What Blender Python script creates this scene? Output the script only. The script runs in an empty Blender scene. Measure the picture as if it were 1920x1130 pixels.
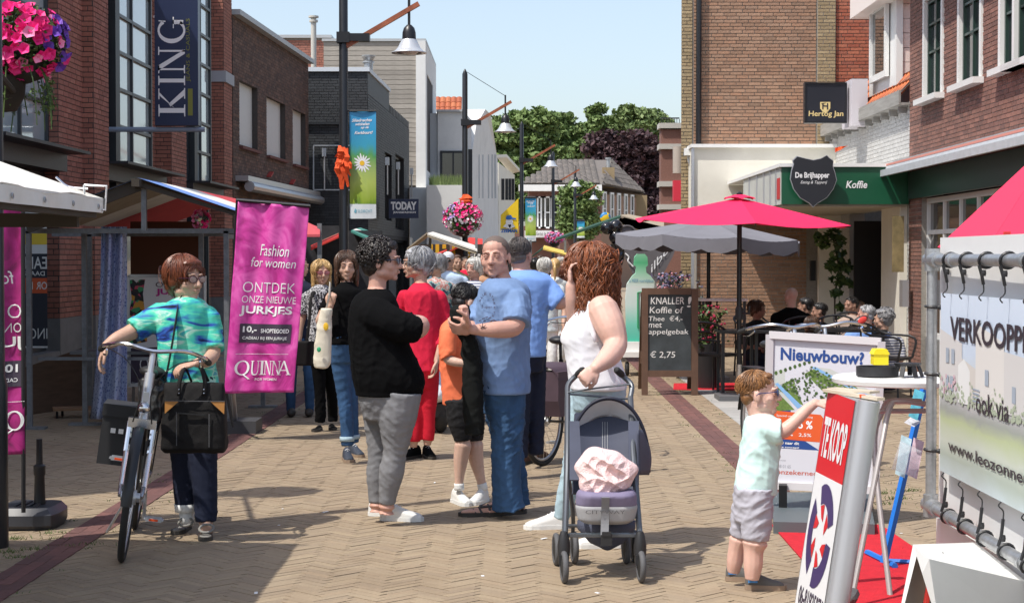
import bpy, bmesh, math, random
import numpy as np
from mathutils import Vector, Matrix, noise
R = math.radians
random.seed(7); rng = np.random.default_rng(7)
scene = bpy.context.scene
COL = scene.collection
# ---------------------------------------------------------------- camera, sky, sun, exposure
FPX, CX, CY, HZ, EYE = 3200.0, 960.0, 565.0, 483.0, 1.6
TILT = math.atan((CY-HZ)/FPX)
cd = bpy.data.cameras.new('camera'); cam = bpy.data.objects.new('camera', cd); COL.objects.link(cam)
cam.location = (0, 0, EYE); cam.rotation_euler = (math.pi/2-TILT, 0, 0)
cd.sensor_width = 36; cd.lens = 36*FPX/1920; cd.clip_start = .1; cd.clip_end = 3000
scene.camera = cam
SUN_DIR = Vector((-.80, -.60, 0)).normalized()
SUN_EL = R(59)
world = bpy.data.worlds.new("World"); scene.world = world; world.use_nodes = True
wn = world.node_tree.nodes; wl = world.node_tree.links
sky = wn.new('ShaderNodeTexSky'); sky.sky_type = 'NISHITA'; sky.sun_disc = False
sky.sun_elevation = SUN_EL; sky.sun_rotation = math.atan2(SUN_DIR.x, SUN_DIR.y)
sky.air_density = 1.0; sky.dust_density = 2.0; sky.ozone_density = 1.2; sky.altitude = 0
hs = wn.new('ShaderNodeHueSaturation'); hs.inputs['Saturation'].default_value = .8
wl.new(sky.outputs[0], hs.inputs['Color'])
wl.new(hs.outputs[0], wn['Background'].inputs['Color']); wn['Background'].inputs['Strength'].default_value = .15
sl = bpy.data.lights.new('sun', 'SUN'); sl.energy = 3.25; sl.angle = R(.6); sl.color = (1, .955, .88)
so = bpy.data.objects.new('sun', sl); COL.objects.link(so)
sd = Vector((SUN_DIR.x*math.cos(SUN_EL), SUN_DIR.y*math.cos(SUN_EL), math.sin(SUN_EL)))
so.rotation_euler = sd.to_track_quat('Z', 'Y').to_euler(); so.location = (-20, -20, 40)
vs = scene.view_settings
vs.view_transform = 'Standard'; vs.look = 'None'; vs.gamma = 1; vs.use_curve_mapping = False; vs.exposure = .5
scene.cycles.max_bounces = 6; scene.cycles.diffuse_bounces = 3; scene.cycles.glossy_bounces = 3
scene.cycles.transparent_max_bounces = 8; scene.cycles.transmission_bounces = 4
# ---------------------------------------------------------------- measuring helpers (photograph pixel + distance -> place)
_ct, _st = math.cos(TILT), math.sin(TILT)
def P(px, py, d):
    a = (px-CX)/FPX; b = (CY-py)/FPX
    x, y, z = a, _ct+b*_st, -_st+b*_ct
    k = d/y
    return Vector((x*k, d, EYE+z*k))
def G(px, py):
    a = (px-CX)/FPX; b = (CY-py)/FPX
    x, y, z = a, _ct+b*_st, -_st+b*_ct
    k = -EYE/z
    return Vector((x*k, y*k, 0))
def proj(p):
    v = Vector(p)-Vector((0, 0, EYE)); f = v.y*_ct-v.z*_st; u = v.y*_st+v.z*_ct
    return (CX+FPX*v.x/f, CY-FPX*u/f, f) if f > .1 else (1e6, 1e6, f)
def V(*a): return Vector(a)
# ---------------------------------------------------------------- materials
MATS = {}
def mat(name, base=(.5, .5, .5), rough=.6, metal=0, var=0., vs=8., bump=0., bs=40., isl=0., spec=.5, stretch=(1, 1, 1),
        pal=None, coat=0, alpha=1, emit=None, sss=0, trans=0, stain=0, ss=.7, dark=(.5, .5, .5), fn=None):
    if name in MATS: return MATS[name]
    m = bpy.data.materials.new(name); m.use_nodes = True; MATS[name] = m
    nt = m.node_tree; n = nt.nodes; l = nt.links; b = n['Principled BSDF']
    b.inputs['Roughness'].default_value = rough; b.inputs['Metallic'].default_value = metal
    b.inputs['Specular IOR Level'].default_value = spec; b.inputs['Coat Weight'].default_value = coat
    b.inputs['Alpha'].default_value = alpha; b.inputs['Transmission Weight'].default_value = trans
    if sss: b.inputs['Subsurface Weight'].default_value = sss; b.inputs['Subsurface Radius'].default_value = (.012, .005, .003); b.inputs['Subsurface Scale'].default_value = .6
    if emit: b.inputs['Emission Color'].default_value = (*emit[:3], 1); b.inputs['Emission Strength'].default_value = emit[3]
    tc = n.new('ShaderNodeTexCoord'); mp = n.new('ShaderNodeMapping'); mp.inputs['Scale'].default_value = stretch
    l.new(tc.outputs['Object'], mp.inputs['Vector']); m['_v'] = 1
    col = None
    def rand():
        g = n.new('ShaderNodeNewGeometry'); oi = n.new('ShaderNodeObjectInfo'); a = n.new('ShaderNodeMath'); a.operation = 'ADD'
        l.new(g.outputs['Random Per Island'], a.inputs[0]); l.new(oi.outputs['Random'], a.inputs[1])
        f = n.new('ShaderNodeMath'); f.operation = 'FRACT'; l.new(a.outputs[0], f.inputs[0]); return f.outputs[0]
    if fn: col = fn(n, l, mp.outputs[0], b)
    if pal:
        r = n.new('ShaderNodeValToRGB'); e = r.color_ramp.elements
        for i, c in enumerate(pal):
            t = i/max(1, len(pal)-1)
            if i < 2: e[i].position = t; e[i].color = (*c, 1)
            else: x = e.new(t); x.color = (*c, 1)
        if len(pal) > 2:
            for i, c in enumerate(pal): e[i].position = i/(len(pal)-1); e[i].color = (*c, 1)
        l.new(rand(), r.inputs[0]); col = r.outputs[0]
    if col is None:
        rgb = n.new('ShaderNodeRGB'); rgb.outputs[0].default_value = (*base, 1); col = rgb.outputs[0]
    if var or isl:
        h = n.new('ShaderNodeHueSaturation'); l.new(col, h.inputs['Color'])
        val = None
        if var:
            nz = n.new('ShaderNodeTexNoise'); nz.inputs['Scale'].default_value = vs; nz.inputs['Detail'].default_value = 5; nz.inputs['Roughness'].default_value = .65
            l.new(mp.outputs[0], nz.inputs['Vector'])
            mr = n.new('ShaderNodeMapRange'); mr.inputs[1].default_value = .3; mr.inputs[2].default_value = .7
            mr.inputs[3].default_value = 1-var; mr.inputs[4].default_value = 1+var; l.new(nz.outputs[0], mr.inputs[0]); val = mr.outputs[0]
        if isl:
            mr = n.new('ShaderNodeMapRange'); mr.inputs[3].default_value = 1-isl; mr.inputs[4].default_value = 1+isl; l.new(rand(), mr.inputs[0])
            if val: x = n.new('ShaderNodeMath'); x.operation = 'MULTIPLY'; l.new(val, x.inputs[0]); l.new(mr.outputs[0], x.inputs[1]); val = x.outputs[0]
            else: val = mr.outputs[0]
        l.new(val, h.inputs['Value']); col = h.outputs[0]
    if stain:
        nz = n.new('ShaderNodeTexNoise'); nz.inputs['Scale'].default_value = ss; nz.inputs['Detail'].default_value = 8; nz.inputs['Roughness'].default_value = .7
        tw = n.new('ShaderNodeNewGeometry'); l.new(tw.outputs['Position'], nz.inputs['Vector'])
        mr = n.new('ShaderNodeMapRange'); mr.inputs[1].default_value = .48; mr.inputs[2].default_value = .68; mr.inputs[4].default_value = stain; l.new(nz.outputs[0], mr.inputs[0])
        mx = n.new('ShaderNodeMix'); mx.data_type = 'RGBA'; mx.blend_type = 'MULTIPLY'; l.new(mr.outputs[0], mx.inputs[0]); l.new(col, mx.inputs[6]); mx.inputs[7].default_value = (*dark, 1); col = mx.outputs[2]
    l.new(col, b.inputs['Base Color'])
    if bump:
        nz = n.new('ShaderNodeTexNoise'); nz.inputs['Scale'].default_value = bs; nz.inputs['Detail'].default_value = 4
        l.new(mp.outputs[0], nz.inputs['Vector']); bp = n.new('ShaderNodeBump'); bp.inputs['Strength'].default_value = bump; bp.inputs['Distance'].default_value = .01
        l.new(nz.outputs[0], bp.inputs['Height']); l.new(bp.outputs[0], b.inputs['Normal'])
    return m
def ramp(n, l, fac, stops, interp='LINEAR'):
    r = n.new('ShaderNodeValToRGB'); e = r.color_ramp.elements; r.color_ramp.interpolation = interp
    while len(e) < len(stops): e.new(.5)
    for x, (p, c) in zip(e, stops): x.position = p; x.color = (*c, 1)
    l.new(fac, r.inputs[0]); return r.outputs[0]
def tex(n, l, vec, kind, scale, detail=4, **k):
    t = n.new('ShaderNodeTex'+kind); l.new(vec, t.inputs['Vector']); t.inputs['Scale'].default_value = scale
    if kind == 'Noise': t.inputs['Detail'].default_value = detail
    for a, b in k.items():
        if a in t.inputs: t.inputs[a].default_value = b
        else: setattr(t, a, b)
    return t
# ---------------------------------------------------------------- mesh builder (world coordinates, one object per build)
def basis(zdir, up=(0, 0, 1)):
    z = Vector(zdir).normalized(); u = Vector(up)
    if abs(z.dot(u)) > .98: u = Vector((0, 1, 0)) if abs(z.y) < .9 else Vector((1, 0, 0))
    x = u.cross(z).normalized(); y = z.cross(x)
    return x, y, z
def catmull(pts, k):
    pts = [np.array(p, float) for p in pts]
    if len(pts) < 3 or k < 2: return pts
    q = [2*pts[0]-pts[1]]+pts+[2*pts[-1]-pts[-2]]; out = []
    for i in range(1, len(q)-2):
        for j in range(k):
            t = j/k; a, b, c, d = q[i-1], q[i], q[i+1], q[i+2]
            out.append(.5*((2*b)+(-a+c)*t+(2*a-5*b+4*c-d)*t*t+(-a+3*b-3*c+d)*t**3))
    out.append(pts[-1]); return out
def wloc(o):
    v = Vector((0, 0, 0))
    while o is not None: v = v+o.location; o = o.parent
    return v
class MB:
    def __init__(s): s.v = []; s.f = []; s.m = []; s.mi = 0
    def add(s, vs, fs):
        o = len(s.v); s.v += [tuple(p) for p in vs]; s.f += [tuple(i+o for i in f) for f in fs]; s.m += [s.mi]*len(fs); return s
    def box(s, c, size, rz=0, X=None, Y=None, Z=None):
        c = Vector(c); a, b, h = [k/2 for k in size]
        if X is None: X = Vector((math.cos(rz), math.sin(rz), 0)); Y = Vector((-math.sin(rz), math.cos(rz), 0)); Z = Vector((0, 0, 1))
        else:
            X = Vector(X).normalized(); Z = Vector(Z).normalized() if Z is not None else None
            if Z is None: Z = Vector((0, 0, 1))
            Y = Z.cross(X).normalized() if Y is None else Vector(Y)
        p = [c+X*(a*i)+Y*(b*j)+Z*(h*k) for k in (-1, 1) for j in (-1, 1) for i in (-1, 1)]
        return s.add(p, [(0, 2, 3, 1), (4, 5, 7, 6), (0, 1, 5, 4), (2, 6, 7, 3), (0, 4, 6, 2), (1, 3, 7, 5)])
    def bx(s, x0, x1, y0, y1, z0, z1): return s.box(((x0+x1)/2, (y0+y1)/2, (z0+z1)/2), (x1-x0, y1-y0, z1-z0))
    def bar(s, a, b, w, h=None, up=(0, 0, 1)):
        a = Vector(a); b = Vector(b); x, y, z = basis(b-a, up); h = w if h is None else h
        return s.box((a+b)/2, (w, h, (b-a).length), X=x, Y=y, Z=z)
    def loft(s, rings, cap=True, closed=True):
        n = len(rings[0]); vs = [p for r in rings for p in r]; fs = []
        for i in range(len(rings)-1):
            for j in range(n if closed else n-1):
                k = (j+1) % n; fs.append((i*n+j, i*n+k, (i+1)*n+k, (i+1)*n+j))
        if cap: fs.append(tuple(reversed(range(n)))); fs.append(tuple(range((len(rings)-1)*n, len(rings)*n)))
        return s.add(vs, fs)
    def tube(s, pts, r, n=8, sub=1, cap=True, sq=1., up=(0, 0, 1), rnd=False):
        if sub > 1:
            rr = r if hasattr(r, '__len__') else [r]*len(pts)
            pts = catmull([(*p, q) for p, q in zip(pts, rr)], sub); r = [max(1e-4, p[3]) for p in pts]; pts = [p[:3] for p in pts]
        pts = [Vector(p) for p in pts]; r = list(r) if hasattr(r, '__len__') else [r]*len(pts)
        if rnd:
            d0 = (pts[0]-pts[1]).normalized(); d1 = (pts[-1]-pts[-2]).normalized()
            pts = [pts[0]+d0*r[0]*.95, pts[0]+d0*r[0]*.6]+pts+[pts[-1]+d1*r[-1]*.6, pts[-1]+d1*r[-1]*.95]; r = [r[0]*.25, r[0]*.8]+r+[r[-1]*.8, r[-1]*.25]
        x, y, z = basis(pts[1]-pts[0], up); rings = []
        for i, p in enumerate(pts):
            t = (pts[min(i+1, len(pts)-1)]-pts[max(i-1, 0)])
            if t.length > 1e-9:
                t.normalize(); x = (x-t*x.dot(t)); x = x.normalized() if x.length > 1e-6 else basis(t)[0]; y = t.cross(x)
            rings.append([p+x*(math.cos(2*math.pi*j/n)*r[i])+y*(math.sin(2*math.pi*j/n)*r[i]*sq) for j in range(n)])
        return s.loft(rings, cap)
    def ell(s, c, r, X=None, Y=None, Z=None, n=12, k=8):
        c = Vector(c); X = Vector(X or (1, 0, 0)); Y = Vector(Y or (0, 1, 0)); Z = Vector(Z or (0, 0, 1)); r = (r, r, r) if not hasattr(r, '__len__') else r
        rings = []
        for i in range(1, k):
            a = math.pi*i/k; q = math.sin(a); h = -math.cos(a)
            rings.append([c+X*(r[0]*q*math.cos(2*math.pi*j/n))+Y*(r[1]*q*math.sin(2*math.pi*j/n))+Z*(r[2]*h) for j in range(n)])
        o = len(s.v); s.loft(rings, False); b = len(s.v); s.v += [tuple(c-Z*r[2]), tuple(c+Z*r[2])]
        for j in range(n):
            kx = (j+1) % n; s.f.append((b, o+kx, o+j)); s.f.append((b+1, o+(k-2)*n+j, o+(k-2)*n+kx)); s.m += [s.mi]*2
        return s
    def lathe(s, prof, c=(0, 0, 0), n=16, axis=(0, 0, 1), cap=True):
        x, y, z = basis(axis); c = Vector(c)
        return s.loft([[c+z*h+x*(r*math.cos(2*math.pi*j/n))+y*(r*math.sin(2*math.pi*j/n)) for j in range(n)] for r, h in prof], cap)
    def prism(s, pts, ext):
        pts = [Vector(p) for p in pts]; e = Vector(ext); n = len(pts)
        return s.add(pts+[p+e for p in pts], [tuple(reversed(range(n))), tuple(range(n, 2*n))]+[(i, (i+1) % n, n+(i+1) % n, n+i) for i in range(n)])
    def grid(s, fn, nu, nv, thick=0):
        vs = [fn(i/nu, j/nv) for j in range(nv+1) for i in range(nu+1)]; w = nu+1
        fs = [(j*w+i, j*w+i+1, (j+1)*w+i+1, (j+1)*w+i) for j in range(nv) for i in range(nu)]
        if not thick: return s.add(vs, fs)
        a = Vector(vs[1])-Vector(vs[0]); b = Vector(vs[w])-Vector(vs[0]); t = a.cross(b).normalized()*thick; N = len(vs)
        ed = [i for i in range(nu+1)]+[j*w+nu for j in range(1, nv+1)]+[nv*w+i for i in range(nu-1, -1, -1)]+[j*w for j in range(nv-1, 0, -1)]
        return s.add([Vector(v)+t/2 for v in vs]+[Vector(v)-t/2 for v in vs], fs+[tuple(N+i for i in reversed(f)) for f in fs]+[(ed[k], N+ed[k], N+ed[(k+1) % len(ed)], ed[(k+1) % len(ed)]) for k in range(len(ed))])
    def torus(s, c, Rr, r, axis=(0, 0, 1), n=24, k=8, a0=0, a1=2*math.pi, X=None):
        x, y, z = basis(axis); c = Vector(c)
        if X is not None: x = Vector(X).normalized(); y = z.cross(x)
        full = abs(a1-a0-2*math.pi) < 1e-6; m = n if full else n+1
        pts = [c+x*(math.cos(a0+(a1-a0)*i/n)*Rr)+y*(math.sin(a0+(a1-a0)*i/n)*Rr) for i in range(m)]
        if not full: return s.tube(pts, r, k)
        rings = []
        for i in range(n):
            d = (pts[i]-c).normalized(); rings.append([pts[i]+d*(r*math.cos(2*math.pi*j/k))+z*(r*math.sin(2*math.pi*j/k)) for j in range(k)])
        rings.append(rings[0]); o = len(s.v); s.v += [tuple(p) for r_ in rings[:-1] for p in r_]
        for i in range(n):
            for j in range(k):
                s.f.append((o+i*k+j, o+((i+1) % n)*k+j, o+((i+1) % n)*k+(j+1) % k, o+i*k+(j+1) % k)); s.m.append(s.mi)
        return s
    def mesh(s, name, mats, off=Vector((0, 0, 0)), smooth=False):
        me = bpy.data.meshes.new(name)
        me.from_pydata([(p[0]-off.x, p[1]-off.y, p[2]-off.z) for p in s.v], [], s.f)
        mats = mats if isinstance(mats, (list, tuple)) else [mats]
        for m in mats: me.materials.append(m)
        if len(mats) > 1: me.polygons.foreach_set('material_index', s.m)
        if smooth: me.shade_smooth() if smooth is True else me.shade_auto_smooth(angle=smooth) if hasattr(me, 'shade_auto_smooth') else me.shade_smooth()
        return me
    def build(s, name, mats, parent=None, smooth=False, loc=None, **tags):
        off = wloc(parent) if parent is not None else Vector(loc if loc is not None else (0, 0, 0))
        o = bpy.data.objects.new(name, s.mesh(name, mats, off, True if smooth == 30 else smooth)); COL.objects.link(o)
        if parent is not None: o.parent = parent
        else: o.location = off
        if s.v and smooth == 30:
            try: o.data.set_sharp_from_angle(angle=R(35))
            except Exception: pass
        for k, v in tags.items(): o[k] = v
        return o
def thing(name, label, cat, loc, group=None):
    o = bpy.data.objects.new(name, None); COL.objects.link(o); o.location = loc; o.empty_display_size = .2
    o['label'] = label; o['category'] = cat
    if group: o['group'] = group
    return o
def tag(o, label, cat, group=None):
    o['label'] = label; o['category'] = cat
    if group: o['group'] = group
    return o
def copy_tree(o, parent=None):
    c = o.copy(); COL.objects.link(c); c.parent = parent
    for ch in list(o.children): copy_tree(ch, c)
    return c
# ---------------------------------------------------------------- lettering
def text_mesh(txt, bold=0., res=3, space=1., shear=0.):
    cu = bpy.data.curves.new('t', 'FONT'); cu.body = txt; cu.size = 1; cu.offset = bold; cu.resolution_u = res; cu.space_character = space; cu.shear = shear; cu.fill_mode = 'FRONT' if hasattr(cu, 'fill_mode') else 'BOTH'
    o = bpy.data.objects.new('t', cu); TMP.collection.objects.link(o); TVL.update()
    me = bpy.data.meshes.new_from_object(o.evaluated_get(TVL.depsgraph))
    vs = np.array([v.co[:] for v in me.vertices]); fs = [tuple(p.vertices) for p in me.polygons]
    bpy.data.objects.remove(o); bpy.data.curves.remove(cu); bpy.data.meshes.remove(me)
    return vs, fs
def text(mb, txt, fn, u0, u1, v0, v1, bold=0., keep=False, **k):
    """letters filling the rectangle u0..u1, v0..v1 of the surface fn(u,v)->point"""
    vs, fs = text_mesh(txt, bold, **k)
    if not len(vs): return mb
    lo = vs.min(0); hi = vs.max(0); w = max(hi[0]-lo[0], 1e-6); h = max(hi[1]-lo[1], 1e-6)
    return mb.add([fn(u0+(u1-u0)*(p[0]-lo[0])/w, v0+(v1-v0)*(p[1]-lo[1])/h) for p in vs], fs)
def strokes(mb, paths, fn, u0, v0, su, sv, r, tri=None):
    """flat pen strokes in letter space mapped to the surface"""
    for p in paths:
        q = [np.array(a, float) for a in p]
        L = []; Rr = []
        for i, a in enumerate(q):
            t = q[min(i+1, len(q)-1)]-q[max(i-1, 0)]; t /= (np.linalg.norm(t)+1e-9); nn = np.array([-t[1], t[0]]); w = r[0] if abs(t[1]) > abs(t[0]) else r[1]
            L.append(a+nn*w); Rr.append(a-nn*w)
        vs = [fn(u0+su*a[0], v0+sv*a[1]) for ab in zip(L, Rr) for a in ab]
        mb.add(vs, [(2*i, 2*i+1, 2*i+3, 2*i+2) for i in range(len(q)-1)])
    return mb
def flat(o, U, Vv, n=.003):
    """surface function of a flat rectangle: origin, u vector, v vector, lifted by n"""
    o = Vector(o); U = Vector(U); Vv = Vector(Vv); N = U.cross(Vv).normalized()*n
    return lambda u, v: o+U*u+Vv*v+N
TMP = bpy.data.scenes.new('workshop'); TVL = TMP.view_layers[0]
# ---------------------------------------------------------------- walls of single bricks
def wall_panel(mb, O, U, N, W, H, holes, th=.3, z0=0):
    us = sorted(set([0, W]+[min(max(h[k], 0), W) for h in holes for k in (0, 2)])); zs = sorted(set([z0, H]+[min(max(h[k], z0), H) for h in holes for k in (1, 3)]))
    solid = {}
    for i in range(len(us)-1):
        for j in range(len(zs)-1):
            cu, cz = (us[i]+us[i+1])/2, (zs[j]+zs[j+1])/2
            solid[i, j] = not any(h[0] < cu < h[2] and h[1] < cz < h[3] for h in holes)
    Z = Vector((0, 0, 1))
    def q(u, z, d): return O+U*u+Z*z-N*d
    for (i, j), s in solid.items():
        if not s: continue
        a, b, c, d = us[i], us[i+1], zs[j], zs[j+1]
        mb.add([q(a, c, 0), q(b, c, 0), q(b, d, 0), q(a, d, 0)], [(0, 1, 2, 3)]); mb.add([q(a, c, th), q(b, c, th), q(b, d, th), q(a, d, th)], [(3, 2, 1, 0)])
        for (k, l, e) in ((i-1, j, [(a, c), (a, d)]), (i+1, j, [(b, c), (b, d)]), (i, j-1, [(a, c), (b, c)]), (i, j+1, [(a, d), (b, d)])):
            if not solid.get((k, l), False):
                (u1, z1), (u2, z2) = e; mb.add([q(u1, z1, 0), q(u2, z2, 0), q(u2, z2, th), q(u1, z1, th)], [(0, 1, 2, 3)])
def bricks(parent, O, U, N, W, H, holes, m, bl=.21, bh=.05, joint=.011, z0=0, singles=300, out=.007, jit=.0015, soldier=None):
    """every brick proud of the mortar: the largest in view as objects, the rest joined"""
    Z = Vector((0, 0, 1)); full = []; rest = MB(); ch = bh+joint; nrow = int((H-z0)/ch)
    for r in range(nrow):
        z = z0+r*ch; zc = z+ch/2
        cuts = sorted([(max(0, h[0]), min(W, h[2])) for h in holes if h[1] < zc < h[3]])
        iv = []; p = 0
        for a, b in cuts:
            if a > p+.02: iv.append((p, a))
            p = max(p, b)
        if p < W-.02: iv.append((p, W))
        off = (bl+joint)*(.5 if r % 2 else 0)-(.25*(bl+joint) if r % 3 == 1 else 0)
        for a, b in iv:
            k = math.floor((a-off)/(bl+joint))
            while True:
                s0 = off+k*(bl+joint); s1 = s0+bl; k += 1
                if s0 >= b-.02: break
                c0, c1 = max(s0, a+joint*.4), min(s1, b-joint*.4)
                if c1-c0 < .025: continue
                o = out+random.uniform(-jit, jit); cen = O+U*((c0+c1)/2)+Z*(z+joint/2+bh/2)
                if abs(c1-c0-bl) < .002: full.append((cen, o))
                else: rest.box(cen+N*(o/2-.003), (c1-c0, bh, o+.006), X=U, Y=Z, Z=N)
    vis = []
    for c, o in full:
        x, y, f = proj(c); vis.append((0 if (-20 < x < 1940 and -20 < y < 1150) else 1, f))
    order = sorted(range(len(full)), key=lambda i: vis[i]); sing = set(order[:singles])
    for i in sing:
        if vis[i][0]: sing = sing-{i}
    me = MB().box((0, 0, 0), (bl, bh, .013), X=U, Y=Z, Z=N).mesh('brick', m); pw = wloc(parent)
    for i, (c, o) in enumerate(full):
        if i in sing:
            b = bpy.data.objects.new('brick', me); b.location = c+N*(o-.0065)-pw; b.parent = parent; COL.objects.link(b)
        else: rest.box(c+N*(o/2-.003), (bl, bh, o+.006), X=U, Y=Z, Z=N)
    if rest.v: rest.build('brickwork', m, parent, kind='stuff')
def window(parent, O, U, N, u0, z0, u1, z1, nx=1, ny=1, mf=None, mg=None, fw=.05, mw=.03, inset=.1, dep=.06, name='window', xs=None, ys=None):
    Z = Vector((0, 0, 1)); mb = MB(); c = lambda u, z, d=0: O+U*u+Z*z-N*(inset+d)
    def br(a, b, z, w, dd=0): mb.box(c((a+b)/2, (z+w)/2, dd), (b-a, w-z, dep), X=U, Y=Z, Z=N)
    br(u0, u1, z0, z0+fw); br(u0, u1, z1-fw, z1); br(u0, u0+fw, z0+fw, z1-fw); br(u1-fw, u1, z0+fw, z1-fw)
    a, b, e, g = u0+fw, u1-fw, z0+fw, z1-fw
    xs = [a+(b-a)*i/nx for i in range(nx+1)] if xs is None else [a]+xs+[b]; ys = [e+(g-e)*i/ny for i in range(ny+1)] if ys is None else [e]+ys+[g]
    for x in xs[1:-1]: br(x-mw/2, x+mw/2, e, g, .004)
    for y in ys[1:-1]:
        for i in range(len(xs)-1):
            br(xs[i]+(mw/2 if i else 0)+.0005, xs[i+1]-(mw/2 if i < len(xs)-2 else 0)-.0005, y-mw/2, y+mw/2, .006)
    f = mb.build(name, mf, parent)
    for i in range(len(xs)-1):
        for j in range(len(ys)-1):
            t = random.uniform(-.004, .004)
            p = MB().box(c((xs[i]+xs[i+1])/2, (ys[j]+ys[j+1])/2, .012), (xs[i+1]-xs[i], ys[j+1]-ys[j], .006), X=(U+N*t).normalized(), Y=Z, Z=N)
            p.build('pane', mg, f)
    return f
# ---------------------------------------------------------------- shared materials
glass = mat('window_glass', (.02, .025, .028), rough=.03, spec=1., coat=.6)
glass_dim = mat('shop_glass', (.03, .03, .03), rough=.06, spec=.8, coat=.3)
steel_dark = mat('dark_steel', (.025, .028, .032), rough=.45, spec=.4)
black_paint = mat('black_paint', (.012, .012, .014), rough=.38)
pole_black = mat('pole_black', (.014, .015, .017), rough=.32, var=.15, vs=6)
galv = mat('galvanised_steel', (.42, .43, .44), rough=.42, metal=.75, var=.18, vs=25)
galv_dull = mat('weathered_galvanised', (.2, .21, .22), rough=.6, metal=.5, var=.2, vs=20)
chrome = mat('polished_metal', (.7, .7, .72), rough=.2, metal=1)
alu = mat('satin_aluminium', (.56, .57, .59), rough=.38, metal=.8)
white_paint = mat('white_paint', (.78, .78, .76), rough=.45, var=.04, vs=3)
cream_paint = mat('cream_paint', (.74, .71, .62), rough=.55, var=.04, vs=3, stain=.2, ss=1.5, dark=(.75, .7, .6))
white_render = mat('white_render', (.70, .70, .68), rough=.8, var=.05, vs=2, bump=.2, bs=60, stain=.18, ss=.9)
plastic_black = mat('black_plastic', (.02, .02, .022), rough=.5, bump=.1, bs=200)
rubber = mat('black_rubber', (.018, .018, .018), rough=.75)
rubber_grey = mat('grey_rubber', (.09, .09, .095), rough=.75)
mortar_grey = mat('mortar_grey', (.27, .25, .22), rough=.9, var=.15, vs=20)
mortar_dark = mat('mortar_dark', (.07, .06, .055), rough=.9, var=.15, vs=20)
wood_brown = mat('varnished_wood', (.17, .07, .035), rough=.45, var=.35, vs=9, stretch=(1, 1, 8))
wood_pale = mat('weathered_timber', (.33, .30, .26), rough=.8, var=.22, vs=7, stretch=(.6, 1, 9), isl=.16)
stone_grey = mat('blue_stone', (.19, .19, .185), rough=.7, var=.12, vs=6, bump=.2)
gold = mat('gold_print', (.62, .48, .22), rough=.4)
white_print = mat('white_print', (.82, .82, .82), rough=.55)
dark_print = mat('dark_print', (.02, .02, .035), rough=.5)
orange_cloth = mat('orange_cloth', (.78, .09, .015), rough=.8, var=.12, vs=9)
BR_RED = mat('red_brick', rough=.85, pal=[(.36, .145, .10), (.28, .115, .083), (.40, .17, .12), (.32, .13, .095)], var=.14, vs=30, bump=.35, bs=70)
BR_BROWN = mat('dark_brown_brick', rough=.88, pal=[(.13, .075, .055), (.085, .055, .045), (.17, .095, .07), (.105, .07, .06), (.2, .12, .09)], var=.18, vs=25, bump=.4, bs=60)
BR_BLACK = mat('black_painted_brick', (.035, .038, .042), rough=.6, isl=.22, var=.15, vs=10, bump=.4, bs=40)
BR_TAN = mat('tan_brown_brick', rough=.9, pal=[(.33, .19, .12), (.27, .16, .105), (.38, .23, .15), (.30, .19, .13), (.36, .20, .125), (.24, .15, .10)], var=.16, vs=25, bump=.5, bs=50)
BR_YEL = mat('olive_yellow_brick', rough=.9, pal=[(.34, .25, .14), (.28, .21, .12), (.38, .29, .17)], var=.16, vs=25, bump=.5, bs=50)
BR_ORANGE = mat('orange_red_brick', rough=.88, pal=[(.38, .11, .06), (.30, .085, .05), (.44, .15, .085), (.27, .09, .06)], var=.14, vs=25, bump=.4, bs=50)
BR_MAROON = mat('maroon_brick', rough=.86, pal=[(.235, .11, .08), (.18, .088, .068), (.27, .13, .098), (.15, .078, .063), (.29, .14, .105)], var=.18, vs=25, bump=.45, bs=50)
BR_WHITE = mat('whitewashed_brick', (.47, .465, .45), rough=.85, isl=.08, var=.1, vs=15, bump=.5, bs=50)
canvas_white = mat('white_canvas', (.74, .72, .67), rough=.85, var=.06, vs=4, bump=.15, bs=8, stain=.25, ss=3, dark=(.8, .76, .68))
glass_pale = mat('pale_sky_painted_glass', (.46, .52, .53), rough=.06, spec=.9, coat=.6)  # pale base colour paints in the bright sky reflection and blinds behind
# ================================================================ THE GROUND
XV = Vector((1, 0, 0)); YV = Vector((0, 1, 0)); ZV = Vector((0, 0, 1))
PAV = mat('buff_clay_paver', rough=.88, pal=[(.315, .24, .16), (.29, .22, .145), (.335, .258, .17), (.305, .235, .158), (.275, .21, .143), (.32, .24, .158)], var=.1, vs=40, bump=.3, bs=60, stain=.6, ss=.8, dark=(.68, .64, .60))
PAV_RED = mat('purple_red_paver', rough=.85, pal=[(.155, .07, .06), (.12, .058, .052), (.18, .08, .068)], var=.15, vs=30, bump=.3)
def far_paving(n, l, vec, b):
    g = n.new('ShaderNodeNewGeometry'); nz = tex(n, l, g.outputs['Position'], 'Noise', .9, 8); nz2 = tex(n, l, g.outputs['Position'], 'Noise', 14, 3)
    a = n.new('ShaderNodeMath'); a.operation = 'ADD'; l.new(nz.outputs[0], a.inputs[0]); l.new(nz2.outputs[0], a.inputs[1])
    h = n.new('ShaderNodeMath'); h.operation = 'MULTIPLY'; h.inputs[1].default_value = .5; l.new(a.outputs[0], h.inputs[0])
    return ramp(n, l, h.outputs[0], [(.35, (.25, .19, .13)), (.65, (.33, .255, .175))])
FARPAV = mat('distant_paving', rough=.9, fn=far_paving)
SAND = mat('joint_sand', (.14, .11, .075), rough=1, var=.3, vs=9)
gr = MB(); gr.add([(-400, -60, -.013), (400, -60, -.013), (400, 36, -.013), (-400, 36, -.013)], [(0, 1, 2, 3)]); gr.mi = 1
gr.add([(-400, 36, -.009), (400, 36, -.009), (400, 900, -.009), (-400, 900, -.009)], [(0, 1, 2, 3)])
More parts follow.
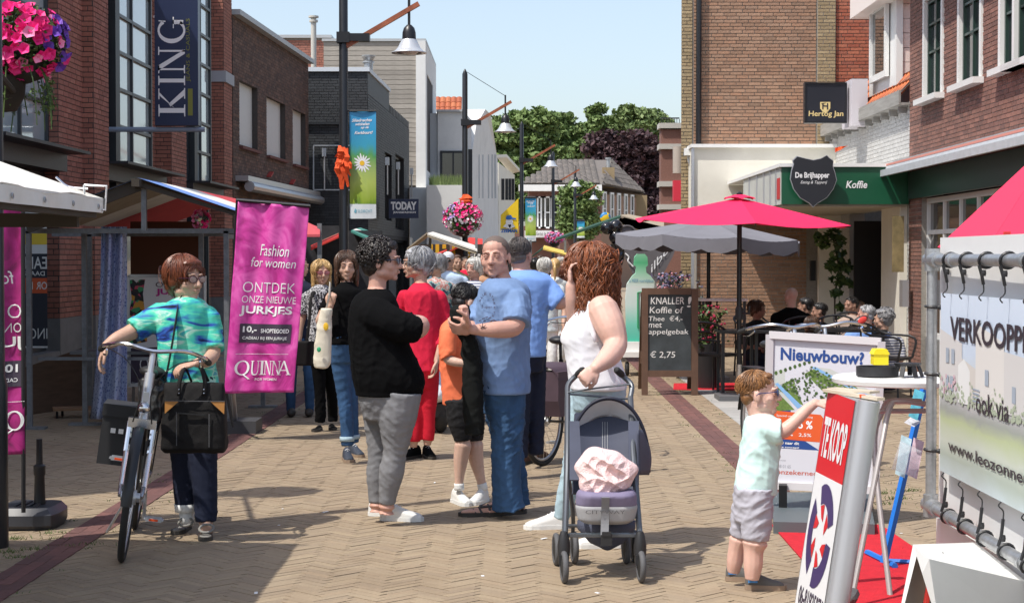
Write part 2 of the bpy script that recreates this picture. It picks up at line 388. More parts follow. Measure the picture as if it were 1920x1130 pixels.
gr.add([(-400, 36, -.013), (400, 36, -.013), (400, 36, -.009), (-400, 36, -.009)], [(0, 1, 2, 3)])
ground = gr.build('ground', [SAND, FARPAV]); ground['kind'] = 'structure'
SL = .0078
def sx(x0, y): return x0+SL*y
def pavers():
    n = 4; w = .0525; L = n*w; g = .0032; c, s = math.cos(R(45)), math.sin(R(45)); cells = []
    def put(u, v, du, dv, x0, kind):
        x = (u+du/2)*c-(v+dv/2)*s; y = (u+du/2)*s+(v+dv/2)*c; return x, y
    for i in range(60, 560):
        for j in range(-50, 50):
            u = (i+n*j)*w; v = (i-n*j)*w
            for (uu, vv, du, dv, hor) in ((u, v, L, w, 1), (u+L, v+(1-n)*w, w, L, 0)):
                cu, cv = uu+du/2, vv+dv/2; x = cu*c-cv*s; y = cu*s+cv*c
                if not (6.4 < y < 36) or abs(x) > .36*y+1.3: continue
                d0 = x-sx(-2.55, y); d1 = x-sx(1.7, y)
                if abs(d0) < .04 or abs(d1) < .04: continue
                if 14.1 < y < 24.8 and 2.14 < x-SL*y < 2.3: continue
                cells.append((x, y, hor))
    cells.sort(key=lambda q: q[1])
    rest = MB(); mh = {}
    for hor in (0, 1):
        a = R(45) if hor else R(135)
        mh[hor] = MB().box((0, 0, -.006), (L-g, w-g, .014), rz=a).mesh('paver', PAV)
    k = 0
    for x, y, hor in cells:
        px, py, _ = proj((x, y, 0)); z = random.uniform(-.0022, .0015)
        if k < 300 and 0 < px < 1920 and py < 1125:
            b = bpy.data.objects.new('paver', mh[hor]); b.location = (x, y, z); b.parent = ground; COL.objects.link(b); k += 1
        else:
            a = (R(45) if hor else R(135)); tx = random.uniform(-.006, .006); Zt = Vector((random.uniform(-.008, .008), random.uniform(-.008, .008), 1)).normalized()
            X = Vector((math.cos(a), math.sin(a), 0)); X = (X-Zt*X.dot(Zt)).normalized()
            o = len(rest.v); rest.box((x, y, -.006+z), (L-g, w-g, .014), X=X, Z=Zt)
            del rest.f[-6]; del rest.m[-6]
    rest.build('paving', PAV, ground, kind='stuff')
pavers()
for x0 in (-2.55, 1.7):   # the two dark red bands of bricks laid lengthwise
    st = MB(); y = 6.2
    rows = [6.2+random.random()*.1 for _ in range(3)]
    for r in range(3):
        y = 6.2+r*.07
        while y < 40:
            xc = sx(x0, y+.1)+(r-1)*.0735; st.box((xc, y+.1, -.002+random.uniform(-.002, .001)), (.0715, .2015, .016), rz=-SL); y += .2035
    st.build('red_paver_band', PAV_RED, ground, kind='stuff')
    ed = MB()                                             # edge course beside it
SLAB = mat('grey_concrete_slab', (.36, .355, .34), rough=.85, isl=.08, var=.08, vs=12, bump=.2)
yy = 13.95
while yy < 25:
    MB().box((sx(2.22, yy+.15), yy+.15, -.004), (.33, .294, .018), rz=-SL).build('slab', SLAB, ground); yy += .3
# tufts of grass in the joints
GRASS = mat('joint_grass', rough=.8, pal=[(.05, .09, .02), (.09, .13, .03), (.12, .14, .05)])
tg = MB()
def tuft(x, y, k=16, h=.03, sp=.04):
    for _ in range(k):
        a = random.uniform(0, 6.3); r = random.gauss(0, sp); r2 = random.gauss(0, sp*.5); bx, by = x+r, y+r2; q = random.uniform(.3, 1)*h
        tg.add([(bx-.003, by, 0), (bx+.003, by, 0), (bx+math.cos(a)*q*.8, by+math.sin(a)*q*.8, q)], [(0, 1, 2)])
for px, py, k in ((25, 1010, 40), (60, 1030, 40), (95, 1000, 30), (30, 1045, 30), (175, 1020, 18), (15, 1035, 40), (110, 1010, 20), (140, 1025, 12), (1375, 870, 10), (1350, 850, 8), (1265, 705, 12), (1650, 925, 50), (1680, 935, 50), (1620, 930, 40), (1600, 720, 30), (1700, 920, 50), (290, 905, 10), (1660, 945, 30)):
    g_ = G(px, py); tuft(g_.x, g_.y, k, .03, .05)
for _ in range(240):
    y = random.uniform(8, 26); x = sx(random.choice((-2.72, -2.40, 1.55, 1.86, 2.03)), y)+random.gauss(0, .02); tuft(x, y, 5, .02, .02)
for _ in range(150):
    y = random.uniform(9, 18); tuft(random.uniform(2.5, 5), y, 7, .02, .05)
tg.build('grass', GRASS, kind='stuff')
lt = MB()
for px, py in ((530, 954), (1020, 1010), (745, 880), (523, 985), (815, 905), (1120, 1112), (480, 1112), (75, 1060), (1400, 790), (1690, 1000), (655, 770), (610, 960), (905, 1080)):
    g_ = G(px, py); a = random.random()*3; lt.box((g_.x, g_.y, .004), (random.uniform(.01, .05), random.uniform(.008, .02), .002), rz=a)
lt.build('litter', white_print, kind='stuff')
# ================================================================ generic plan helpers
def facade(A, B):
    A = Vector((A[0], A[1], 0)); B = Vector((B[0], B[1], 0)); U = (B-A).normalized(); return A, U, (B-A).length
def xl(d): return -5.55+.0094*d                     # left shopping arcade line
def xr(d): return 5.51+.0078*d                       # right line
# ================================================================ LEFT: brick and steel shop building
king = thing('shop_building', 'tall red brick shop building with steel framed glazing and a navy hanging sign', 'building', (xl(24), 24, 0))
U = Vector((.0094, 1, 0)).normalized(); N = Vector((1, -.0094, 0)).normalized(); Hk = 6.6
mb = MB(); mb.bx(-13, -6.2, 9.45, 32.05, 0, 6.65); mb.bx(-6.2, -5.6, 9.45, 13.9, 0, 6.65); mb.build('wall', mortar_dark, king)
piers = [(14.0, 14.9, .0), (15.9, 16.9, .14), (20.2, 21.3, .0), (21.3, 22.05, .14), (25.75, 26.6, -.25), (26.6, 27.75, 0), (30.55, 31.2, -.25), (31.2, 32.05, 0)]
nb = [0, 0, 90, 90, 30, 50, 20, 20]
for (a, b, pr), ns in zip(piers, nb):
    O = Vector((xl(a), a, 0))+N*pr; W = (b-a); m = MB()
    m.box(O+U*(W/2)-N*.5+ZV*(Hk/2), (W, 1.0, Hk), X=U, Z=ZV); m.build('pier', mortar_dark, king)
    bricks(king, O, U, N, W, Hk, [], BR_RED, z0=.88, singles=ns, bl=.21, bh=.052)
    Oc = O-N*.5; bricks(king, Oc, N, -U, .5, Hk, [], BR_RED, z0=.88, singles=ns//3, bl=.21, bh=.052)
    pl = MB(); pl.box(O+U*(W/2)-N*.5+ZV*.44, (W+.03, 1.03, .88), X=U, Z=ZV); pl.build('plinth', stone_grey, king)
bays = [(16.9, 20.2), (22.05, 25.75), (27.75, 30.55)]
FR = mat('window_frame_steel', (.045, .05, .056), rough=.4)
for k, (a, b) in enumerate(bays):
    W = b-a; O = Vector((xl(a), a, 0))-N*.14
    zs = [2.86+.515*i for i in range(12)]
    # steel column and glazing
    c = MB(); cc = O+U*(W*.30); c.box(cc+N*.05+ZV*3.3, (.24, .18, 6.6), X=U, Z=ZV); c.build('steel_column', steel_dark, king)
    window(king, O, U, N, 0, 2.86, W*.30-.12, 6.55, 1, 7, FR, glass_pale, .05, .045, 0, .07)
    window(king, O, U, N, W*.30+.12, 2.86, W, 6.55, 2, 7, FR, glass_pale, .05, .045, 0, .07)
    sp = MB(); sp.box(O+U*(W/2)+N*.1+ZV*2.73, (W-.02, .3, .24), X=U, Z=ZV); sp.box(O+U*(W/2)+N*.28+ZV*2.83, (W-.02, .5, .035), X=U, Z=ZV); sp.build('steel_beam', steel_dark, king)
    # shop front below
    window(king, O, U, N, .02, .5, W-.02, 2.6, 2, 1, FR, glass_dim, .06, .06, .05, .07, name='shop_window')
    lo = MB(); lo.box(O+U*(W/2)+ZV*.25, (W, .3, .5), X=U, Z=ZV); lo.build('stall_riser', stone_grey, king)
cap = MB(); cap.box(Vector((xl(31.6), 31.63, 4.9))+N*.02, (.9, .05, .2), X=U, Z=ZV); cap.box(Vector((xl(31.2)-.25, 31.195, 4.9)), (.52, .03, .2)); cap.build('stone_band', mat('pale_stone', (.38, .4, .43), rough=.7), king)
# reflections of posters stand in the ground-floor window as painted flat prints
# reflected poster, painted as a print
PB = mat('poster_navy', (.02, .025, .04), rough=.5); PO = mat('poster_orange', (.6, .1, .03), rough=.5); PL = mat('poster_white', (.7, .72, .7), rough=.6); PY = mat('poster_yellow', (.75, .55, .05), rough=.6); PG = mat('poster_leaf', (.3, .4, .2), rough=.6)
p = MB(); fnp = flat(P(47, 652, 18.2), (.24, .005, 0), (0, 0, 1.62), .0); pf = lambda mi, u0, u1, v0, v1, e=0.: (setattr(p, 'mi', mi), p.add([fnp(u, v)+Vector((0, -e, 0)) for u, v in ((u0, v0), (u1, v0), (u1, v1), (u0, v1))], [(0, 1, 2, 3)]))
pf(0, 0, 1, 0, .62); pf(1, 0, 1, .36, .46, .003); pf(2, 0, 1, .62, 1.05, 0); pf(3, 0, 1, .68, .76, .003); pf(2, 0, 1, 0, .012, .003)
pe = lambda u, v: fnp(1-u, v)+Vector((0, -.006, 0))
p.mi = 2; text(p, 'EAM', pe, .0, .95, .52, .60, .01); text(p, 'DAAG', pe, .1, .95, .475, .505, .01); text(p, 'OR 12', pe, .0, .9, .385, .435, .01); text(p, 'ING', pe, .0, .8, .06, .13)
p.mi = 4; p.ell(fnp(.5, .85)+V(0, -.01, 0), (.09, .01, .08)); p.mi = 2
for a in range(7): p.ell(fnp(.5, .86)+V(math.cos(a*.9)*.05, -.02, math.sin(a*.9)*.06), (.035, .008, .06))
po = p.build('poster_reflection', [PB, PO, PL, PY, PG], loc=P(60, 560, 18.2)); tag(po, 'painted reflection of a narrow dark advertising poster with a white lotus and mirrored lettering in the shop window', 'poster')
# ---- hanging navy sign of the left shop
NAVY = mat('navy_sign', (.018, .028, .075), rough=.35, var=.05, vs=2); OLIVE = mat('olive_print', (.2, .21, .035), rough=.5)
D = 22.8; a = P(293, 236, D); b = P(374, 236, D); ks = thing('shop_sign', 'tall navy vertical hanging sign reading KING jeans and casuals', 'sign', ((a.x+b.x)/2, D, a.z))
w = b.x-a.x; h = 2.6; MB().box(((a.x+b.x)/2, D, a.z+h/2), (w, .16, h)).build('panel', NAVY, ks)
bar = MB(); bar.tube([P(205, 243, D), P(384, 243, D)], .035, 10); bar.build('support_bar', mat('blue_grey_tube', (.25, .3, .38), rough=.4), ks, smooth=30)
# letters run upwards: surface u = up, v = leftwards
fn = lambda u, v: Vector((b.x, D-.083, a.z))+ZV*u*h-XV*v*w
su = 1/(h*3200/D); px2 = lambda X, Y: ((236-Y)*su, (b.x-P(X, 300, D).x)/w)
L = MB()
def serif(letter, u0, u1, v0, v1):
    f = lambda u, v: fn(u0+(u1-u0)*u, v0+(v1-v0)*v)
    def q(*pts): L.add([f(*x) for x in pts], [tuple(range(len(pts)))])
    def st(x, w=.17, top=True, bot=True, sw=.13):
        q((x-w/2, 0), (x+w/2, 0), (x+w/2, 1), (x-w/2, 1))
        if bot: q((x-w/2-sw, 0), (x-w/2, 0), (x-w/2, .05), (x-w/2-sw, .035)); q((x+w/2, 0), (x+w/2+sw, 0), (x+w/2+sw, .035), (x+w/2, .05))
        if top: q((x-w/2-sw, .965), (x-w/2, .95), (x-w/2, 1), (x-w/2-sw, 1)); q((x+w/2, .95), (x+w/2+sw, .965), (x+w/2+sw, 1), (x+w/2, 1))
    if letter == 'K': st(.22); q((.3, .40), (.38, .48), (.88, .97), (.76, .97)); q((.36, .55), (.46, .62), (.98, .03), (.76, .03)); q((.62, .96), (1, .96), (1, 1), (.62, 1)); q((.64, 0), (1.02, 0), (1.02, .04), (.64, .04))
    if letter == 'I': st(.5, .36, sw=.26)
    if letter == 'N': st(.16, .07, sw=.12); st(.84, .07, bot=False, sw=.12); q((.1, 1), (.3, 1), (.9, .0), (.74, .0))
    if letter in 'GQ':
        k = 20; a0, a1 = (R(38), R(318)) if letter == 'G' else (0, 2*math.pi)
        for i in range(k):
            t0 = a0+(a1-a0)*i/k; t1 = a0+(a1-a0)*(i+1)/k; o_ = lambda t: (.5+.5*math.cos(t), .5+.52*math.sin(t)); i_ = lambda t: (.5+.33*math.cos(t), .5+.44*math.sin(t))
            q(o_(t0), o_(t1), i_(t1), i_(t0))
        if letter == 'G': q((.74, .06), (.9, .06), (.9, .45), (.74, .45)); q((.58, .41), (1.02, .41), (1.02, .45), (.58, .45)); q((.82, .72), (.87, .72), (.89, .98), (.85, .98))
        else: q((.5, .05), (.62, .05), (1.1, -.28), (.95, -.3))
    if letter == 'U': q((.1, .3), (.26, .3), (.26, 1), (.1, 1)); q((.78, .3), (.84, .3), (.84, 1), (.78, 1)); q((0, .96), (.38, .96), (.38, 1), (0, 1)); q((.66, .96), (.96, .96), (.96, 1), (.66, 1)); q((.1, .3), (.26, .3), (.36, .1), (.55, .04), (.5, -.03), (.28, .0), (.15, .1)); q((.78, .3), (.84, .3), (.76, .06), (.55, -.03), (.5, .04), (.68, .1))
    if letter == 'A': q((.42, 1), (.54, 1), (.98, 0), (.8, 0)); q((.42, 1), (.48, .9), (.16, 0), (.08, 0)); q((.2, .3), (.72, .3), (.7, .35), (.22, .35)); q((0, 0), (.28, 0), (.28, .04), (0, .04)); q((.68, 0), (1.05, 0), (1.05, .04), (.68, .04))
va, vb = px2(350, 0)[1], px2(300, 0)[1]
for ch, y0, y1 in (('K', 220, 168), ('I', 163, 143), ('N', 140, 90), ('G', 84, 36)): serif(ch, px2(0, y0)[0], px2(0, y1)[0], va, vb)
text(L, 'R', fn, px2(0, 36)[0], px2(0, 32)[0], px2(294, 0)[1], px2(291, 0)[1])
L.build('lettering', white_print, ks)
L = MB(); text(L, 'JEANS & CASUALS', fn, px2(0, 155)[0], px2(0, 38)[0], px2(361, 0)[1], px2(352, 0)[1], .0); u0, u1 = px2(0, 218)[0], px2(0, 168)[0]
L.add([fn(u0, px2(364, 0)[1]), fn(u1, px2(364, 0)[1]), fn(u1, px2(355, 0)[1]), fn(u0, px2(355, 0)[1])], [(0, 1, 2, 3)]); L.build('small_lettering', OLIVE, ks)
# ================================================================ LEFT 2: dark brown brick building
A2, B2 = (-5.24, 32.1), (-4.8, 40.3); A, U, W = facade(A2, B2); N = Vector((U.y, -U.x, 0)); H2 = 6.15
db = thing('brown_brick_building', 'low dark brown brick building with three white blanked windows', 'building', (A.x, A.y, 0))
zt, zb = 4.75, 3.72
def ud(px):  # distance along facade of a photo column
    lo, hi = 0, W
    for _ in range(40):
        m = (lo+hi)/2; q = A+U*m
        if proj((q.x, q.y, 3))[0] < px: lo = m
        else: hi = m
    return lo
hol = [(ud(449), 3.74, ud(483), 5.0), (ud(500), 3.72, ud(535), 4.95), (ud(549), 3.7, ud(573), 4.95), (ud(452), 0, W-.6, 2.75)]
m = MB(); wall_panel(m, A, U, N, W, H2, hol, .35); m.build('wall', mortar_dark, db)
bricks(db, A, U, N, W, H2, hol, BR_BROWN, singles=300, z0=2.0, bl=.2, bh=.05)
blind = mat('white_window_panel', (.66, .66, .64), rough=.6, var=.03)
for h in hol[:3]:
    MB().box(A+U*((h[0]+h[2])/2)-N*.13+ZV*((h[1]+h[3])/2), (h[2]-h[0], .04, h[3]-h[1]), X=U, Z=ZV).build('window_panel', blind, db)
    MB().box(A+U*((h[0]+h[2])/2)+N*.02+ZV*(h[1]-.03), (h[2]-h[0]+.06, .12, .05), X=U, Z=ZV).build('sill', mat('brick_sill', (.16, .06, .05), rough=.8), db)
MB().box(A+U*(W/2)-N*.1+ZV*(H2+.05), (W, .5, .1), X=U, Z=ZV).build('parapet_trim', mat('grey_zinc_trim', (.42, .44, .45), rough=.5), db)
window(db, A, U, N, hol[3][0], 0.3, hol[3][2], 2.75, 3, 1, FR, glass_dim, .07, .06, .2)
awn = MB(); awn.tube([A+U*.3+N*.25+ZV*2.95, A+U*(W+.25)+N*.25+ZV*2.95], .1, 10); awn.box(A+U*(W/2+.2)+N*.1+ZV*3.1, (W, .3, .1), X=U, Z=ZV); awn.build('awning_cassette', alu, db, smooth=30)
MB().bx(-12, A.x-.36, 32.1, 40.3, 0, H2-.2).build('roof', mortar_dark, db)
for px, py in ((502, 327), (544, 341)):
    q = A+U*ud(px)+N*.05; q.z = P(px, py, q.y).z; MB().box(q, (.3, .03, .1), X=(U+ZV*.35).normalized(), Z=N).build('red_bracket', mat('red_bracket_paint', (.4, .04, .03)), db)
# ================================================================ LEFT 3: black painted brick building
bk = thing('black_brick_building', 'black painted brick corner building with crenellated parapet and wall lamps', 'building', (-4, 41, 0))
O = Vector((-6.6, 41.0, 0)); C3 = P(690, 480, 41.0).x; Wc = C3+6.6; Hb = P(690, 133, 41).z
m = MB(); wall_panel(m, O, XV, -YV, Wc, Hb, [], .3); bricks(bk, O, XV, -YV, Wc, Hb, [], BR_BLACK, z0=2.2, singles=150, bl=.21, bh=.055, out=.009)
A, U, W = facade((C3, 41.0), (P(767, 480, 52).x, 52)); N = Vector((U.y, -U.x, 0))
hol = [(ud(721), 2.6, ud(734), 4.4), (ud(741), 2.4, ud(757), 4.5), (ud(705), 0, W-.5, 2.1)]
wall_panel(m, A, U, N, W, Hb-.55, hol, .3); m.build('wall', mat('mortar_black', (.02, .02, .022), rough=.8), bk)
bricks(bk, A, U, N, W, Hb-.55, hol, BR_BLACK, z0=2.2, singles=150, bl=.21, bh=.055, out=.009)
for h in hol: window(bk, A, U, N, h[0], h[1], h[2], h[3], 2, 1, black_paint, glass_dim, .06, .05, .15)
cr = MB(); seg = ud(730)
cr.box(A+U*(seg/2)-N*.15+ZV*(Hb-.27), (seg, .3, .54), X=U, Z=ZV); cr.build('parapet', BR_BLACK, bk)
for i in range(14):
    q = seg+.1+(W-seg-.3)*i/13; MB().box(A+U*q-N*.12+ZV*(Hb-.45), (.16, .26, .2), X=U, Z=ZV).build('merlon', BR_BLACK, bk)
MB().box(O+XV*(Wc/2)+YV*.1+ZV*(Hb+.03), (Wc+.1, .34, .1)).build('coping', mat('pale_coping', (.6, .64, .68), rough=.5), bk)
MB().box(A+U*(seg/2)-N*.13+ZV*(Hb+.03), (seg, .34, .1), X=U, Z=ZV).build('coping', MATS['pale_coping'], bk)
MB().bx(-6.6, C3-.35, 41.35, 51.5, Hb-1.2, Hb-.6).build('roof', mortar_dark, bk)
z = P(600, 232, 41).z; MB().box(O+XV*(Wc/2)-YV*.05+ZV*z, (Wc, .09, .05)).build('string_course', steel_dark, bk)
fr = MB()
for a, b in ((P(588, 273, 40.9), P(588, 356, 40.9)), (P(588, 273, 40.9), P(660, 273, 40.9)), (P(588, 356, 40.9), P(660, 356, 40.9))): fr.bar(a, b, .03)
fr.build('wall_frame', alu, bk)
for px, y0, y1, d in ((608, 278, 356, 40.85), (717, 295, 365, 43), (738, 304, 365, 46.2), (764, 315, 370, 50.5)):
    l = MB(); q = P(px, y0, d); r = P(px, y1, d); x = q.x+(.12 if px > 690 else 0); l.tube([(x, d, r.z), (x, d, q.z)], .022, 8); l.box((x, d, q.z-.1), (.1, .1, .2)); l.build('wall_lamp', alu, bk)
for px in (683,):
    q = P(691, 115, 43.5); fl = MB(); fl.lathe([(.11, Hb), (.11, Hb+.45), (.15, Hb+.47), (.15, Hb+.5), (.11, Hb+.52), (.17, Hb+.62), (.17, Hb+.66)], (q.x, q.y, 0), 12); fo = fl.build('flue_pipe', galv, loc=(q.x, q.y, Hb), smooth=30); tag(fo, 'short galvanised flue pipe on the black brick building', 'flue')
q = P(588, 60, 47); fl = MB(); zz = P(588, 125, 47).z; zt = P(588, 42, 47).z; fl.lathe([(.075, zz-.6), (.075, zt), (.12, zt), (.12, zt+.06), (.07, zt+.07), (.07, zt+.1), (.14, zt+.12), (.14, zt+.17)], (q.x, q.y, 0), 12); fo = fl.build('flue_pipe', mat('beige_flue', (.5, .48, .43), rough=.5), loc=(q.x, q.y, zz), smooth=30); tag(fo, 'tall thin beige flue pipe above the brown brick building', 'flue')
def sign_panel(name, label, x0, y0, x1, y1, d, m, th=.1, cat='sign', group=None):
    a = P(x0, y1, d); b = P(x1, y0, d); t = thing(name, label, cat, ((a.x+b.x)/2, d, a.z), group)
    MB().box(((a.x+b.x)/2, d+th/2, (a.z+b.z)/2), (b.x-a.x, th, b.z-a.z)).build('panel', m, t)
    fn = lambda u, v: Vector((a.x+(b.x-a.x)*u, d-.004, a.z+(b.z-a.z)*v)); return t, fn, (b.x-a.x, b.z-a.z)
t, fn, _ = sign_panel('shop_sign', 'small navy square sign reading TODAY jeans and fashion on the black building', 729, 373, 785, 409, 43.6, NAVY)
L = MB(); text(L, 'TODAY', fn, .07, .93, .42, .86, .05); text(L, 'JEANS&FASHION', fn, .14, .9, .22, .36, .03); L.build('lettering', white_print, t)
# ================================================================ LEFT 4: timber clad box and red brick behind
tb = thing('timber_clad_building', 'tall flat roofed building clad with grey weathered horizontal boards', 'building', (P(620, 480, 53).x, 53, 0))
x0, x1 = P(607, 100, 53).x, P(797, 100, 53).x; zt = P(700, 78, 53).z
MB().bx(x0, x1, 53.03, 60, 0, zt).build('wall', mortar_dark, tb); zb = P(700, 348, 53).z; k = 0; bh = (zt-zb)/30
me = MB().box((0, 0, 0), (x1-x0, .04, bh-.012)).mesh('plank', wood_pale); pw = wloc(tb)
for i in range(30):
    bdy = bpy.data.objects.new('plank', me); bdy.parent = tb; bdy.location = Vector(((x0+x1)/2, 53.0, zb+bh*(i+.5)))-pw; COL.objects.link(bdy)
MB().bx(x0-.05, x1+.03, 52.93, 60, zt, zt+.08).build('parapet_trim', MATS['grey_zinc_trim'], tb)
wr = thing('white_rendered_building', 'white rendered building with tall dark windows and a planted balcony', 'building', (x1+.2, 53, 0))
A, U, W = facade((x1+.02, 52.9), (P(818, 480, 60).x, 60)); N = Vector((U.y, -U.x, 0))
hol = [(ud(801), P(801, 320, 54).z, ud(812), P(801, 140, 54).z)]
m = MB(); wall_panel(m, A, U, N, W, zt, hol, .3); m.build('wall', white_render, wr); window(wr, A, U, N, *[hol[0][i] for i in range(4)], 2, 4, steel_dark, glass, .08, .06, .08)
m = MB(); bx0, bx1 = P(768, 400, 51.5).x, P(866, 400, 51.5).x; zq = P(800, 350, 51.5).z; m.bx(bx0, P(818, 0, 51.5).x, 51.6, 53, 0, zq-.02); m.bx(P(800, 400, 50.4).x, P(866, 400, 50.4).x, 50.4, 60.5, 0, zq); m.build('ground_floor', white_render, wr)
m = MB(); m.bx(P(818, 0, 55).x, P(868, 0, 55).x, 56, 62, 0, P(840, 210, 56).z); m.build('upper_floor', white_render, wr)
MB().bx(P(818, 0, 56).x, P(869, 0, 56).x, 55.9, 62, P(840, 210, 56).z, P(840, 206, 56).z).build('parapet_trim', MATS['grey_zinc_trim'], wr)
window(wr, Vector((P(825, 0, 56).x, 56, 0)), XV, -YV, 0, zq, .85, P(840, 283, 56).z, 2, 1, steel_dark, glass_dim, .07, .05, -.03)
lv = MB(); GL = mat('balcony_plant_leaf', rough=.7, pal=[(.08, .13, .04), (.14, .2, .06), (.2, .26, .09)])
for i in range(700):
    x = random.uniform(P(805, 0, 50.6).x, P(868, 0, 50.6).x); y = random.uniform(50.5, 51.1); h = random.uniform(.1, .38); a = random.uniform(-.1, .1)
    lv.add([(x-.012, y, zq), (x+.012, y, zq), (x+a, y+random.uniform(-.05, .05), zq+h)], [(0, 1, 2)])
lo = lv.build('balcony_plant', GL, loc=(P(835, 0, 50.6).x, 50.8, zq)); tag(lo, 'feathery green plants along the white balcony ledge', 'plant')
rb = thing('red_brick_roof_building', 'red brick wall with grey trim rising behind the dark brown building', 'building', (P(540, 0, 56).x, 56, 0))
xa, xb = P(480, 0, 56).x, P(622, 0, 56).x; za = P(540, 72, 56).z
MB().bx(xa, xb, 56.01, 60, 0, za).build('wall', mortar_grey, rb); bricks(rb, Vector((xa, 56, 0)), XV, -YV, xb-xa, za, [], BR_RED, z0=P(0, 150, 56).z, singles=0, bl=.22, bh=.07)
MB().bx(xa, xb, 55.9, 60, za, za+.1).build('parapet_trim', MATS['grey_zinc_trim'], rb)
TILE_R = mat('orange_roof_tile', rough=.8, pal=[(.42, .12, .05), (.34, .09, .045), (.5, .17, .07)], var=.15, vs=15)
TILE_G = mat('grey_roof_tile', rough=.8, pal=[(.16, .14, .125), (.13, .115, .1), (.2, .17, .15)], var=.15, vs=15)
def tiles(parent, O, U, S, W, H, m, tw=.25, thh=.33, clip=None, name='roof_tiles', singles=0):
    """curved tiles: O eave corner, U along the eave, S up the slope"""
    Nn = U.cross(S).normalized(); mb = MB(); k = 0; nu = int(W/tw); nv = int(H/thh)
    one = MB(); sec = [(-.5, 0), (-.3, .035), (0, .05), (.3, .035), (.5, 0)]
    def vv(o): return [o+U*(a*tw)+Nn*(b+.02)+S*0 for a, b in sec]+[o+U*(a*tw)+Nn*b+S*(thh*1.12) for a, b in sec]+[o+U*(a*tw)+Nn*-.012 for a in (-.5, .5)]
    fs = [(i, i+1, i+6, i+5) for i in range(4)]+[(10, 11, 4, 3, 2, 1, 0)]; one.add(vv(Vector((0, 0, 0))), fs); me = one.mesh('tile', m); pw = wloc(parent)
    for j in range(nv):
        for i in range(nu):
            if clip and not clip((i+.5)/nu, (j+.5)/nv): continue
            o = O+U*((i+.5)*tw)+S*(j*thh)
            if k < singles: b = bpy.data.objects.new('tile', me); b.location = o-pw; b.parent = parent; COL.objects.link(b); k += 1
            else: mb.add(vv(o), fs)
    if mb.v: mb.build(name, m, parent, kind='stuff')
rr = thing('red_tiled_house', 'far house with orange tiled roof above the white building', 'house', (P(843, 0, 66).x, 66, 0))
a = P(815, 212, 63); S = Vector((0, .5, .6)).normalized(); MB().bx(a.x, P(872, 0, 63).x, 63, 69, 0, a.z).build('wall', white_render, rr)
tiles(rr, Vector((a.x, 62.8, a.z)), XV, S, P(869, 0, 63).x-a.x, .95, TILE_R, .2, .25, name='roof', singles=60)
# ================================================================ LEFT 5: far white gabled fronts
wg = thing('white_gabled_building', 'white shop front with slanted gable and vertical slots beyond the second lamp post', 'building', (P(900, 0, 62).x, 62, 0))
def slab_poly(px_pts, depth, m, parent, name, back=6):
    """wall standing along the street: photo outline with a distance for each corner"""
    pts = [P(x, y, d) for x, y, d in px_pts]; return MB().prism(pts, (-4, .5, 0)).build(name, m, parent)
slab_poly([(872, 480, 56), (872, 212, 56), (884, 225, 58), (884, 480, 58)], 0, mat('grey_white_render', (.55, .57, .58), rough=.8, stain=.2), wg, 'wall')
slab_poly([(884, 480, 58), (884, 290, 58), (893, 235, 59), (910, 205, 61), (920, 215, 62), (933, 300, 66), (935, 480, 66)], 0, white_render, wg, 'gable')
for px in (897, 904, 915, 922, 928):
    d = 58+(px-884)/51*8-.06; MB().bar(P(px, 372, d), P(px, 290, d), .10, .04).build('slot_window', MATS['grey_white_render'], wg)
for px, y0, y1 in ((880, 280, 395),): MB().bar(P(px, y1, 57), P(px, y0, 57), .2, .08).build('slot_window', steel_dark, wg)
wh = thing('cream_hipped_building', 'cream building with projecting eaves behind the yellow flag', 'building', (P(948, 0, 70).x, 70, 0))
slab_poly([(935, 480, 67), (935, 305, 67), (965, 328, 74), (965, 480, 74)], 0, cream_paint, wh, 'wall'); MB().prism([P(932, 296, 66), P(950, 295, 68), P(975, 322, 74), P(958, 326, 74)], (0, 0, .12)).build('eaves', cream_paint, wh)
for px in (940, 947, 953, 959): d = 67+(px-935)/30*7-.06; MB().bar(P(px, 375, d), P(px, 335, d), .25, .05).build('window', steel_dark, wh)
# ================================================================ FAR: grey tiled house, its wings
gh = thing('grey_roofed_house', 'far brick house with a big grey tiled hip roof and a yellow brick chimney', 'house', (P(1090, 0, 92).x, 92, 0))
ez = P(1060, 346, 90).z; a = P(985, 346, 90); b = P(1128, 350, 90); rz = P(1100, 300, 96).z
c0, c1 = P(1046, 300, 96), P(1148, 300, 96)
MB().bx(a.x+.2, b.x, 90.3, 100, 0, ez).build('wall', BR_MAROON, gh)
cR = P(1210, 362, 97); ridge0 = c0; ridge1 = c1
rf = MB(); E0, E1, E2 = Vector((a.x-.3, 89.8, ez)), Vector((b.x, 89.8, ez)), Vector((cR.x, 97, cR.z)); E3 = Vector((a.x-.3, 101, ez)); E4 = Vector((cR.x, 103, cR.z))
rf.add([E0, E1, E2, E4, E3, ridge0, ridge1], [(0, 1, 6, 5), (1, 2, 6), (2, 3, 6), (3, 4, 5, 6), (4, 0, 5), (4, 3, 2, 1, 0)]); rf.build('roof_deck', TILE_G, gh)
S = (ridge0-Vector((ridge0.x, 89.8, ez))); 
Ln = S.length; S.normalize(); wR = E1.x-E0.x
tiles(gh, E0+V(0, -.02, .05), XV, S, wR, Ln, TILE_G, .3, .36, clip=lambda u, v: E0.x+u*wR > E0.x+(ridge0.x-E0.x)*v, name='roof', singles=0)
U2 = (E2-E1); W2 = U2.length; U2.normalize(); mid = E1+U2*((ridge1-E1).dot(U2)); S2 = (ridge1-mid); H2_ = S2.length; S2.normalize(); e_ = (ridge1-E1).dot(U2)
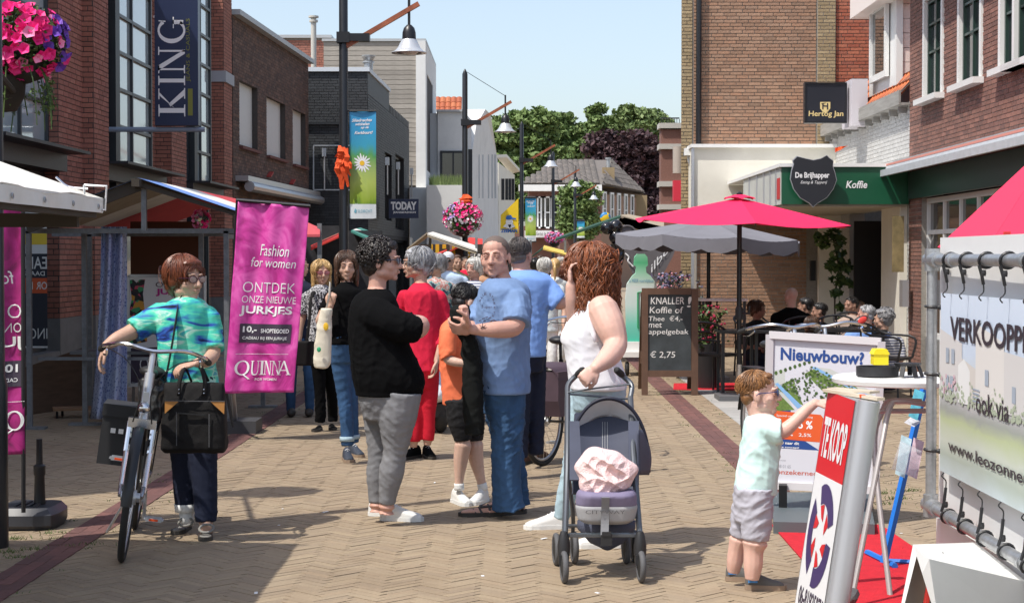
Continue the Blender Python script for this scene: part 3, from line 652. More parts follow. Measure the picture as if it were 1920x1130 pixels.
tiles(gh, E1+V(0, -.02, .05), U2, S2, W2, H2_, TILE_G, .3, .36, clip=lambda u, v: (u*W2 > e_*v) and (u*W2 < W2-(W2-e_)*v), name='roof')
MB().bx(a.x-.35, b.x, 89.7, 90.3, ez-.35, ez-.02).build('gutter', white_paint, gh)
Ah, Uh, Wh = facade((b.x, 90.3), (cR.x-.2, 97)); Nh = Vector((Uh.y, -Uh.x, 0))
m = MB(); wall_panel(m, Ah, Uh, Nh, Wh, cR.z-.3, [], .3); m.build('wall', BR_TAN, gh)
A, U, W = Ah, Uh, Wh; N = Nh
for px in (1132, 1146, 1159, 1172, 1184):
    u = ud(px); window(gh, A, U, N, u-.3, 3.3, u+.3, 5.1, 1, 2, white_paint, glass_dim, .1, .06, -.04)
MB().bx(P(1192, 0, 96).x, P(1214, 0, 96).x, 96, 99, 0, P(0, 366, 96).z).build('yellow_wing', BR_YEL, gh)
ch = MB(); q = P(1141, 345, 92.5); ch.box((q.x, 92.8, P(0, 333, 92.5).z), (.65, .6, 1.1)); ch.build('chimney', BR_YEL, gh); ch = MB(); ch.lathe([(.1, 0), (.1, .5), (.16, .52), (.16, .6)], (q.x, 92.8, P(0, 316, 92.5).z), 10); ch.build('flue', galv, gh)
for px in (999, 1013, 1024, 1041):
    w_ = .3; q = P(px, 400, 90.2); window(gh, Vector((q.x, 90.3, 0)), XV, -YV, -w_, P(0, 428, 90).z, w_, P(0, 368, 90).z, 1, 2, white_paint, glass_dim, .08, .06, -.05)
MB().bx(P(984, 0, 89).x, P(1056, 0, 89).x, 89.2, 90.2, P(0, 445, 89).z, P(0, 432, 89).z).build('fascia', white_paint, gh)
gh2 = thing('green_fascia_shop', 'far low shop with dark green fascia under the small tree', 'shop', (P(1080, 0, 84).x, 84, 0))
MB().bx(P(1050, 0, 84).x, P(1088, 0, 84).x, 84, 88, 0, P(0, 412, 84).z).build('wall', BR_MAROON, gh2); MB().bx(P(1050, 0, 84).x, P(1088, 0, 84).x, 83.5, 84, P(0, 422, 84).z, P(0, 410, 84).z).build('fascia', mat('dark_green', (.02, .05, .04), rough=.5), gh2)
fb = P(1070, 433, 83.4); MB().bx(P(1052, 0, 83.4).x, P(1078, 0, 83.4).x, 83.4, 83.5, P(0, 436, 83.4).z, P(0, 423, 83.4).z).build('sign_board', white_paint, gh2)
L = MB(); f_ = lambda u, v: Vector((P(1053+24*u, 0, 83.38).x, 83.37, P(0, 433-7*v, 83.38).z)); text(L, 'Gerbel de B', f_, .05, .95, .2, .9); L.build('lettering', dark_print, gh2)
L = MB(); f_ = lambda u, v: Vector((P(1004+30*u, 0, 89.15).x, 89.15, P(0, 441-6*v, 89.15).z)); text(L, 'Gerbel de Bot', f_, .05, .95, 0, 1); L.build('lettering', dark_print, gh)
# distant filler row so that the street does not end in the open
frow = thing('distant_brick_row', 'low brick shops closing the far end of the street below the trees', 'building', (P(1150, 0, 108).x, 108, 0))
MB().bx(P(880, 0, 108).x, P(1300, 0, 108).x, 108, 114, 0, 3.6).build('wall', BR_MAROON, frow)
for px in range(900, 1290, 22): window(frow, Vector((P(px, 0, 108).x, 108, 0)), XV, -YV, 0, .6, .6, 2.6, 1, 1, white_paint, glass_dim, .08, .05, -.05)
# ================================================================ RIGHT 1: near maroon brick building
r1 = thing('maroon_brick_building', 'near right maroon brick building with white framed sash windows and a rolled awning', 'building', (xr(20), 20, 0))
A = Vector((xr(24.5), 24.5, 0)); U = Vector((-.0078, -1, 0)).normalized(); N = Vector((-1, .0078, 0)).normalized(); W = 9.0; H1 = 5.72
udr = lambda px: 24.5-17640/(px-985)
wz = [(udr(1731), 3.78, udr(1768), 5.22), (udr(1796), 3.78, udr(1841), 5.22), (udr(1873), 3.78, udr(1930), 5.22), (5.2, 3.78, 6.3, 5.22)]
hol = wz+[(udr(1728), 0, 8.6, 2.52)]
m = MB(); wall_panel(m, A, U, N, W, H1, hol, .3); m.build('wall', mortar_grey, r1)
bricks(r1, A, U, N, W, H1, hol, BR_MAROON, singles=300, bl=.19, bh=.045, joint=.011, out=.008)
MB().bx(A.x+.32, A.x+8, 15.6, 24.45, 0, H1).build('roof', mortar_dark, r1)
Oe = A+N*0+U*-.0
# side wall of R1 above R2 (faces away) and dark gutter
m = MB(); m.box(A+U*(W/2)+N*.28+ZV*(H1+.07), (W+.3, .5, .16), X=U, Z=ZV); m.build('gutter', black_paint, r1)
m = MB(); m.box(A-U*.02+YV*0-N*3+ZV*(H1/2), (.04, 6, H1), X=U, Z=ZV); m.build('end_wall', BR_MAROON, r1)
frw = mat('white_gloss_frame', (.74, .74, .72), rough=.35); frg = mat('dark_green_gloss', (.02, .045, .035), rough=.3)
for h in wz:
    o = MB(); c = lambda u, z: A+U*u+ZV*z
    for (a, b, z0, z1) in ((h[0], h[0]+.09, h[1], h[3]), (h[2]-.09, h[2], h[1], h[3]), (h[0]+.09, h[2]-.09, h[3]-.1, h[3])): o.box(c((a+b)/2, (z0+z1)/2)-N*.03, (b-a, .12, z1-z0), X=U, Z=ZV)
    o.build('window_casing', frw, r1)
    window(r1, A, U, N, h[0]+.092, h[1], h[2]-.092, h[3]-.102, 2, 1, frg, glass, .05, .03, .05, ys=[h[1]+.62, h[1]+1.0])
    MB().box(c((h[0]+h[2])/2, h[1]-.045)+N*.06, (h[2]-h[0]+.12, .16, .075), X=U, Z=ZV).build('sill', frw, r1)
    cu = MB(); cu.box(c(h[0]+.42, (h[1]+h[3])/2)-N*.2, (.3, .02, 1.35), X=U, Z=ZV); cu.build('curtain', mat('pale_curtain', (.5, .48, .42), rough=.9, var=.1), r1)
o = MB(); o.box(A+U*4.2+N*.14+ZV*2.98, (8.4, .26, .05), X=(U), Z=(ZV+N*.25).normalized(), Y=None); o.tube([A+U*.0+N*.3+ZV*2.86, A+U*8.5+N*.3+ZV*2.86], .075, 10); o.box(A+U*4.2+N*.42+ZV*2.80, (8.4, .05, .09), X=U, Z=ZV); o.build('awning_cassette', mat('pale_grey_metal', (.45, .48, .5), rough=.45, var=.1), r1, smooth=30)
o = MB(); o.box(A+U*4.2+N*.35+ZV*2.92, (8.3, .03, .03), X=U, Z=ZV); o.build('rolled_fabric', mat('salmon_fabric', (.6, .25, .2), rough=.9), r1)
MB().box(A+U*4.3+N*.03+ZV*2.62, (8.3, .06, .38), X=U, Z=ZV).build('fascia', frg, r1)
window(r1, A, U, N, hol[4][0], .5, 8.6, 2.42, 9, 1, frw, glass_dim, .07, .06, .1, ys=[1.95], name='shop_window')
MB().box(A+U*(4.8)-N*.1+ZV*.25, (7.6, .2, .5), X=U, Z=ZV).build('stall_riser', stone_grey, r1)
# ================================================================ RIGHT 2: low white brick house with dormer
r2 = thing('low_white_house', 'low whitewashed brick house with orange tiles, timber gutter and a pale dormer', 'house', (xr(27.5), 27.5, 0))
A = Vector((xr(31), 31, 0)); W = 6.5; He = 3.84
hol = [(2.0, 0, 5.2, 2.35)]
m = MB(); wall_panel(m, A, U, N, W, He, hol, .25); m.build('wall', mat('mortar_pale', (.5, .49, .46), rough=.9), r2)
bricks(r2, A, U, N, W, He-.1, hol, BR_WHITE, singles=220, bl=.2, bh=.05, z0=0, out=.006)
gt = MB(); WT = mat('weathered_white_timber', (.27, .26, .24), rough=.8, var=.25, vs=5, stretch=(1, .3, 4))
gt.box(A+U*3.25+N*.08+ZV*(He-.04), (6.6, .16, .03), X=U, Z=ZV); gt.box(A+U*3.25+N*.16+ZV*(He+.05), (6.6, .03, .2), X=U, Z=ZV); gt.build('gutter', WT, r2)
for i in range(11): MB().box(A+U*(.3+.6*i)+N*.07+ZV*(He-.11), (.05, .12, .09), X=U, Z=ZV).build('bracket', WT, r2)
S = (-N+ZV*1.05).normalized(); rf = MB(); q0 = A+N*.15+ZV*(He+.1)
rf.add([q0, q0+U*6.5, q0+U*6.5+S*3.6, q0+S*3.6], [(0, 1, 2, 3)]); rf.build('roof_deck', mortar_dark, r2)
TILE_O = mat('bright_orange_tile', rough=.7, pal=[(.62, .15, .035), (.52, .11, .03), (.7, .2, .05)], var=.12, vs=15)
tiles(r2, q0+U*6.4+ZV*.03, -U, S, 6.4, 3.6, TILE_O, .21, .28, name='roof', singles=250)
# dormer
PINK = mat('pale_pink_board', (.72, .60, .55), rough=.6, var=.04)
dx0, dx1 = P(1655, 0, 26).x+.24, 8.5; dz0, dz1 = 3.9, 6.6; dor = MB(); dor.bx(dx0+.02, dx1, 26.02, 28.0, dz0, dz1); dor.build('dormer', PINK, r2)
for i in range(12):
    MB().bx(dx0+.02, dx1, 25.985, 26.02, dz0+.22*i+.008, dz0+.22*(i+1)).build('plank', PINK, r2)
MB().bx(dx0-.04, dx0+.06, 25.95, 26.06, dz0, dz1-.55).build('corner_post', frw, r2)
fx = dx0-.02; O2 = Vector((fx, 28.0, 0)); dw = MB(); dw.bx(fx, fx+.04, 26.06, 28.0, dz0+.2, dz1); dw.build('dormer_cheek', frw, r2)
window(r2, O2, Vector((0, -1, 0)), Vector((-1, 0, 0)), .35, 4.4, 1.55, 5.6, 1, 1, frw, glass, .1, .05, -.05)
MB().bx(dx0-.3, dx1, 25.7, 28.2, 5.52, 6.7).build('dormer_fascia', mat('pink_white_board', (.76, .68, .64), rough=.5), r2)
MB().bx(P(1598, 0, 27.4).x, P(1628, 0, 27.4).x, 27.4, 28.2, P(0, 236, 27.4).z, P(0, 148, 27.4).z).build('cupboard_box', mat('lilac_grey_panel', (.55, .52, .55), rough=.6), r2)
# interior room behind the terrace: deep dark recess
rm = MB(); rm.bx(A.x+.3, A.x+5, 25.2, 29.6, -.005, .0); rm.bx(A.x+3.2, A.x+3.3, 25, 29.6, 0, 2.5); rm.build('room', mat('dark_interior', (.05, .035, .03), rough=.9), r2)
MB().box(A+U*5.75+N*.06+ZV*1.25, (1.3, .1, 2.5), X=U, Z=ZV).build('white_pilaster', cream_paint, r2)
# ================================================================ RIGHT 3: big tan gable
r3 = thing('tan_brick_gable_building', 'big windowless tan brick gable wall with black drainpipe above the cream extension', 'building', (4.5, 31, 0))
x0 = P(1276, 480, 31).x; x1 = P(1640, 480, 31).x; xm = [P(p_, 200, 31).x for p_ in (1300, 1530, 1565)]
m = MB(); m.prism([(x0+.01, 31.01, 0), (x1+3, 31.01, 0), (x1+3, 45, 0), (x0+1.75, 45, 0)], (0, 0, 9.2)); m.build('wall', mortar_grey, r3)
def seg(xa, xb, mt, ns, z0=0, pr=0.):
    bricks(r3, Vector((xa, 31-pr, 0)), XV, -YV, xb-xa, 9.2, [], mt, singles=ns, bl=.21, bh=.05, joint=.0125, z0=z0, out=.009)
    if pr: MB().bx(xa, xb, 31-pr, 31.02, 0, 9.2).build('pilaster', mortar_grey, r3)
z0g = 3.4
seg(x0, xm[0]-.02, BR_YEL, 40); seg(xm[0], xm[1], BR_TAN, 200, z0g); seg(xm[1]+.01, xm[2], BR_YEL, 40, z0g, .06); seg(xm[2]+.01, x1, BR_ORANGE, 60, z0g)
# low part, in the shade of the terrace
bricks(r3, Vector((xm[0], 30.35, 0)), XV, -YV, 2.55, 2.42, [(1.95, 0, 2.3, 2.3)], BR_TAN, singles=0, bl=.21, bh=.05, joint=.0125); MB().bx(xm[0], xm[0]+2.55, 30.35, 31.0, 0, 2.42).build('terrace_wall', mortar_grey, r3)
dp = MB(); q = P(1310, 200, 30.9).x; dp.tube([(q, 30.9, P(0, 277, 30.9).z), (q, 30.9, 9.2)], .05, 10); dp.build('drainpipe', black_paint, r3, smooth=30)
pz = P(0, 277, 30.3).z; px0 = P(1299, 0, 30.3).x; px1 = P(1590, 0, 30.3).x
MB().bx(px0, px1, 30.3, 30.97, 2.42, pz).build('cream_extension', cream_paint, r3); MB().bx(px0-.03, px1+.02, 30.22, 30.98, pz, pz+.06).build('extension_trim', white_paint, r3)
MB().bx(px0-.02, px0+.03, 30.25, 30.31, 0, pz-.01).build('grey_post', alu, r3)
cm = MB(); q = P(1290, 285, 30.8); cm.box(q, (.13, .2, .13)); cm.tube([q+V(0, .05, -.06), q+V(.03, .05, -.2), q+V(.1, .05, -.25)], .02, 6, sub=3); cm.tube([q+V(.02, .02, -.06), q+V(.06, .02, -.17), q+V(.12, .05, -.2)], .015, 6, sub=3); cm.build('camera_box', white_paint, r3)
# door wall beside the terrace wall
dd = MB(); dd.bx(P(1538, 0, 29.8).x, P(1595, 0, 29.8).x, 29.8, 29.95, 0, 2.42); dd.build('cream_door_wall', cream_paint, r3)
MB().bx(P(1523, 0, 29.7).x, P(1533, 0, 29.7).x, 29.75, 29.85, 1.2, 1.55).build('menu_box', black_paint, r3)
# ---- green terrace canopy
cn = thing('cafe_canopy', 'dark green box canopy reading Koffie over the cafe terrace', 'canopy', (4.77, 24.4, 2.36))
GREEN = mat('deep_green_panel', (.008, .085, .04), rough=.35, var=.06, vs=3)
a = P(1466, 383, 24.4); b = P(1704, 313, 24.4)
MB().bx(a.x, b.x, 24.4, 24.46, a.z, b.z).build('front_panel', GREEN, cn)
MB().bx(a.x-.04, b.x, 24.37, 30.28, b.z, b.z+.05).build('roof', white_paint, cn)
MB().bx(a.x+.02, b.x, 24.46, 30.28, a.z-.03, a.z+.01).build('soffit', mat('beige_soffit', (.42, .38, .31), rough=.7, var=.1), cn)
MB().bx(a.x-.01, a.x+.02, 24.46, 28.4, a.z, b.z).build('side_panel', mat('frosted_panel', (.55, .56, .52), rough=.35, var=.1, vs=5), cn)
for y in (24.8, 25.35, 26.0, 26.75, 27.6): MB().bx(a.x-.03, a.x-.012, y, y+.04, a.z, b.z).build('mullion', alu, cn)
MB().bx(a.x-.02, a.x-.013, 24.5, 24.75, a.z+.08, b.z-.15).build('red_print', mat('red_print', (.5, .03, .03)), cn)
L = MB(); f_ = lambda u, v: Vector((P(1588+40*u, 0, 24.39).x, 24.393, P(0, 353-14*v, 24.39).z)); text(L, 'Koffie', f_, 0, 1, 0, 1, .02, shear=.2); L.build('lettering', white_print, cn)
sh = thing('shield_sign', 'black shield shaped sign reading De Brijhapper on the green canopy', 'sign', (P(1525, 0, 24.2).x, 24.2, P(0, 387, 24.2).z))
outl = [(0, -47), (-7, -40), (-24, -30), (-36, -14), (-42, 4), (-40, 20), (-36, 32), (-38, 38), (-30, 46), (-14, 42), (0, 39), (14, 42), (25, 48), (30, 43), (37, 38), (36, 28), (40, 16), (43, 2), (37, -14), (25, -30), (7, -41)]
c = P(1525, 340, 24.2); k = 24.2/3200
MB().prism([c+V(x*k, 0, y*k) for x, y in outl], (0, .06, 0)).build('panel', mat('shield_black', (.02, .022, .028), rough=.4), sh)
MB().prism([c+V(x*k*1.03, .01, y*k*1.03) for x, y in outl], (0, .04, 0)).build('rim', alu, sh)
L = MB(); f_ = lambda u, v: c+V(k*(-34+64*u), -.004, k*(3+14*v)); text(L, 'De Brijhapper', f_, 0, 1, 0, 1, .03); f_ = lambda u, v: c+V(k*(-24+50*u), -.004, k*(-6+7*v)); text(L, 'Eating & Tapperij', f_, 0, 1, 0, 1, 0, shear=.4); L.build('lettering', white_print, sh)
t, fn, (w_, h_) = sign_panel('pub_sign', 'square black and gold beer sign reading Hertog Jan on the tan gable', 1508, 155, 1588, 231, 27.6, mat('sign_black', (.018, .02, .028), rough=.3), .12)
fr = MB()
for (u0, v0, u1, v1) in ((0, 0, 1, .03), (0, .97, 1, 1), (0, .03, .03, .97), (.97, .03, 1, .97)):
    p0, p1 = fn(u0, v0), fn(u1, v1); fr.bx(p0.x, p1.x, 27.58, 27.6, p0.z, p1.z)
fr.build('frame', black_paint, t)
L = MB(); text(L, 'Hertog Jan', fn, .1, .92, .13, .3, .015, shear=.05)
sh_ = [(.37, .52), (.61, .52), (.61, .36), (.55, .28), (.49, .25), (.43, .28), (.37, .36)]; L.add([fn(*q) for q in sh_], [tuple(range(7))])
L.build('lettering', gold, t); L = MB(); g2 = lambda u, v: fn(u, v)+V(0, -.004, 0)
for q in (((.42, .34), (.45, .34), (.45, .49), (.42, .49)), ((.53, .32), (.56, .34), (.56, .49), (.53, .49)), ((.44, .41), (.54, .4), (.54, .43), (.44, .44)), ((.40, .46), (.5, .49), (.5, .505), (.4, .48))): L.add([g2(*x) for x in q], [(0, 1, 2, 3)])
L.build('emblem', dark_print, t)
og = MB(); og.grid(lambda u, v: P(1587+14*u-8*u*v, 160+36*v+6*u, 27.9)+V(0, .05*math.sin(u*6), 0), 6, 6, .004); oo = og.build('orange_cloth', orange_cloth, loc=P(1590, 200, 27.9)); tag(oo, 'orange cloth hanging beside the black beer sign', 'cloth')
og = MB(); og.grid(lambda u, v: P(1566+24*u, 277-4*u+9*v*(1-u), 27.7)+V(0, .04*math.sin(u*9), 0), 6, 3, .004); oo = og.build('orange_cloth', orange_cloth, loc=P(1575, 278, 27.7)); tag(oo, 'small orange rag caught below the timber gutter', 'cloth')
# ================================================================ RIGHT 4: building beyond the gable
r4 = thing('corniced_brick_building', 'narrow sight of a red brick front with pale cornices beyond the tan gable', 'building', (4.2, 44, 0))
xx = P(1253, 0, 44).x; zt = P(0, 232, 44).z
m = MB(); m.bx(xx, xx+2, 46, 46.6, 0, zt); m.build('wall', BR_MAROON, r4)
for y in (236, 275, 345, 388): z = P(0, y, 46).z; MB().bx(xx-.06, xx+1.6, 45.9, 46.6, z-.07, z+.07).build('cornice', mat('pale_stone2', (.48, .46, .42), rough=.8), r4)
for i in range(9): MB().bar((xx+.02+i*.07, 46.2, zt), (xx+.02+i*.07, 46.2, zt+.3), .015).build('railing_bar', steel_dark, r4)
MB().bx(xx+.0, xx+.5, 46.1, 46.2, zt+.3, zt+.33).build('railing', steel_dark, r4)
MB().bx(P(1264, 0, 40).x, P(1280, 0, 40).x, 40, 40.3, P(0, 377, 40).z, P(0, 338, 40).z).build('red_sign_box', mat('pinkish_red_box', (.6, .03, .06), rough=.5), r4)
cy_ = MB(); q = P(1266, 0, 41); cy_.tube([(q.x+.08, 41, P(0, 325, 41).z), (q.x+.08, 41, P(0, 275, 41).z)], .13, 12); cy_.build('duct', mat('beige_duct', (.4, .35, .3), rough=.6), r4, smooth=30)
# ================================================================ TREES
def leaf_cloud(mb, c, r, n, s, flat_=.75):
    c = Vector(c)
    for _ in range(n):
        v = Vector((random.gauss(0, 1), random.gauss(0, 1), random.gauss(0, 1))).normalized()*(random.random()**.45)
        p = c+Vector((v.x*r[0], v.y*r[1], v.z*r[2])); a = Vector((random.gauss(0, 1), random.gauss(0, 1), random.gauss(0, .6))).normalized(); b = a.cross(Vector((random.gauss(0, 1), random.gauss(0, 1), random.gauss(0, 1)))).normalized(); k = s*random.uniform(.6, 1.4)
        mb.add([p-a*k, p+b*k*.6, p+a*k, p-b*k*.6], [(0, 1, 2, 3)])
def tree(name, label, px, d, lobes, pal, leaf=.3, n=9000, sub=26, group='trees beyond the far houses', seed=1):
    """lobes: (px, py, rx_px, ry_px)"""
    random.seed(seed); k = d/FPX; TK = 1 if d > 100 else .4; t = thing(name, label, 'tree', (P(px, 0, d).x, d, 0), group)
    bark = mat('bark', (.07, .055, .04), rough=.95, bump=.5, bs=10); tr = MB(); top = max(lobes, key=lambda l: -l[1]); zb = P(0, max(l[1] for l in lobes), d).z
    tr.tube([(t.location.x, d, -.1), (t.location.x+.2, d, zb*.6), (t.location.x, d, zb+2)], [.45*TK, .35*TK, .22*TK], 8, sub=3)
    for l in lobes: tr.tube([(t.location.x, d, zb*.6), ((t.location.x+P(l[0], 0, d).x)/2, d, (zb+P(0, l[1], d).z)/2), P(l[0], l[1], d)], [.22*TK, .14*TK, .05*TK], 6, sub=3)
    tr.build('trunk', bark, t, smooth=30)
    m = mat('leaves_'+name+str(seed), rough=.65, pal=pal, spec=.3); lf = MB(); tot = sum(l[2]*l[3] for l in lobes)
    for l in lobes:
        c = P(l[0], l[1], d); rx, rz = l[2]*k, l[3]*k; share = l[2]*l[3]/tot
        for _ in range(max(4, int(sub*share*len(lobes)/2))):
            v = Vector((random.gauss(0, 1), random.gauss(0, 1), random.gauss(0, 1))).normalized()*random.uniform(.45, 1.0)
            cc = c+Vector((v.x*rx, v.y*rx*.8, v.z*rz)); q = random.uniform(.16, .36)
            leaf_cloud(lf, cc, (rx*q+.3, rx*q+.3, (rz*q+.2)*.7), int(n*share/max(4, sub*share*len(lobes)/2)), leaf)
    lf.build('crown', m, t); random.seed(seed+99); return t
GP = [(.10, .16, .045), (.14, .21, .065), (.17, .24, .08), (.12, .18, .05), (.20, .26, .10)]  # leaf greens here and below lightened, distance haze put into the colour
PP = [(.06, .032, .038), (.085, .045, .05), (.045, .028, .034), (.11, .065, .065)]
tree('deciduous_tree', 'broad green tree left of the tall grey roof, behind the white gables', 960, 126, [(925, 270, 34, 45), (965, 248, 40, 38), (1010, 235, 36, 36), (950, 320, 50, 50), (1010, 300, 50, 50), (990, 370, 60, 50), (930, 380, 30, 50)], GP, .2, 34000, 90, seed=3)
tree('deciduous_tree', 'green tree in the middle of the far treeline with a tall pointed top', 1060, 130, [(1050, 248, 32, 32), (1075, 270, 34, 40), (1120, 226, 22, 30), (1110, 250, 30, 30), (1060, 310, 50, 50)], [(.10, .16, .05), (.15, .215, .07), (.18, .24, .085)], .2, 26000, 80, seed=4)
tree('deciduous_tree', 'pale green tree at the right end of the far treeline', 1200, 130, [(1185, 235, 32, 34), (1222, 235, 30, 34), (1240, 265, 22, 40), (1150, 250, 30, 28), (1230, 320, 30, 60)], [(.12, .175, .06), (.16, .22, .08), (.19, .245, .10)], .2, 26000, 80, seed=5)
tree('copper_beech', 'dark purple beech tree standing in front of the green treeline', 1170, 116, [(1140, 280, 44, 36), (1190, 285, 50, 40), (1225, 330, 36, 55), (1160, 330, 60, 45), (1235, 390, 25, 50), (1200, 400, 60, 50)], PP, .18, 34000, 90, None, seed=6)
tree('street_tree', 'small green tree in front of the grey roofed house', 1087, 82, [(1085, 355, 22, 16), (1070, 370, 20, 20), (1100, 375, 22, 22), (1085, 400, 30, 26), (1080, 425, 28, 22), (1103, 425, 20, 20)], GP, .1, 16000, 60, None, seed=7)
random.seed(11)
# ================================================================ LAMP POSTS
AW = mat('red_brown_arm_wood', (.30, .09, .04), rough=.5, var=.35, vs=6, stretch=(1, 1, 1))
SHADE = mat('silver_lamp_shade', (.6, .62, .64), rough=.3, metal=.4)
def lamp_post():
    t = thing('lamp_post', 'tall black lamp post', 'lamp post', (0, 0, 0))
    p = MB(); p.lathe([(.075, 0), (.075, .9), (.062, .95), (.058, 5.55), (.03, 5.62), (.01, 5.66)], (0, 0, 0), 16); p.build('pole', pole_black, t, smooth=30)
    b = MB(); b.box((.14, -.0, 4.51), (.42, .16, .10)); b.box((0, 0, 4.51), (.17, .17, .14)); b.build('bracket', black_paint, t)
    a = MB(); a.bar((.02, 0, 4.39), (1.0, 0, 4.96), .075, .06); a.build('arm', AW, t)
    r = MB(); r.tube([(.87, 0, 4.62), (.87, 0, 5.1)], .018, 6); r.tube([(0, 0, 5.62), (.87, 0, 5.08)], .006, 4); r.build('rod', black_paint, t)
    c = MB(); c.lathe([(.03, 4.68), (.07, 4.64), (.088, 4.58), (.092, 4.49)], (.87, 0, 0), 16); c.build('lamp_cap', black_paint, t, smooth=30)
    s = MB(); s.lathe([(.09, 4.49), (.115, 4.45), (.15, 4.38), (.19, 4.335), (.235, 4.315), (.235, 4.305), (.17, 4.31)], (.87, 0, 0), 24, cap=False); s.build('lamp_shade', SHADE, t, smooth=True)
    bl = MB(); bl.ell((.87, 0, 4.33), (.13, .13, .05)); bl.build('lens', mat('lens', (.5, .5, .48), rough=.2), t, smooth=True)
    return t
LP = lamp_post(); lab = ['nearest tall black lamp post with an orange rag tied round it and a blue banner', 'second black lamp post, with a big pink flower basket and wire to its arm', 'third black lamp post with a banner beside the yellow flag', 'fourth black lamp post with a flower basket above the crowd', 'fifth black lamp post with a small blue banner before the small tree', 'sixth lamp post in front of the small tree and brick house', 'seventh lamp post seen small before the far brick house', 'last tiny lamp post beside the yellow brick wing']
posts = []
for i in range(8):
    if i < 5: d = 22.7*(1+i/1.6); px = [645, 872, 978, 1037, 1078][i]
    else: d = [97, 118, 141][i-5]; px = [1098, 1120, 1153][i-5]
    o = LP if i == 0 else copy_tree(LP); o.location = (P(px, 483, d).x, d, 0); o['label'] = lab[i]; o['group'] = 'black lamp posts with timber arms'; posts.append(o)
o = copy_tree(LP); o.location = (-2.86, 9.4, 0); o['label'] = 'black post at the left picture edge carrying the near flower basket'; o['group'] = 'black lamp posts with timber arms'
for ch in list(o.children):
    if ch.name.split('.')[0] not in ('pole',): bpy.data.objects.remove(ch)
# ---- orange rags
def rag(px0, px1, py0, py1, d, label):
    m = MB()
    for i in range(26):
        x = random.uniform(px0, px1); y = random.uniform(py0, py0+(py1-py0)*.35); L = random.uniform(.25, .8)*(py1-py0); w = random.uniform(4, 9)*d/22.7*.5
        c = [P(x, y, d-.08), P(x+random.uniform(-7, 7), y+L*.5, d-random.uniform(.08, .14)), P(x+random.uniform(-8, 8), min(py1, y+L), d-.09)]
        wv = V(w*d/3200*1.2, random.uniform(-.02, .02), 0); m.add([c[0]-wv*.5, c[0]+wv*.5, c[1]-wv, c[1]+wv, c[2]-wv*.3, c[2]+wv*.3], [(0, 1, 3, 2), (2, 3, 5, 4)])
    m.tube([P((px0+px1)/2, py0+6, d), P((px0+px1)/2, py0+26*22.7/d, d)], .075, 12)
    o = m.build('orange_cloth', orange_cloth, loc=P(px0, py1, d)); tag(o, label, 'cloth')
rag(634, 652, 272, 355, 22.7, 'ragged orange cloth strips tied round the nearest lamp post')
rag(870, 876, 364, 388, 36.9, 'small orange cloth tied to the second lamp post above the basket')
# ---- daisy banners
def daisy_bg(n, l, vec, b):
    tc = n.new('ShaderNodeTexCoord'); s = n.new('ShaderNodeSeparateXYZ'); l.new(tc.outputs['Generated'], s.inputs[0]); nz = tex(n, l, tc.outputs['Generated'], 'Noise', 3.5, 2)
    a = n.new('ShaderNodeMath'); a.operation = 'MULTIPLY_ADD'; a.inputs[1].default_value = .22; a.inputs[2].default_value = -.11; l.new(nz.outputs[0], a.inputs[0])
    c = n.new('ShaderNodeMath'); l.new(s.outputs[2], c.inputs[0]); l.new(a.outputs[0], c.inputs[1])
    return ramp(n, l, c.outputs[0], [(.0, (.62, .7, .68)), (.12, (.7, .75, .7)), (.135, (.1, .22, .02)), (.2, (.28, .4, .03)), (.33, (.4, .5, .1)), (.45, (.3, .42, .12)), (.58, (.08, .3, .08)), (.7, (.03, .3, .45)), (.85, (.03, .3, .55)), (1, (.05, .32, .6))])
DAISY = mat('daisy_banner_print', rough=.5, fn=daisy_bg)
PET = mat('daisy_white', (.75, .76, .78), rough=.6); YEL = mat('daisy_yellow', (.75, .45, .02), rough=.6); PALE = mat('banner_foot_white', (.68, .73, .74), rough=.6); TEAL = mat('banner_teal_print', (.15, .4, .5), rough=.6)
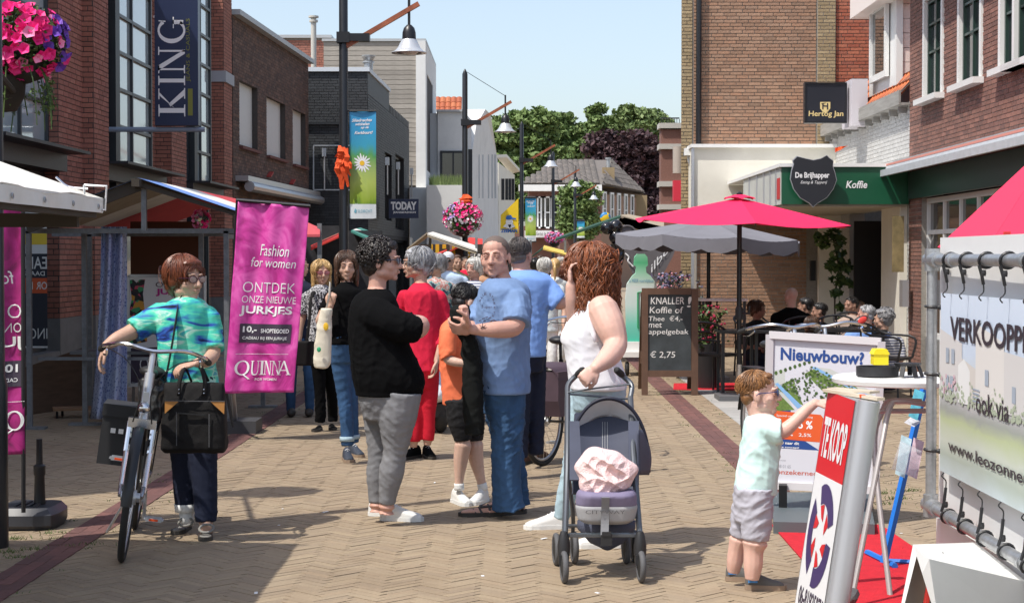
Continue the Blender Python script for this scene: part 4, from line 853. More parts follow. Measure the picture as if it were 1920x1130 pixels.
def daisy_banner(x0, y0, x1, y1, d, label, full):
    A = P(x0, y1, d); B = P(x1, y0, d); w, h = B.x-A.x, B.z-A.z; t = thing('street_banner', label, 'banner', A, 'blue daisy banners on the lamp posts')
    fn = lambda u, v, e=0.: Vector((A.x+w*u, A.y-.02*math.sin(u*3)*math.sin(v*4+1)-e, A.z+h*v))
    m = MB(); m.grid(lambda u, v: fn(u, v), 6, 16, .004); m.build('cloth', DAISY, t)
    b = MB(); b.mi = 0; b.grid(lambda u, v: fn(u, v*.135, .004), 4, 2)
    cx, cy, rr = .47, .515, .33
    for i in range(15):
        a = i*2*math.pi/15+.1; L_ = random.uniform(.85, 1.1); pts = [(0.15, -.05), (.6, -.1), (.95, -.055), (1.02, 0), (.95, .055), (.6, .1), (.15, .05)]
        b.mi = 1; b.add([fn(cx+rr*(q*math.cos(a)*L_-r*math.sin(a)), cy+rr*w/h*(q*math.sin(a)*L_+r*math.cos(a))*1.1, .0045+.0006*(i % 3)) for q, r in pts], [tuple(range(7))])
    b.mi = 2; b.add([fn(cx+rr*.3*math.cos(a/10*6.283), cy+rr*w/h*.3*math.sin(a/10*6.283), .008) for a in range(10)], [tuple(range(10))])
    b.mi = 1
    if full:
        for k, (s_, u0, u1, v0) in enumerate((('Sliedrechts', .08, .85, .90), ('winkelen', .22, .75, .865), ('op de', .42, .72, .83), ('Kerkbuurt!', .18, .88, .785))): text(b, s_, lambda u, v: fn(u, v+.008*(u-.5), .006), u0, u1, v0, v0+.028, .03, shear=.35)
        b.mi = 3; text(b, 'SLDRCHT', lambda u, v: fn(u, v, .008), .3, .85, .055, .085, .0)
        b.add([fn(.16, .06, .008), fn(.24, .05, .008), (fn(.27, .08, .008)), fn(.2, .095, .008)], [(0, 1, 2, 3)])
    b.build('print', [PALE, PET, YEL, TEAL], t)
    r = MB(); r.tube([fn(-.12, 1.0), fn(1.03, 1.0)], .012*d/22.7, 6); r.tube([fn(-.12, 0), fn(1.03, 0)], .012*d/22.7, 6); r.build('rod', black_paint, t)
daisy_banner(656, 208, 705, 410, 22.7, 'large blue banner with white daisy and lettering on the nearest lamp post', True)
daisy_banner(985, 370, 1005, 453, 51, 'blue daisy banner hanging on the third lamp post', True)
daisy_banner(1082, 413, 1096, 447, 79, 'tiny blue daisy banner on the fifth lamp post', False)
# ---- yellow flag sign
z = thing('flag_sign', 'yellow slanted sign with a blue and white sailor head reading ZEEMAN', 'sign', P(955, 438, 56))
YF = mat('flag_yellow', (.80, .55, .015), rough=.5); BF = mat('flag_blue', (.02, .12, .4), rough=.5)
MB().prism([P(938, 431, 56), P(972, 438, 56), P(972, 372, 56), P(939, 403, 56)], (0, .06, 0)).build('panel', YF, z)
L = MB(); f_ = lambda u, v: P(939+31*u, 436-7*v, 55.98); text(L, 'ZEEMAN', f_, 0, 1, 0, 1, .05)
c_ = lambda x, y: P(955+x, 415+y, 55.975)
L.add([c_(-7, -5), c_(-5, -11), (c_(3, -12)), c_(6, -7), c_(13, -6), c_(12, -3), c_(6, -4), c_(-4, -3)], [tuple(range(8))]); L.add([c_(-3, 6), c_(1, 13), c_(4, 6)], [(0, 1, 2)]); L.build('lettering', BF, z)
L = MB(); L.add([P(955+7*math.cos(a/8*6.28), 416+7*math.sin(a/8*6.28), 55.985) for a in range(8)], [tuple(range(8))]); L.add([c_(-12, 10), c_(-6, 4), c_(6, 4), c_(11, 10), c_(1, 14)], [tuple(range(5))]); L.build('emblem', PET, z)
# ================================================================ FLOWER BASKETS
def basket(c, r, cols, nf, fs, label, group=None, parts=True, squash=.85, nleaf=900, bowl=True, wts=None):
    t = thing('flower_basket', label, 'flower basket', Vector(c)-V(0, 0, r*squash), group); c = Vector(c)
    if bowl: b = MB(); b.lathe([(.02, -r*.95), (r*.45, -r*.8), (r*.6, -r*.45), (r*.6, -r*.1)], c, 14); b.build('bowl', mat('dark_bowl', (.02, .018, .015), rough=.8), t, smooth=30)
    lf = MB(); LM = mat('petunia_leaf', rough=.7, pal=[(.035, .07, .015), (.06, .11, .025), (.09, .14, .03), (.05, .085, .02)])
    for _ in range(nleaf):
        v = Vector((random.gauss(0, 1), random.gauss(0, 1), random.gauss(0, 1))).normalized()*random.uniform(.55, 1.0)
        leaf_cloud(lf, c+Vector((v.x*r*.95, v.y*r*.95, v.z*r*squash)), (r*.1, r*.1, r*.1), 3, r*.055)
    lf.build('foliage', LM, t, kind='stuff')
    mods = []
    for ci, col in enumerate(cols):
        m = mat('petal_%d_%d_%d' % tuple(int(x*99) for x in col), col, rough=.6, isl=.18); f = MB(); n = 10; ring = [(math.cos(2*math.pi*i/n)*fs*(1 if i % 2 else .8), math.sin(2*math.pi*i/n)*fs*(1 if i % 2 else .8), random.uniform(-.1, .1)*fs) for i in range(n)]
        mid = [(q[0]*.3, q[1]*.3, -fs*.45) for q in ring]; f.add(ring+mid+[(0, 0, -fs*.8)], [(i, (i+1) % n, n+(i+1) % n, n+i) for i in range(n)]+[(n+i, n+(i+1) % n, 2*n) for i in range(n)])
        mods.append((f, m, f.mesh('flower', m)))
    rest = [MB() for _ in cols]
    for k in range(nf):
        v = Vector((random.gauss(0, 1), random.gauss(0, 1), random.gauss(0, 1))).normalized()
        if v.y > .3 and parts: v.y = -v.y
        p = c+Vector((v.x*r, v.y*r, v.z*r*squash))*random.uniform(.93, 1.1)
        ci = wts(v) if wts else random.randrange(len(cols)); f, m, me = mods[ci]; q = (v+Vector((random.gauss(0, .25), random.gauss(0, .25)-.2, random.gauss(0, .25)))).to_track_quat('Z', 'Y'); s = random.uniform(.75, 1.15)
        if parts and k < 300:
            o = bpy.data.objects.new('flower', me); o.rotation_mode = 'QUATERNION'; o.rotation_quaternion = q; o.scale = (s, s, s); o.location = p-t.location; o.parent = t; COL.objects.link(o)
        else: rest[ci].add([q @ (Vector(x)*s)+p for x in f.v], f.f)
    for ci, m in enumerate(rest):
        if m.v: m.build('blossoms', mods[ci][1], t, kind='stuff')
    return t
HOT = (.85, .015, .22); VIO = (.16, .05, .42); PNK = (.85, .25, .45); WHT = (.8, .78, .8); LIL = (.45, .3, .6)
def wl_(v): return 1 if (v.x > .72 and random.random() < .8) else (0 if random.random() < .93 else 2)
basket(P(45, 80, 10.6), .268, [HOT, VIO, PNK], 170, .041, 'ball of hot pink petunias with a violet edge hanging at the upper left', wts=wl_, nleaf=1500)
bk_ = MB(); bk_.tube([(-2.86, 9.4, 2.66), (-3.08, 10.6, 2.62)], .02, 6); bk_.lathe([(.02, 2.5), (.09, 2.51), (.14, 2.6), (.15, 2.72)], (-3.16, 10.6, 0), 14); o = bk_.build('basket_bowl', mat('brown_basket', (.025, .018, .012), rough=.8), loc=(-3.1, 10.6, 2.42), smooth=30); tag(o, 'dark bowl carrying the near pink petunias', 'bowl')
tr_ = MB()
for i in range(26):
    a = random.uniform(0, 6.28); b_ = V(-3.08+.19*math.cos(a), 10.55+.17*math.sin(a), 2.76); tr_.tube([b_, b_+V(.05*math.cos(a), -.03, -.12), b_+V(.07*math.cos(a)+random.uniform(-.03, .03), -.05, -random.uniform(.2, .38))], .004, 4, sub=3); leaf_cloud(tr_, b_+V(.05*math.cos(a), -.04, -.16), (.05, .04, .12), 14, .014)
o = tr_.build('trailing_stems', MATS['petunia_leaf'], loc=(-3.1, 10.55, 2.4)); tag(o, 'green stems trailing below the near flower basket', 'plant')
basket(P(868, 410, 36.7), .42, [HOT, PNK, WHT, LIL], 420, .035, 'round basket of pink, white and lilac flowers on the second lamp post', 'far flower baskets on lamp posts', False, .82, 900, True, lambda v: 2 if (v.z < .0 and random.random() < .55) else (3 if v.x < -.4 and random.random() < .6 else random.choice((0, 0, 1))))
basket(P(1040, 446, 64.5), .36, [HOT, PNK, LIL], 260, .04, 'small pink flower basket on the fourth lamp post above the crowd', 'far flower baskets on lamp posts', False, .62, 500)
basket(P(376, 411, 16.2), .09, [HOT, PNK], 60, .022, 'small bunch of pink flowers between the brick piers and the pink flag', None, False, 1, 140, False)
# ================================================================ MARKET STALL 1 (white canvas, near left)
s1 = thing('market_stall', 'near left market stall with a white canvas roof and steel clips', 'stall', (-2.8, 7, 0))
ex, rzx = -2.11, -3.5
m = MB(); m.grid(lambda u, v: V(ex+(rzx-ex)*v, 3.6+5.22*u, 1.90+.50*v+.012*math.sin(u*30)*(1-v)), 24, 8, .006); m.grid(lambda u, v: V(rzx-1.4*v, 3.6+5.22*u, 2.40-.50*v), 24, 8, .006); m.build('canvas', canvas_white, s1, smooth=30)
m = MB(); m.grid(lambda u, v: V(ex-.003+.006*math.sin(u*60)*v, 3.6+5.22*u, 1.905-.075*v), 60, 3, .004)
m.grid(lambda u, v: V(ex+(rzx-ex)*u, 8.82+.004*math.sin(u*40), 1.905+.5*u-(.07)*v), 24, 2, .004); m.build('valance', canvas_white, s1)
for i in range(9): MB().torus((ex+.006, 4.7+.5*i, 1.86), .011, .0035, (1, 0, 0), 10, 5).build('eyelet', galv, s1)
m = MB(); m.bar((ex-.05, 3.6, 1.83), (ex-.05, 8.78, 1.83), .05); m.bar((ex-.1, 8.7, 1.79), (rzx, 8.7, 1.79), .05, .07); m.bar((rzx, 3.6, 2.37), (rzx, 8.8, 2.37), .05); m.build('frame', mat('dark_stall_wood', (.05, .04, .03), rough=.8), s1)
m = MB(); q = [P(158, 347, 8.78), P(200, 349, 8.78), P(197, 394, 8.78), P(158, 392, 8.78)]; m.tube(q+[q[0]], .007, 6); m.tube([P(105, 332, 8.78), P(128, 350, 8.78), P(165, 354, 8.78)], .006, 6, sub=3); m.build('wire_clip', chrome, s1)
m = MB(); m.bar((rzx, 8.8, 0), (rzx, 8.8, 2.4), .045); m.bar((rzx, 4, 0), (rzx, 4, 2.4), .045); m.build('post', galv_dull, s1)
# ================================================================ MARKET STALL 2 (striped)
s2 = thing('market_stall', 'second left market stall with a blue, white and red striped roof and bare steel frame', 'stall', (-3.4, 16, 0))
rx0, rz0, ex0, ez0 = P(258, 333, 15.5).x, P(258, 333, 15.5).z, -2.52, 2.03; lx, lz = -4.42, 1.93
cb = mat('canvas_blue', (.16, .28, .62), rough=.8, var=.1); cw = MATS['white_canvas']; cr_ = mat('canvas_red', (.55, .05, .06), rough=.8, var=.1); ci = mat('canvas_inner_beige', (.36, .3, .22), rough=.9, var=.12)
def roof_strip(y0, y1, mt, nm):
    m = MB(); m.add([(rx0, y0, rz0), (rx0, y1, rz0), (ex0, y1, ez0), (ex0, y0, ez0)], [(0, 1, 2, 3)]); m.add([(rx0, y0, rz0-.008), (rx0, y1, rz0-.008), (lx, y1, lz), (lx, y0, lz)], [(0, 1, 2, 3)]); m.build(nm, mt, s2)
roof_strip(15.5, 16.5, cb, 'roof_stripe'); roof_strip(16.5, 18.4, cw, 'roof_stripe'); roof_strip(18.4, 21, cr_, 'roof_stripe')
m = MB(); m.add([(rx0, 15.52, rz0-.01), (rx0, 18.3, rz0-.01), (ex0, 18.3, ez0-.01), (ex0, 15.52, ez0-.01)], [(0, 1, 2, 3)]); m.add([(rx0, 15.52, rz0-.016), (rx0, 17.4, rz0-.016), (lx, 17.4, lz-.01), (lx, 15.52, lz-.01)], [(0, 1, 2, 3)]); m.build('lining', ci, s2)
m = MB(); m.bar((rx0, 15.4, rz0-.05), (rx0, 20.9, rz0-.05), .07); m.bar((rx0, 15.55, rz0-.06), (lx, 15.55, lz-.05), .04, .12); m.bar((rx0, 15.55, rz0-.06), (ex0, 15.55, ez0-.03), .03, .04); m.build('roof_beam', MATS['dark_stall_wood'], s2)
zbar = P(0, 433, 15.9).z
for x, y in ((P(160, 790, 16.3).x, 16.3), (P(268, 0, 15.6).x, 15.6), (-2.66, 15.9), (-4.5, 15.9), (-2.66, 18.2), (-4.5, 18.2), (P(375, 0, 16.8).x, 16.8)):
    top = zbar if x != P(268, 0, 15.6).x else rz0-.1; m = MB(); bot = 0 if x != P(268, 0, 15.6).x else zbar; m.bar((x, y, bot), (x, y, top), .045); 
    if not bot: m.box((x, y, .012), (.3, .12, .024))
    m.build('post', galv_dull, s2)
m = MB(); m.bar((-4.9, 15.9, zbar), (-2.5, 15.9, zbar), .045); m.bar((-4.9, 18.2, zbar), (-2.5, 18.2, zbar), .045); m.bar((-2.66, 15.9, zbar-.05), (-2.66, 18.2, zbar-.05), .04); m.build('rail', galv_dull, s2)
zt = P(0, 672, 16.2).z; m = MB(); m.bar((-4.5, 16.2, zt), (-2.4, 16.2, zt), .05, .03); m.box((-3.3, 17.4, zt), (2.3, .5, .03)); m.build('counter_rail', galv_dull, s2)
# fence boards and the blue cloth, dollies
fp = MB(); fp.prism([P(48, 785, 17.3), P(160, 760, 18.2), P(160, 650, 18.2), P(48, 688, 17.3)], (0, .02, 0)); o = fp.build('board_panel', mat('brown_board', (.09, .055, .035), rough=.8, var=.25, vs=4, stretch=(1, 1, 6)), loc=P(100, 780, 17.6)); tag(o, 'brown wooden board leaning behind the left stall', 'board')
def cloth_pat(n, l, vec, b):
    v = tex(n, l, vec, 'Voronoi', 34); nz = tex(n, l, vec, 'Noise', 3, 3)
    a = ramp(n, l, v.outputs['Distance'], [(.25, (.14, .17, .36)), (.42, (.42, .47, .66))]); mx = n.new('ShaderNodeMix'); mx.data_type = 'RGBA'; mx.blend_type = 'MULTIPLY'; mx.inputs[0].default_value = .3; l.new(a, mx.inputs[6]); l.new(nz.outputs[1], mx.inputs[7]); return mx.outputs[2]
BC = mat('blue_patterned_cloth', rough=.85, fn=cloth_pat)
o = MB().grid(lambda u, v: P(190+48*u-14*v*v*(1-u)*1.5, 425+360*v, 16.0+.08*math.sin(u*14+v*2)), 24, 16, .003).build('blue_cloth', BC, loc=P(205, 780, 16), smooth=True); tag(o, 'tall pale blue patterned cloth hanging from the stall rail', 'cloth')
for px, py, d in ((140, 772, 17), (152, 768, 17.2)):
    pass
dl = thing('dolly', 'small wooden furniture dolly on castors under the left stall', 'dolly', G(140, 782)); c = dl.location
MB().box(c+V(0, 0, .09), (.42, .3, .02), rz=.3).build('deck', mat('dolly_wood', (.25, .14, .07), rough=.7), dl)
for dx, dy in ((-.15, -.1), (.15, -.1), (-.15, .1), (.15, .1)): MB().torus(c+V(dx, dy, .035), .024, .013, (1, .3, 0), 10, 6).build('wheel', rubber, dl)
# red-brown screen behind
o = MB().box(P(310, 480, 18.6), (.75, .04, .75)).build('brown_screen', mat('rust_brown_board', (.11, .035, .015), rough=.7), loc=P(310, 520, 18.6)); tag(o, 'rust brown panel hanging behind the red haired cyclist', 'panel')
# ================================================================ PINK FASHION FLAGS
def pink_pat(n, l, vec, b):
    w = tex(n, l, vec, 'Noise', 3.2, 8, Distortion=2.2); r = ramp(n, l, w.outputs[0], [(.3, (.36, .018, .18)), (.45, (.58, .04, .31)), (.6, (.72, .11, .43)), (.75, (.58, .04, .31))])
    return r
PINKF = mat('magenta_flag_cloth', rough=.55, fn=pink_pat); PINK_SHADE = mat('shaded_magenta_cloth', rough=.6, fn=lambda n, l, v, b: ramp(n, l, tex(n, l, v, 'Noise', 5, 8, Distortion=1.5).outputs[0], [(.35, (.17, .006, .08)), (.5, (.38, .012, .17)), (.65, (.5, .03, .26))]))  # second cloth is a darker copy of the first, shade put into its colour
CHAR = mat('charcoal_print', (.05, .035, .06), rough=.6)
def rip(u, v): return .018*math.sin(u*9+v*2.2+.5)+.012*math.sin(u*21-v*3)+.008*math.sin(v*15+u*6)
def fashion_flag(c00, c10, c01, c11, mt, name_label, mirror, pole):
    c00, c10, c01, c11 = [Vector(c) for c in (c00, c10, c01, c11)]; t = thing('fashion_flag', name_label, 'flag', pole[0])
    base = lambda u, v: (c00*(1-u)+c10*u)*(1-v)+(c01*(1-u)+c11*u)*v
    nrm = (c10-c00).cross(c01-c00).normalized(); mu = (lambda u: 1-(u-.13)) if mirror else (lambda u: u)
    if nrm.y > 0: nrm = -nrm
    f = lambda u, v, e=0.: base(u, v)+nrm*(rip(u, v)+e)
    MB().grid(lambda u, v: f(u, v), 40, 60, .002).build('cloth', mt, t, smooth=True)
    g = lambda e: (lambda u, v: f(mu(u), v, e))
    b = MB(); b.mi = 0
    for s_, u0, u1, v0, v1 in (('Fashion', .36, .78, .725, .785), ('for women', .24, .88, .665, .715)): text(b, s_, g(.006), u0, u1, v0, v1, .0, shear=.15)
    text(b, 'ONTDEK', g(.006), .16, .90, .53, .585, -.01); text(b, 'ONZE NIEUWE', g(.006), .16, .92, .475, .512, -.005); text(b, 'JURKJES', g(.006), .14, .88, .405, .46, .025)
    b.mi = 1; b.grid(lambda u, v: f(mu(.16+.73*u), .265+.10*v, .006), 16, 3); b.mi = 0
    text(b, '10,-', g(.009), .20, .40, .315, .352, .03); text(b, 'SHOPTEGOED', g(.009), .46, .86, .318, .34, .02); text(b, 'CADEAU BIJ EEN JURKJE', g(.009), .20, .84, .278, .298, .01)
    b.grid(lambda u, v: f(mu(.13+.75*u), .205+.002*v, .006), 12, 1)
    ch = b.v; L2 = MB(); 
    global L; old = L; keep = globals()['fn']; L = L2; globals()['fn'] = lambda u, v: g(.006)(u, v)
    for c_, u0, u1 in (('Q', .13, .33), ('U', .345, .475), ('I', .46, .55), ('N', .53, .66), ('N', .66, .79), ('A', .74, .93)): serif(c_, u0, u1, .095, .17)
    globals()['fn'] = keep; L = old; b.mi = 0; b.add(L2.v, L2.f); text(b, 'FOR WOMEN', g(.006), .42, .74, .065, .078, .01)
    b.build('lettering', [white_print, CHAR], t)
    p = MB(); p.tube(pole, .013, 8); p.tube([base(-.03 if not mirror else 1.03, 1.005), base(1.02 if not mirror else -.02, 1.005)], .016, 8); p.build('pole', black_paint, t)
    return t
d = 14.9
q = fashion_flag(P(421, 737, d), P(551, 735, d-.05), P(447, 377, d), P(579, 388, d-.05), PINKF, 'sunlit pink fashion flag of the shop with lettering ONTDEK ONZE NIEUWE JURKJES', False, [P(437, 800, d+.03), P(425, 738, d+.02), P(445, 372, d+.02)])
bs = MB(); c = G(452, 812); bs.box(c+V(0, .1, .06), (.30, .40, .12)); bs.build('foot', mat('grey_plastic_foot', (.06, .06, .065), rough=.6), q); bs = MB(); bs.tube([c+V(-.05, 0, .12), P(437, 735, d+.03)], .02, 8); bs.build('stem', alu, q)
d = 9.9; q = fashion_flag(P(-140, 862, d), P(48, 850, d), P(-140, 372, d), P(42, 370, d), PINK_SHADE, 'shaded magenta fashion flag at the left edge seen from behind with mirrored lettering', True, [P(44, 960, d), P(44, 845, d), P(43, 366, d)])
c = G(58, 985); bs = MB(); bs.loft([[c+V(sx_*a, sy_*b_+.0, z_) for sx_, sy_ in ((-1, -1), (-.6, -1.15), (.6, -1.15), (1, -1), (1.12, -.5), (1.12, .5), (1, 1), (.6, 1.15), (-.6, 1.15), (-1, 1), (-1.12, .5), (-1.12, -.5))] for a, b_, z_ in ((.155, .17, 0), (.17, .19, .03), (.17, .19, .09), (.14, .16, .13))]); bs.build('water_foot', mat('dark_tank', (.035, .037, .045), rough=.4), q, smooth=30)
for i in range(4): MB().box(c+V(-.06+.04*i, -.02, .135), (.02, .22, .012)).build('rib', MATS['dark_tank'], q)
bs = MB(); bs.lathe([(.035, .13), (.03, .30), (.036, .31), (.036, .36), (.02, .37), (.018, .52)], (P(44, 0, d).x, c.y, 0), 12); bs.build('socket', plastic_black, q, smooth=30)
# ================================================================ A-boards and posters left
t = thing('poster_board', 'metal framed poster board with a flowered dress behind the cyclist', 'sign board', G(300, 745)); d = 17.2
def quad(mb, pts): mb.add(pts, [(0, 1, 2, 3)])
pa, pb, pc, pd_ = P(241, 722, d), P(384, 716, d), P(384, 517, d), P(241, 517, d); g_ = MB(); g_.prism([pa, pb, pc, pd_], (0, .03, 0)); g_.build('panel', white_print, t)
g_ = MB(); [g_.bar(a_, b_, .03) for a_, b_ in ((pa, pb), (pb, pc), (pc, pd_), (pd_, pa))]; g_.bar(P(250, 760, d+.2), P(250, 715, d), .03); g_.bar(P(376, 760, d+.2), P(376, 715, d), .03); g_.build('frame', alu, t)
g_ = MB(); quad(g_, [P(245, 718, d-.004), P(380, 712, d-.004), P(380, 648, d-.004), P(245, 652, d-.004)]); g_.build('dark_band', CHAR, t)
def floral(n, l, vec, b):
    v = tex(n, l, vec, 'Voronoi', 22); return ramp(n, l, v.outputs['Color'], [(.2, (.03, .03, .03)), (.4, (.6, .08, .15)), (.55, (.05, .35, .15)), (.68, (.7, .35, .05)), (.8, (.02, .02, .03))], 'CONSTANT')
g_ = MB(); g_.add([P(x, y, d-.006) for x, y in ((243, 525), (250, 524), (256, 530), (262, 524), (272, 524), (268, 550), (272, 590), (276, 640), (243, 646), (241, 590), (247, 560))], [tuple(range(11))]); g_.build('dress_print', mat('flowered_print', rough=.6, fn=floral), t)
L = MB(); f_ = lambda u, v: P(290+90*u, 560-32*v, d-.006); L.mi = 0; text(L, 'ONTDEK', f_, .02, .9, .68, .98, 0); L.mi = 1; text(L, 'JURKJES', f_, .02, .95, .15, .6, .04); L.mi = 2; f_ = lambda u, v: P(262+90*u, 700-30*v, d-.008); text(L, 'QUINNA', f_, 0, 1, 0, 1, -.01); L.build('lettering', [CHAR, MATS['magenta_flag_cloth'], white_print], t)
# ================================================================ far stalls, canopies
def canopy(name, label, pts, m1, m2=None, posts_=(), th=.03, group='stall canopies along the far street'):
    t = thing(name, label, 'stall', (pts[0][0][2] and P(*pts[0][0]).x, pts[0][0][2], 0), group)
    for i, q in enumerate(pts): mb = MB(); mb.prism([P(*a) for a in q], (0, 0, th)); mb.build('canvas', m1 if i % 2 == 0 or m2 is None else m2, t)
    for px, d in posts_: mb = MB(); x = P(px, 0, d).x; mb.bar((x, d, 0), (x, d, 2.0), .05); mb.build('post', galv_dull, t)
    return t
cg = mat('canvas_green', (.06, .25, .2), rough=.8); cdg = mat('canvas_dark_green', (.02, .07, .045), rough=.8); cred = mat('canvas_bright_red', (.62, .04, .03), rough=.75); cly = mat('canvas_yellow', (.7, .5, .1), rough=.8)
canopy('stall_canopy', 'far stall roof striped green, white and red behind the curly haired woman', [[(658, 436, 25), (694, 452, 25), (697, 447, 26.2), (662, 434, 26.2)], [(662, 434, 26.2), (697, 447, 26.2), (700, 443, 27.4), (668, 432, 27.4)], [(668, 432, 27.4), (700, 443, 27.4), (704, 440, 29), (676, 430, 29)]], cg, cw, [(675, 26)])
canopy('stall_canopy', 'red edged stall roof right of the pink flag', [[(583, 468, 24), (635, 445, 24), (635, 436, 26), (590, 458, 26)], [(583, 469, 23.8), (635, 446, 23.8), (635, 441, 24.4), (583, 464, 24.4)]], ci, cred, [(590, 25), (630, 25)])
canopy('stall_canopy', 'small pink fringed awning just right of the pink flag top', [[(573, 420, 20), (600, 432, 20), (600, 444, 19.9), (573, 444, 19.9)]], mat('pinkish_canvas', (.62, .1, .12), rough=.8), None, [(598, 20)])
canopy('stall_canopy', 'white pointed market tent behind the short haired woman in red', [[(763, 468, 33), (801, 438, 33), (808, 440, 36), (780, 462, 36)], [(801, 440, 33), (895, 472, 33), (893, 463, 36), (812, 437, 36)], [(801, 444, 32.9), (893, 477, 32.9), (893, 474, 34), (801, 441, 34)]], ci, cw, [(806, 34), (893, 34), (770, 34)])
canopy('stall_canopy', 'bright red canopy low behind the man with the white cap', [[(838, 475, 37), (872, 458, 37), (880, 455, 39), (850, 470, 39)], [(868, 458, 40), (905, 466, 40), (905, 450, 42), (880, 447, 42)], [(810, 482, 36), (835, 474, 36), (838, 470, 38), (818, 477, 38)]], cred, None, [(845, 38)])
canopy('stall_canopy', 'green and yellow edged canopy above the far crowd', [[(990, 488, 38), (1018, 467, 38), (1020, 464, 40), (1000, 480, 40)], [(1018, 468, 38), (1062, 480, 38), (1062, 473, 40), (1020, 462, 40)]], cdg, cly, [(995, 39), (1060, 39)])
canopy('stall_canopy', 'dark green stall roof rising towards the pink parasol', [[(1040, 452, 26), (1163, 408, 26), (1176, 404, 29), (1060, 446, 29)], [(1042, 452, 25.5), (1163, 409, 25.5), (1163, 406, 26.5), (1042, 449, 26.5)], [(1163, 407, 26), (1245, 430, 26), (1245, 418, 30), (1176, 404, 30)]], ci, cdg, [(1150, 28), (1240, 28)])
g_ = MB(); g_.prism([P(1163, 412, 25.9), P(1225, 432, 25.9), P(1215, 436, 25.9), P(1160, 418, 25.9)], (0, 0, .03)); g_.prism([P(1170, 410, 25.95), P(1245, 428, 25.95), P(1245, 433, 25.95), P(1163, 417, 25.95)], (0, 0, .02)); o = g_.build('red_trim', cred, loc=P(1200, 430, 26)); tag(o, 'red striped valance under the dark green stall roof', 'valance')
# shelves / goods seen as dark blocks with yellow signs behind white tent
sh = thing('stall_rack', 'stall rack with yellow price cards under the white tent', 'rack', (P(830, 0, 38).x, 38, 0)); YC = mat('price_card_yellow', (.65, .42, .02), rough=.6)
m = MB(); m.bx(P(785, 0, 38).x, P(905, 0, 38).x, 38.2, 38.3, 0, 1.9); m.build('back_sheet', mat('dark_goods', (.05, .04, .035), rough=.9), sh)
for i, (px, py) in enumerate(((808, 466), (820, 466), (833, 462), (800, 488), (812, 492), (848, 492), (860, 488), (878, 480), (893, 484), (835, 478), (850, 470))): MB().box(P(px, py, 38.1), (.08, .02, random.choice((.1, .2)))).build('price_card', YC, sh)
for i in range(5): q = P(870+7*i, 478, 37.9); MB().box(q, (.06, .02, .05)).build('label_card', white_print, sh)
m = MB(); m.box(P(648, 500, 26), (1.1, .3, 1.1)); m.box(P(600, 500, 25), (.6, .1, 1.2)); o = m.build('stall_goods', mat('dark_clothes_rack', (.03, .03, .035), rough=.9, var=.3), loc=P(640, 520, 26)); tag(o, 'dark clothes hanging under the striped stall', 'clothes')
# ================================================================ BEACH FLAG, BALLOONS, PROMO FIGURE
BFG = mat('grey_flag_cloth', (.12, .11, .115), rough=.7, var=.1)
t = thing('beach_flag', 'dark grey feather flag with pale lettering behind the grey parasol', 'flag', P(1215, 560, 25))
MB().prism([P(1158, 455, 25), P(1190, 520, 25), P(1215, 545, 25), P(1240, 520, 25), P(1262, 480, 25), P(1268, 462, 25), P(1225, 440, 25)], (0, .01, 0)).build('cloth', BFG, t)
L = MB(); f_ = lambda u, v: P(1221+34*u, 512-42*u-16*v+8*u*0, 24.98); text(L, 'ilbo', f_, 0, 1, 0, 1, .0); L.tube([P(1172, 475, 24.98), P(1179, 482, 24.98), P(1178, 490, 24.98), P(1187, 500, 24.98)], .012, 4, sub=3); L.build('lettering', white_print, t)
MB().tube([P(1215, 620, 25.02), P(1215, 440, 25.02)], .015, 8).build('pole', alu, t)
for i, (px, py, r_) in enumerate(((1138, 428, 12), (1155, 425, 13), (1156, 445, 14))):
    o = MB().ell(P(px, py, 24), (r_*24/3200, .07, r_*24/3200), n=18, k=12).build('balloon', mat('black_balloon', (.008, .008, .01), rough=.08, coat=.5), loc=P(px, py, 24), smooth=True); tag(o, ['shiny black balloon, left one of the three by the dark stall roof', 'shiny black balloon, upper right of the three', 'shiny black balloon, lowest of the three'][i], 'balloon', 'black balloons')
m = MB(); c = P(1176, 440, 24.5); m.torus(c, .13, .012, (0, 1, 0), 20, 6); m.ell(c+V(0, .02, 0), (.125, .01, .125)); o = m.build('round_sign', BFG, loc=c); tag(o, 'round grey disc with pale rim beside the black balloons', 'sign')
m = MB(); m.tube([P(1156, 455, 24), P(1163, 480, 24), P(1160, 510, 24)], [.1, .06, .02], 10, sub=4); o = m.build('black_balloon_tail', MATS['black_balloon'], loc=P(1160, 510, 24)); tag(o, 'long black foil shape hanging below the black balloons', 'balloon')
o = MB().ell(P(1135, 408, 40), (.13, .05, .13)).build('balloon', mat('yellow_blue', rough=.4, fn=lambda n, l, v, b: ramp(n, l, tex(n, l, v, 'Noise', 4, 1).outputs[0], [(.45, (.02, .2, .5)), (.5, (.7, .5, .02))], 'CONSTANT')), loc=P(1135, 408, 40), smooth=True); tag(o, 'blue and yellow balloon above the dark green stall roof', 'balloon')
t = thing('promotion_figure', 'green and white head and shoulders shaped advertising column', 'display', P(1202, 668, 23.2)); d = 23.2
def grn(n, l, vec, b):
    tc = n.new('ShaderNodeTexCoord'); s = n.new('ShaderNodeSeparateXYZ'); l.new(tc.outputs['Generated'], s.inputs[0]); return ramp(n, l, s.outputs[2], [(0, (.05, .42, .3)), (.2, (.2, .62, .5)), (.42, (.6, .75, .72)), (.62, (.7, .78, .76)), (.78, (.35, .68, .5)), (.9, (.1, .5, .25)), (1, (.25, .62, .4))])
out_ = [(1175, 640), (1173, 560), (1176, 532), (1186, 517), (1192, 512), (1193, 500), (1189, 497), (1190, 482), (1195, 476), (1209, 476), (1214, 482), (1215, 497), (1211, 501), (1212, 511), (1220, 517), (1231, 532), (1234, 560), (1234, 640)]
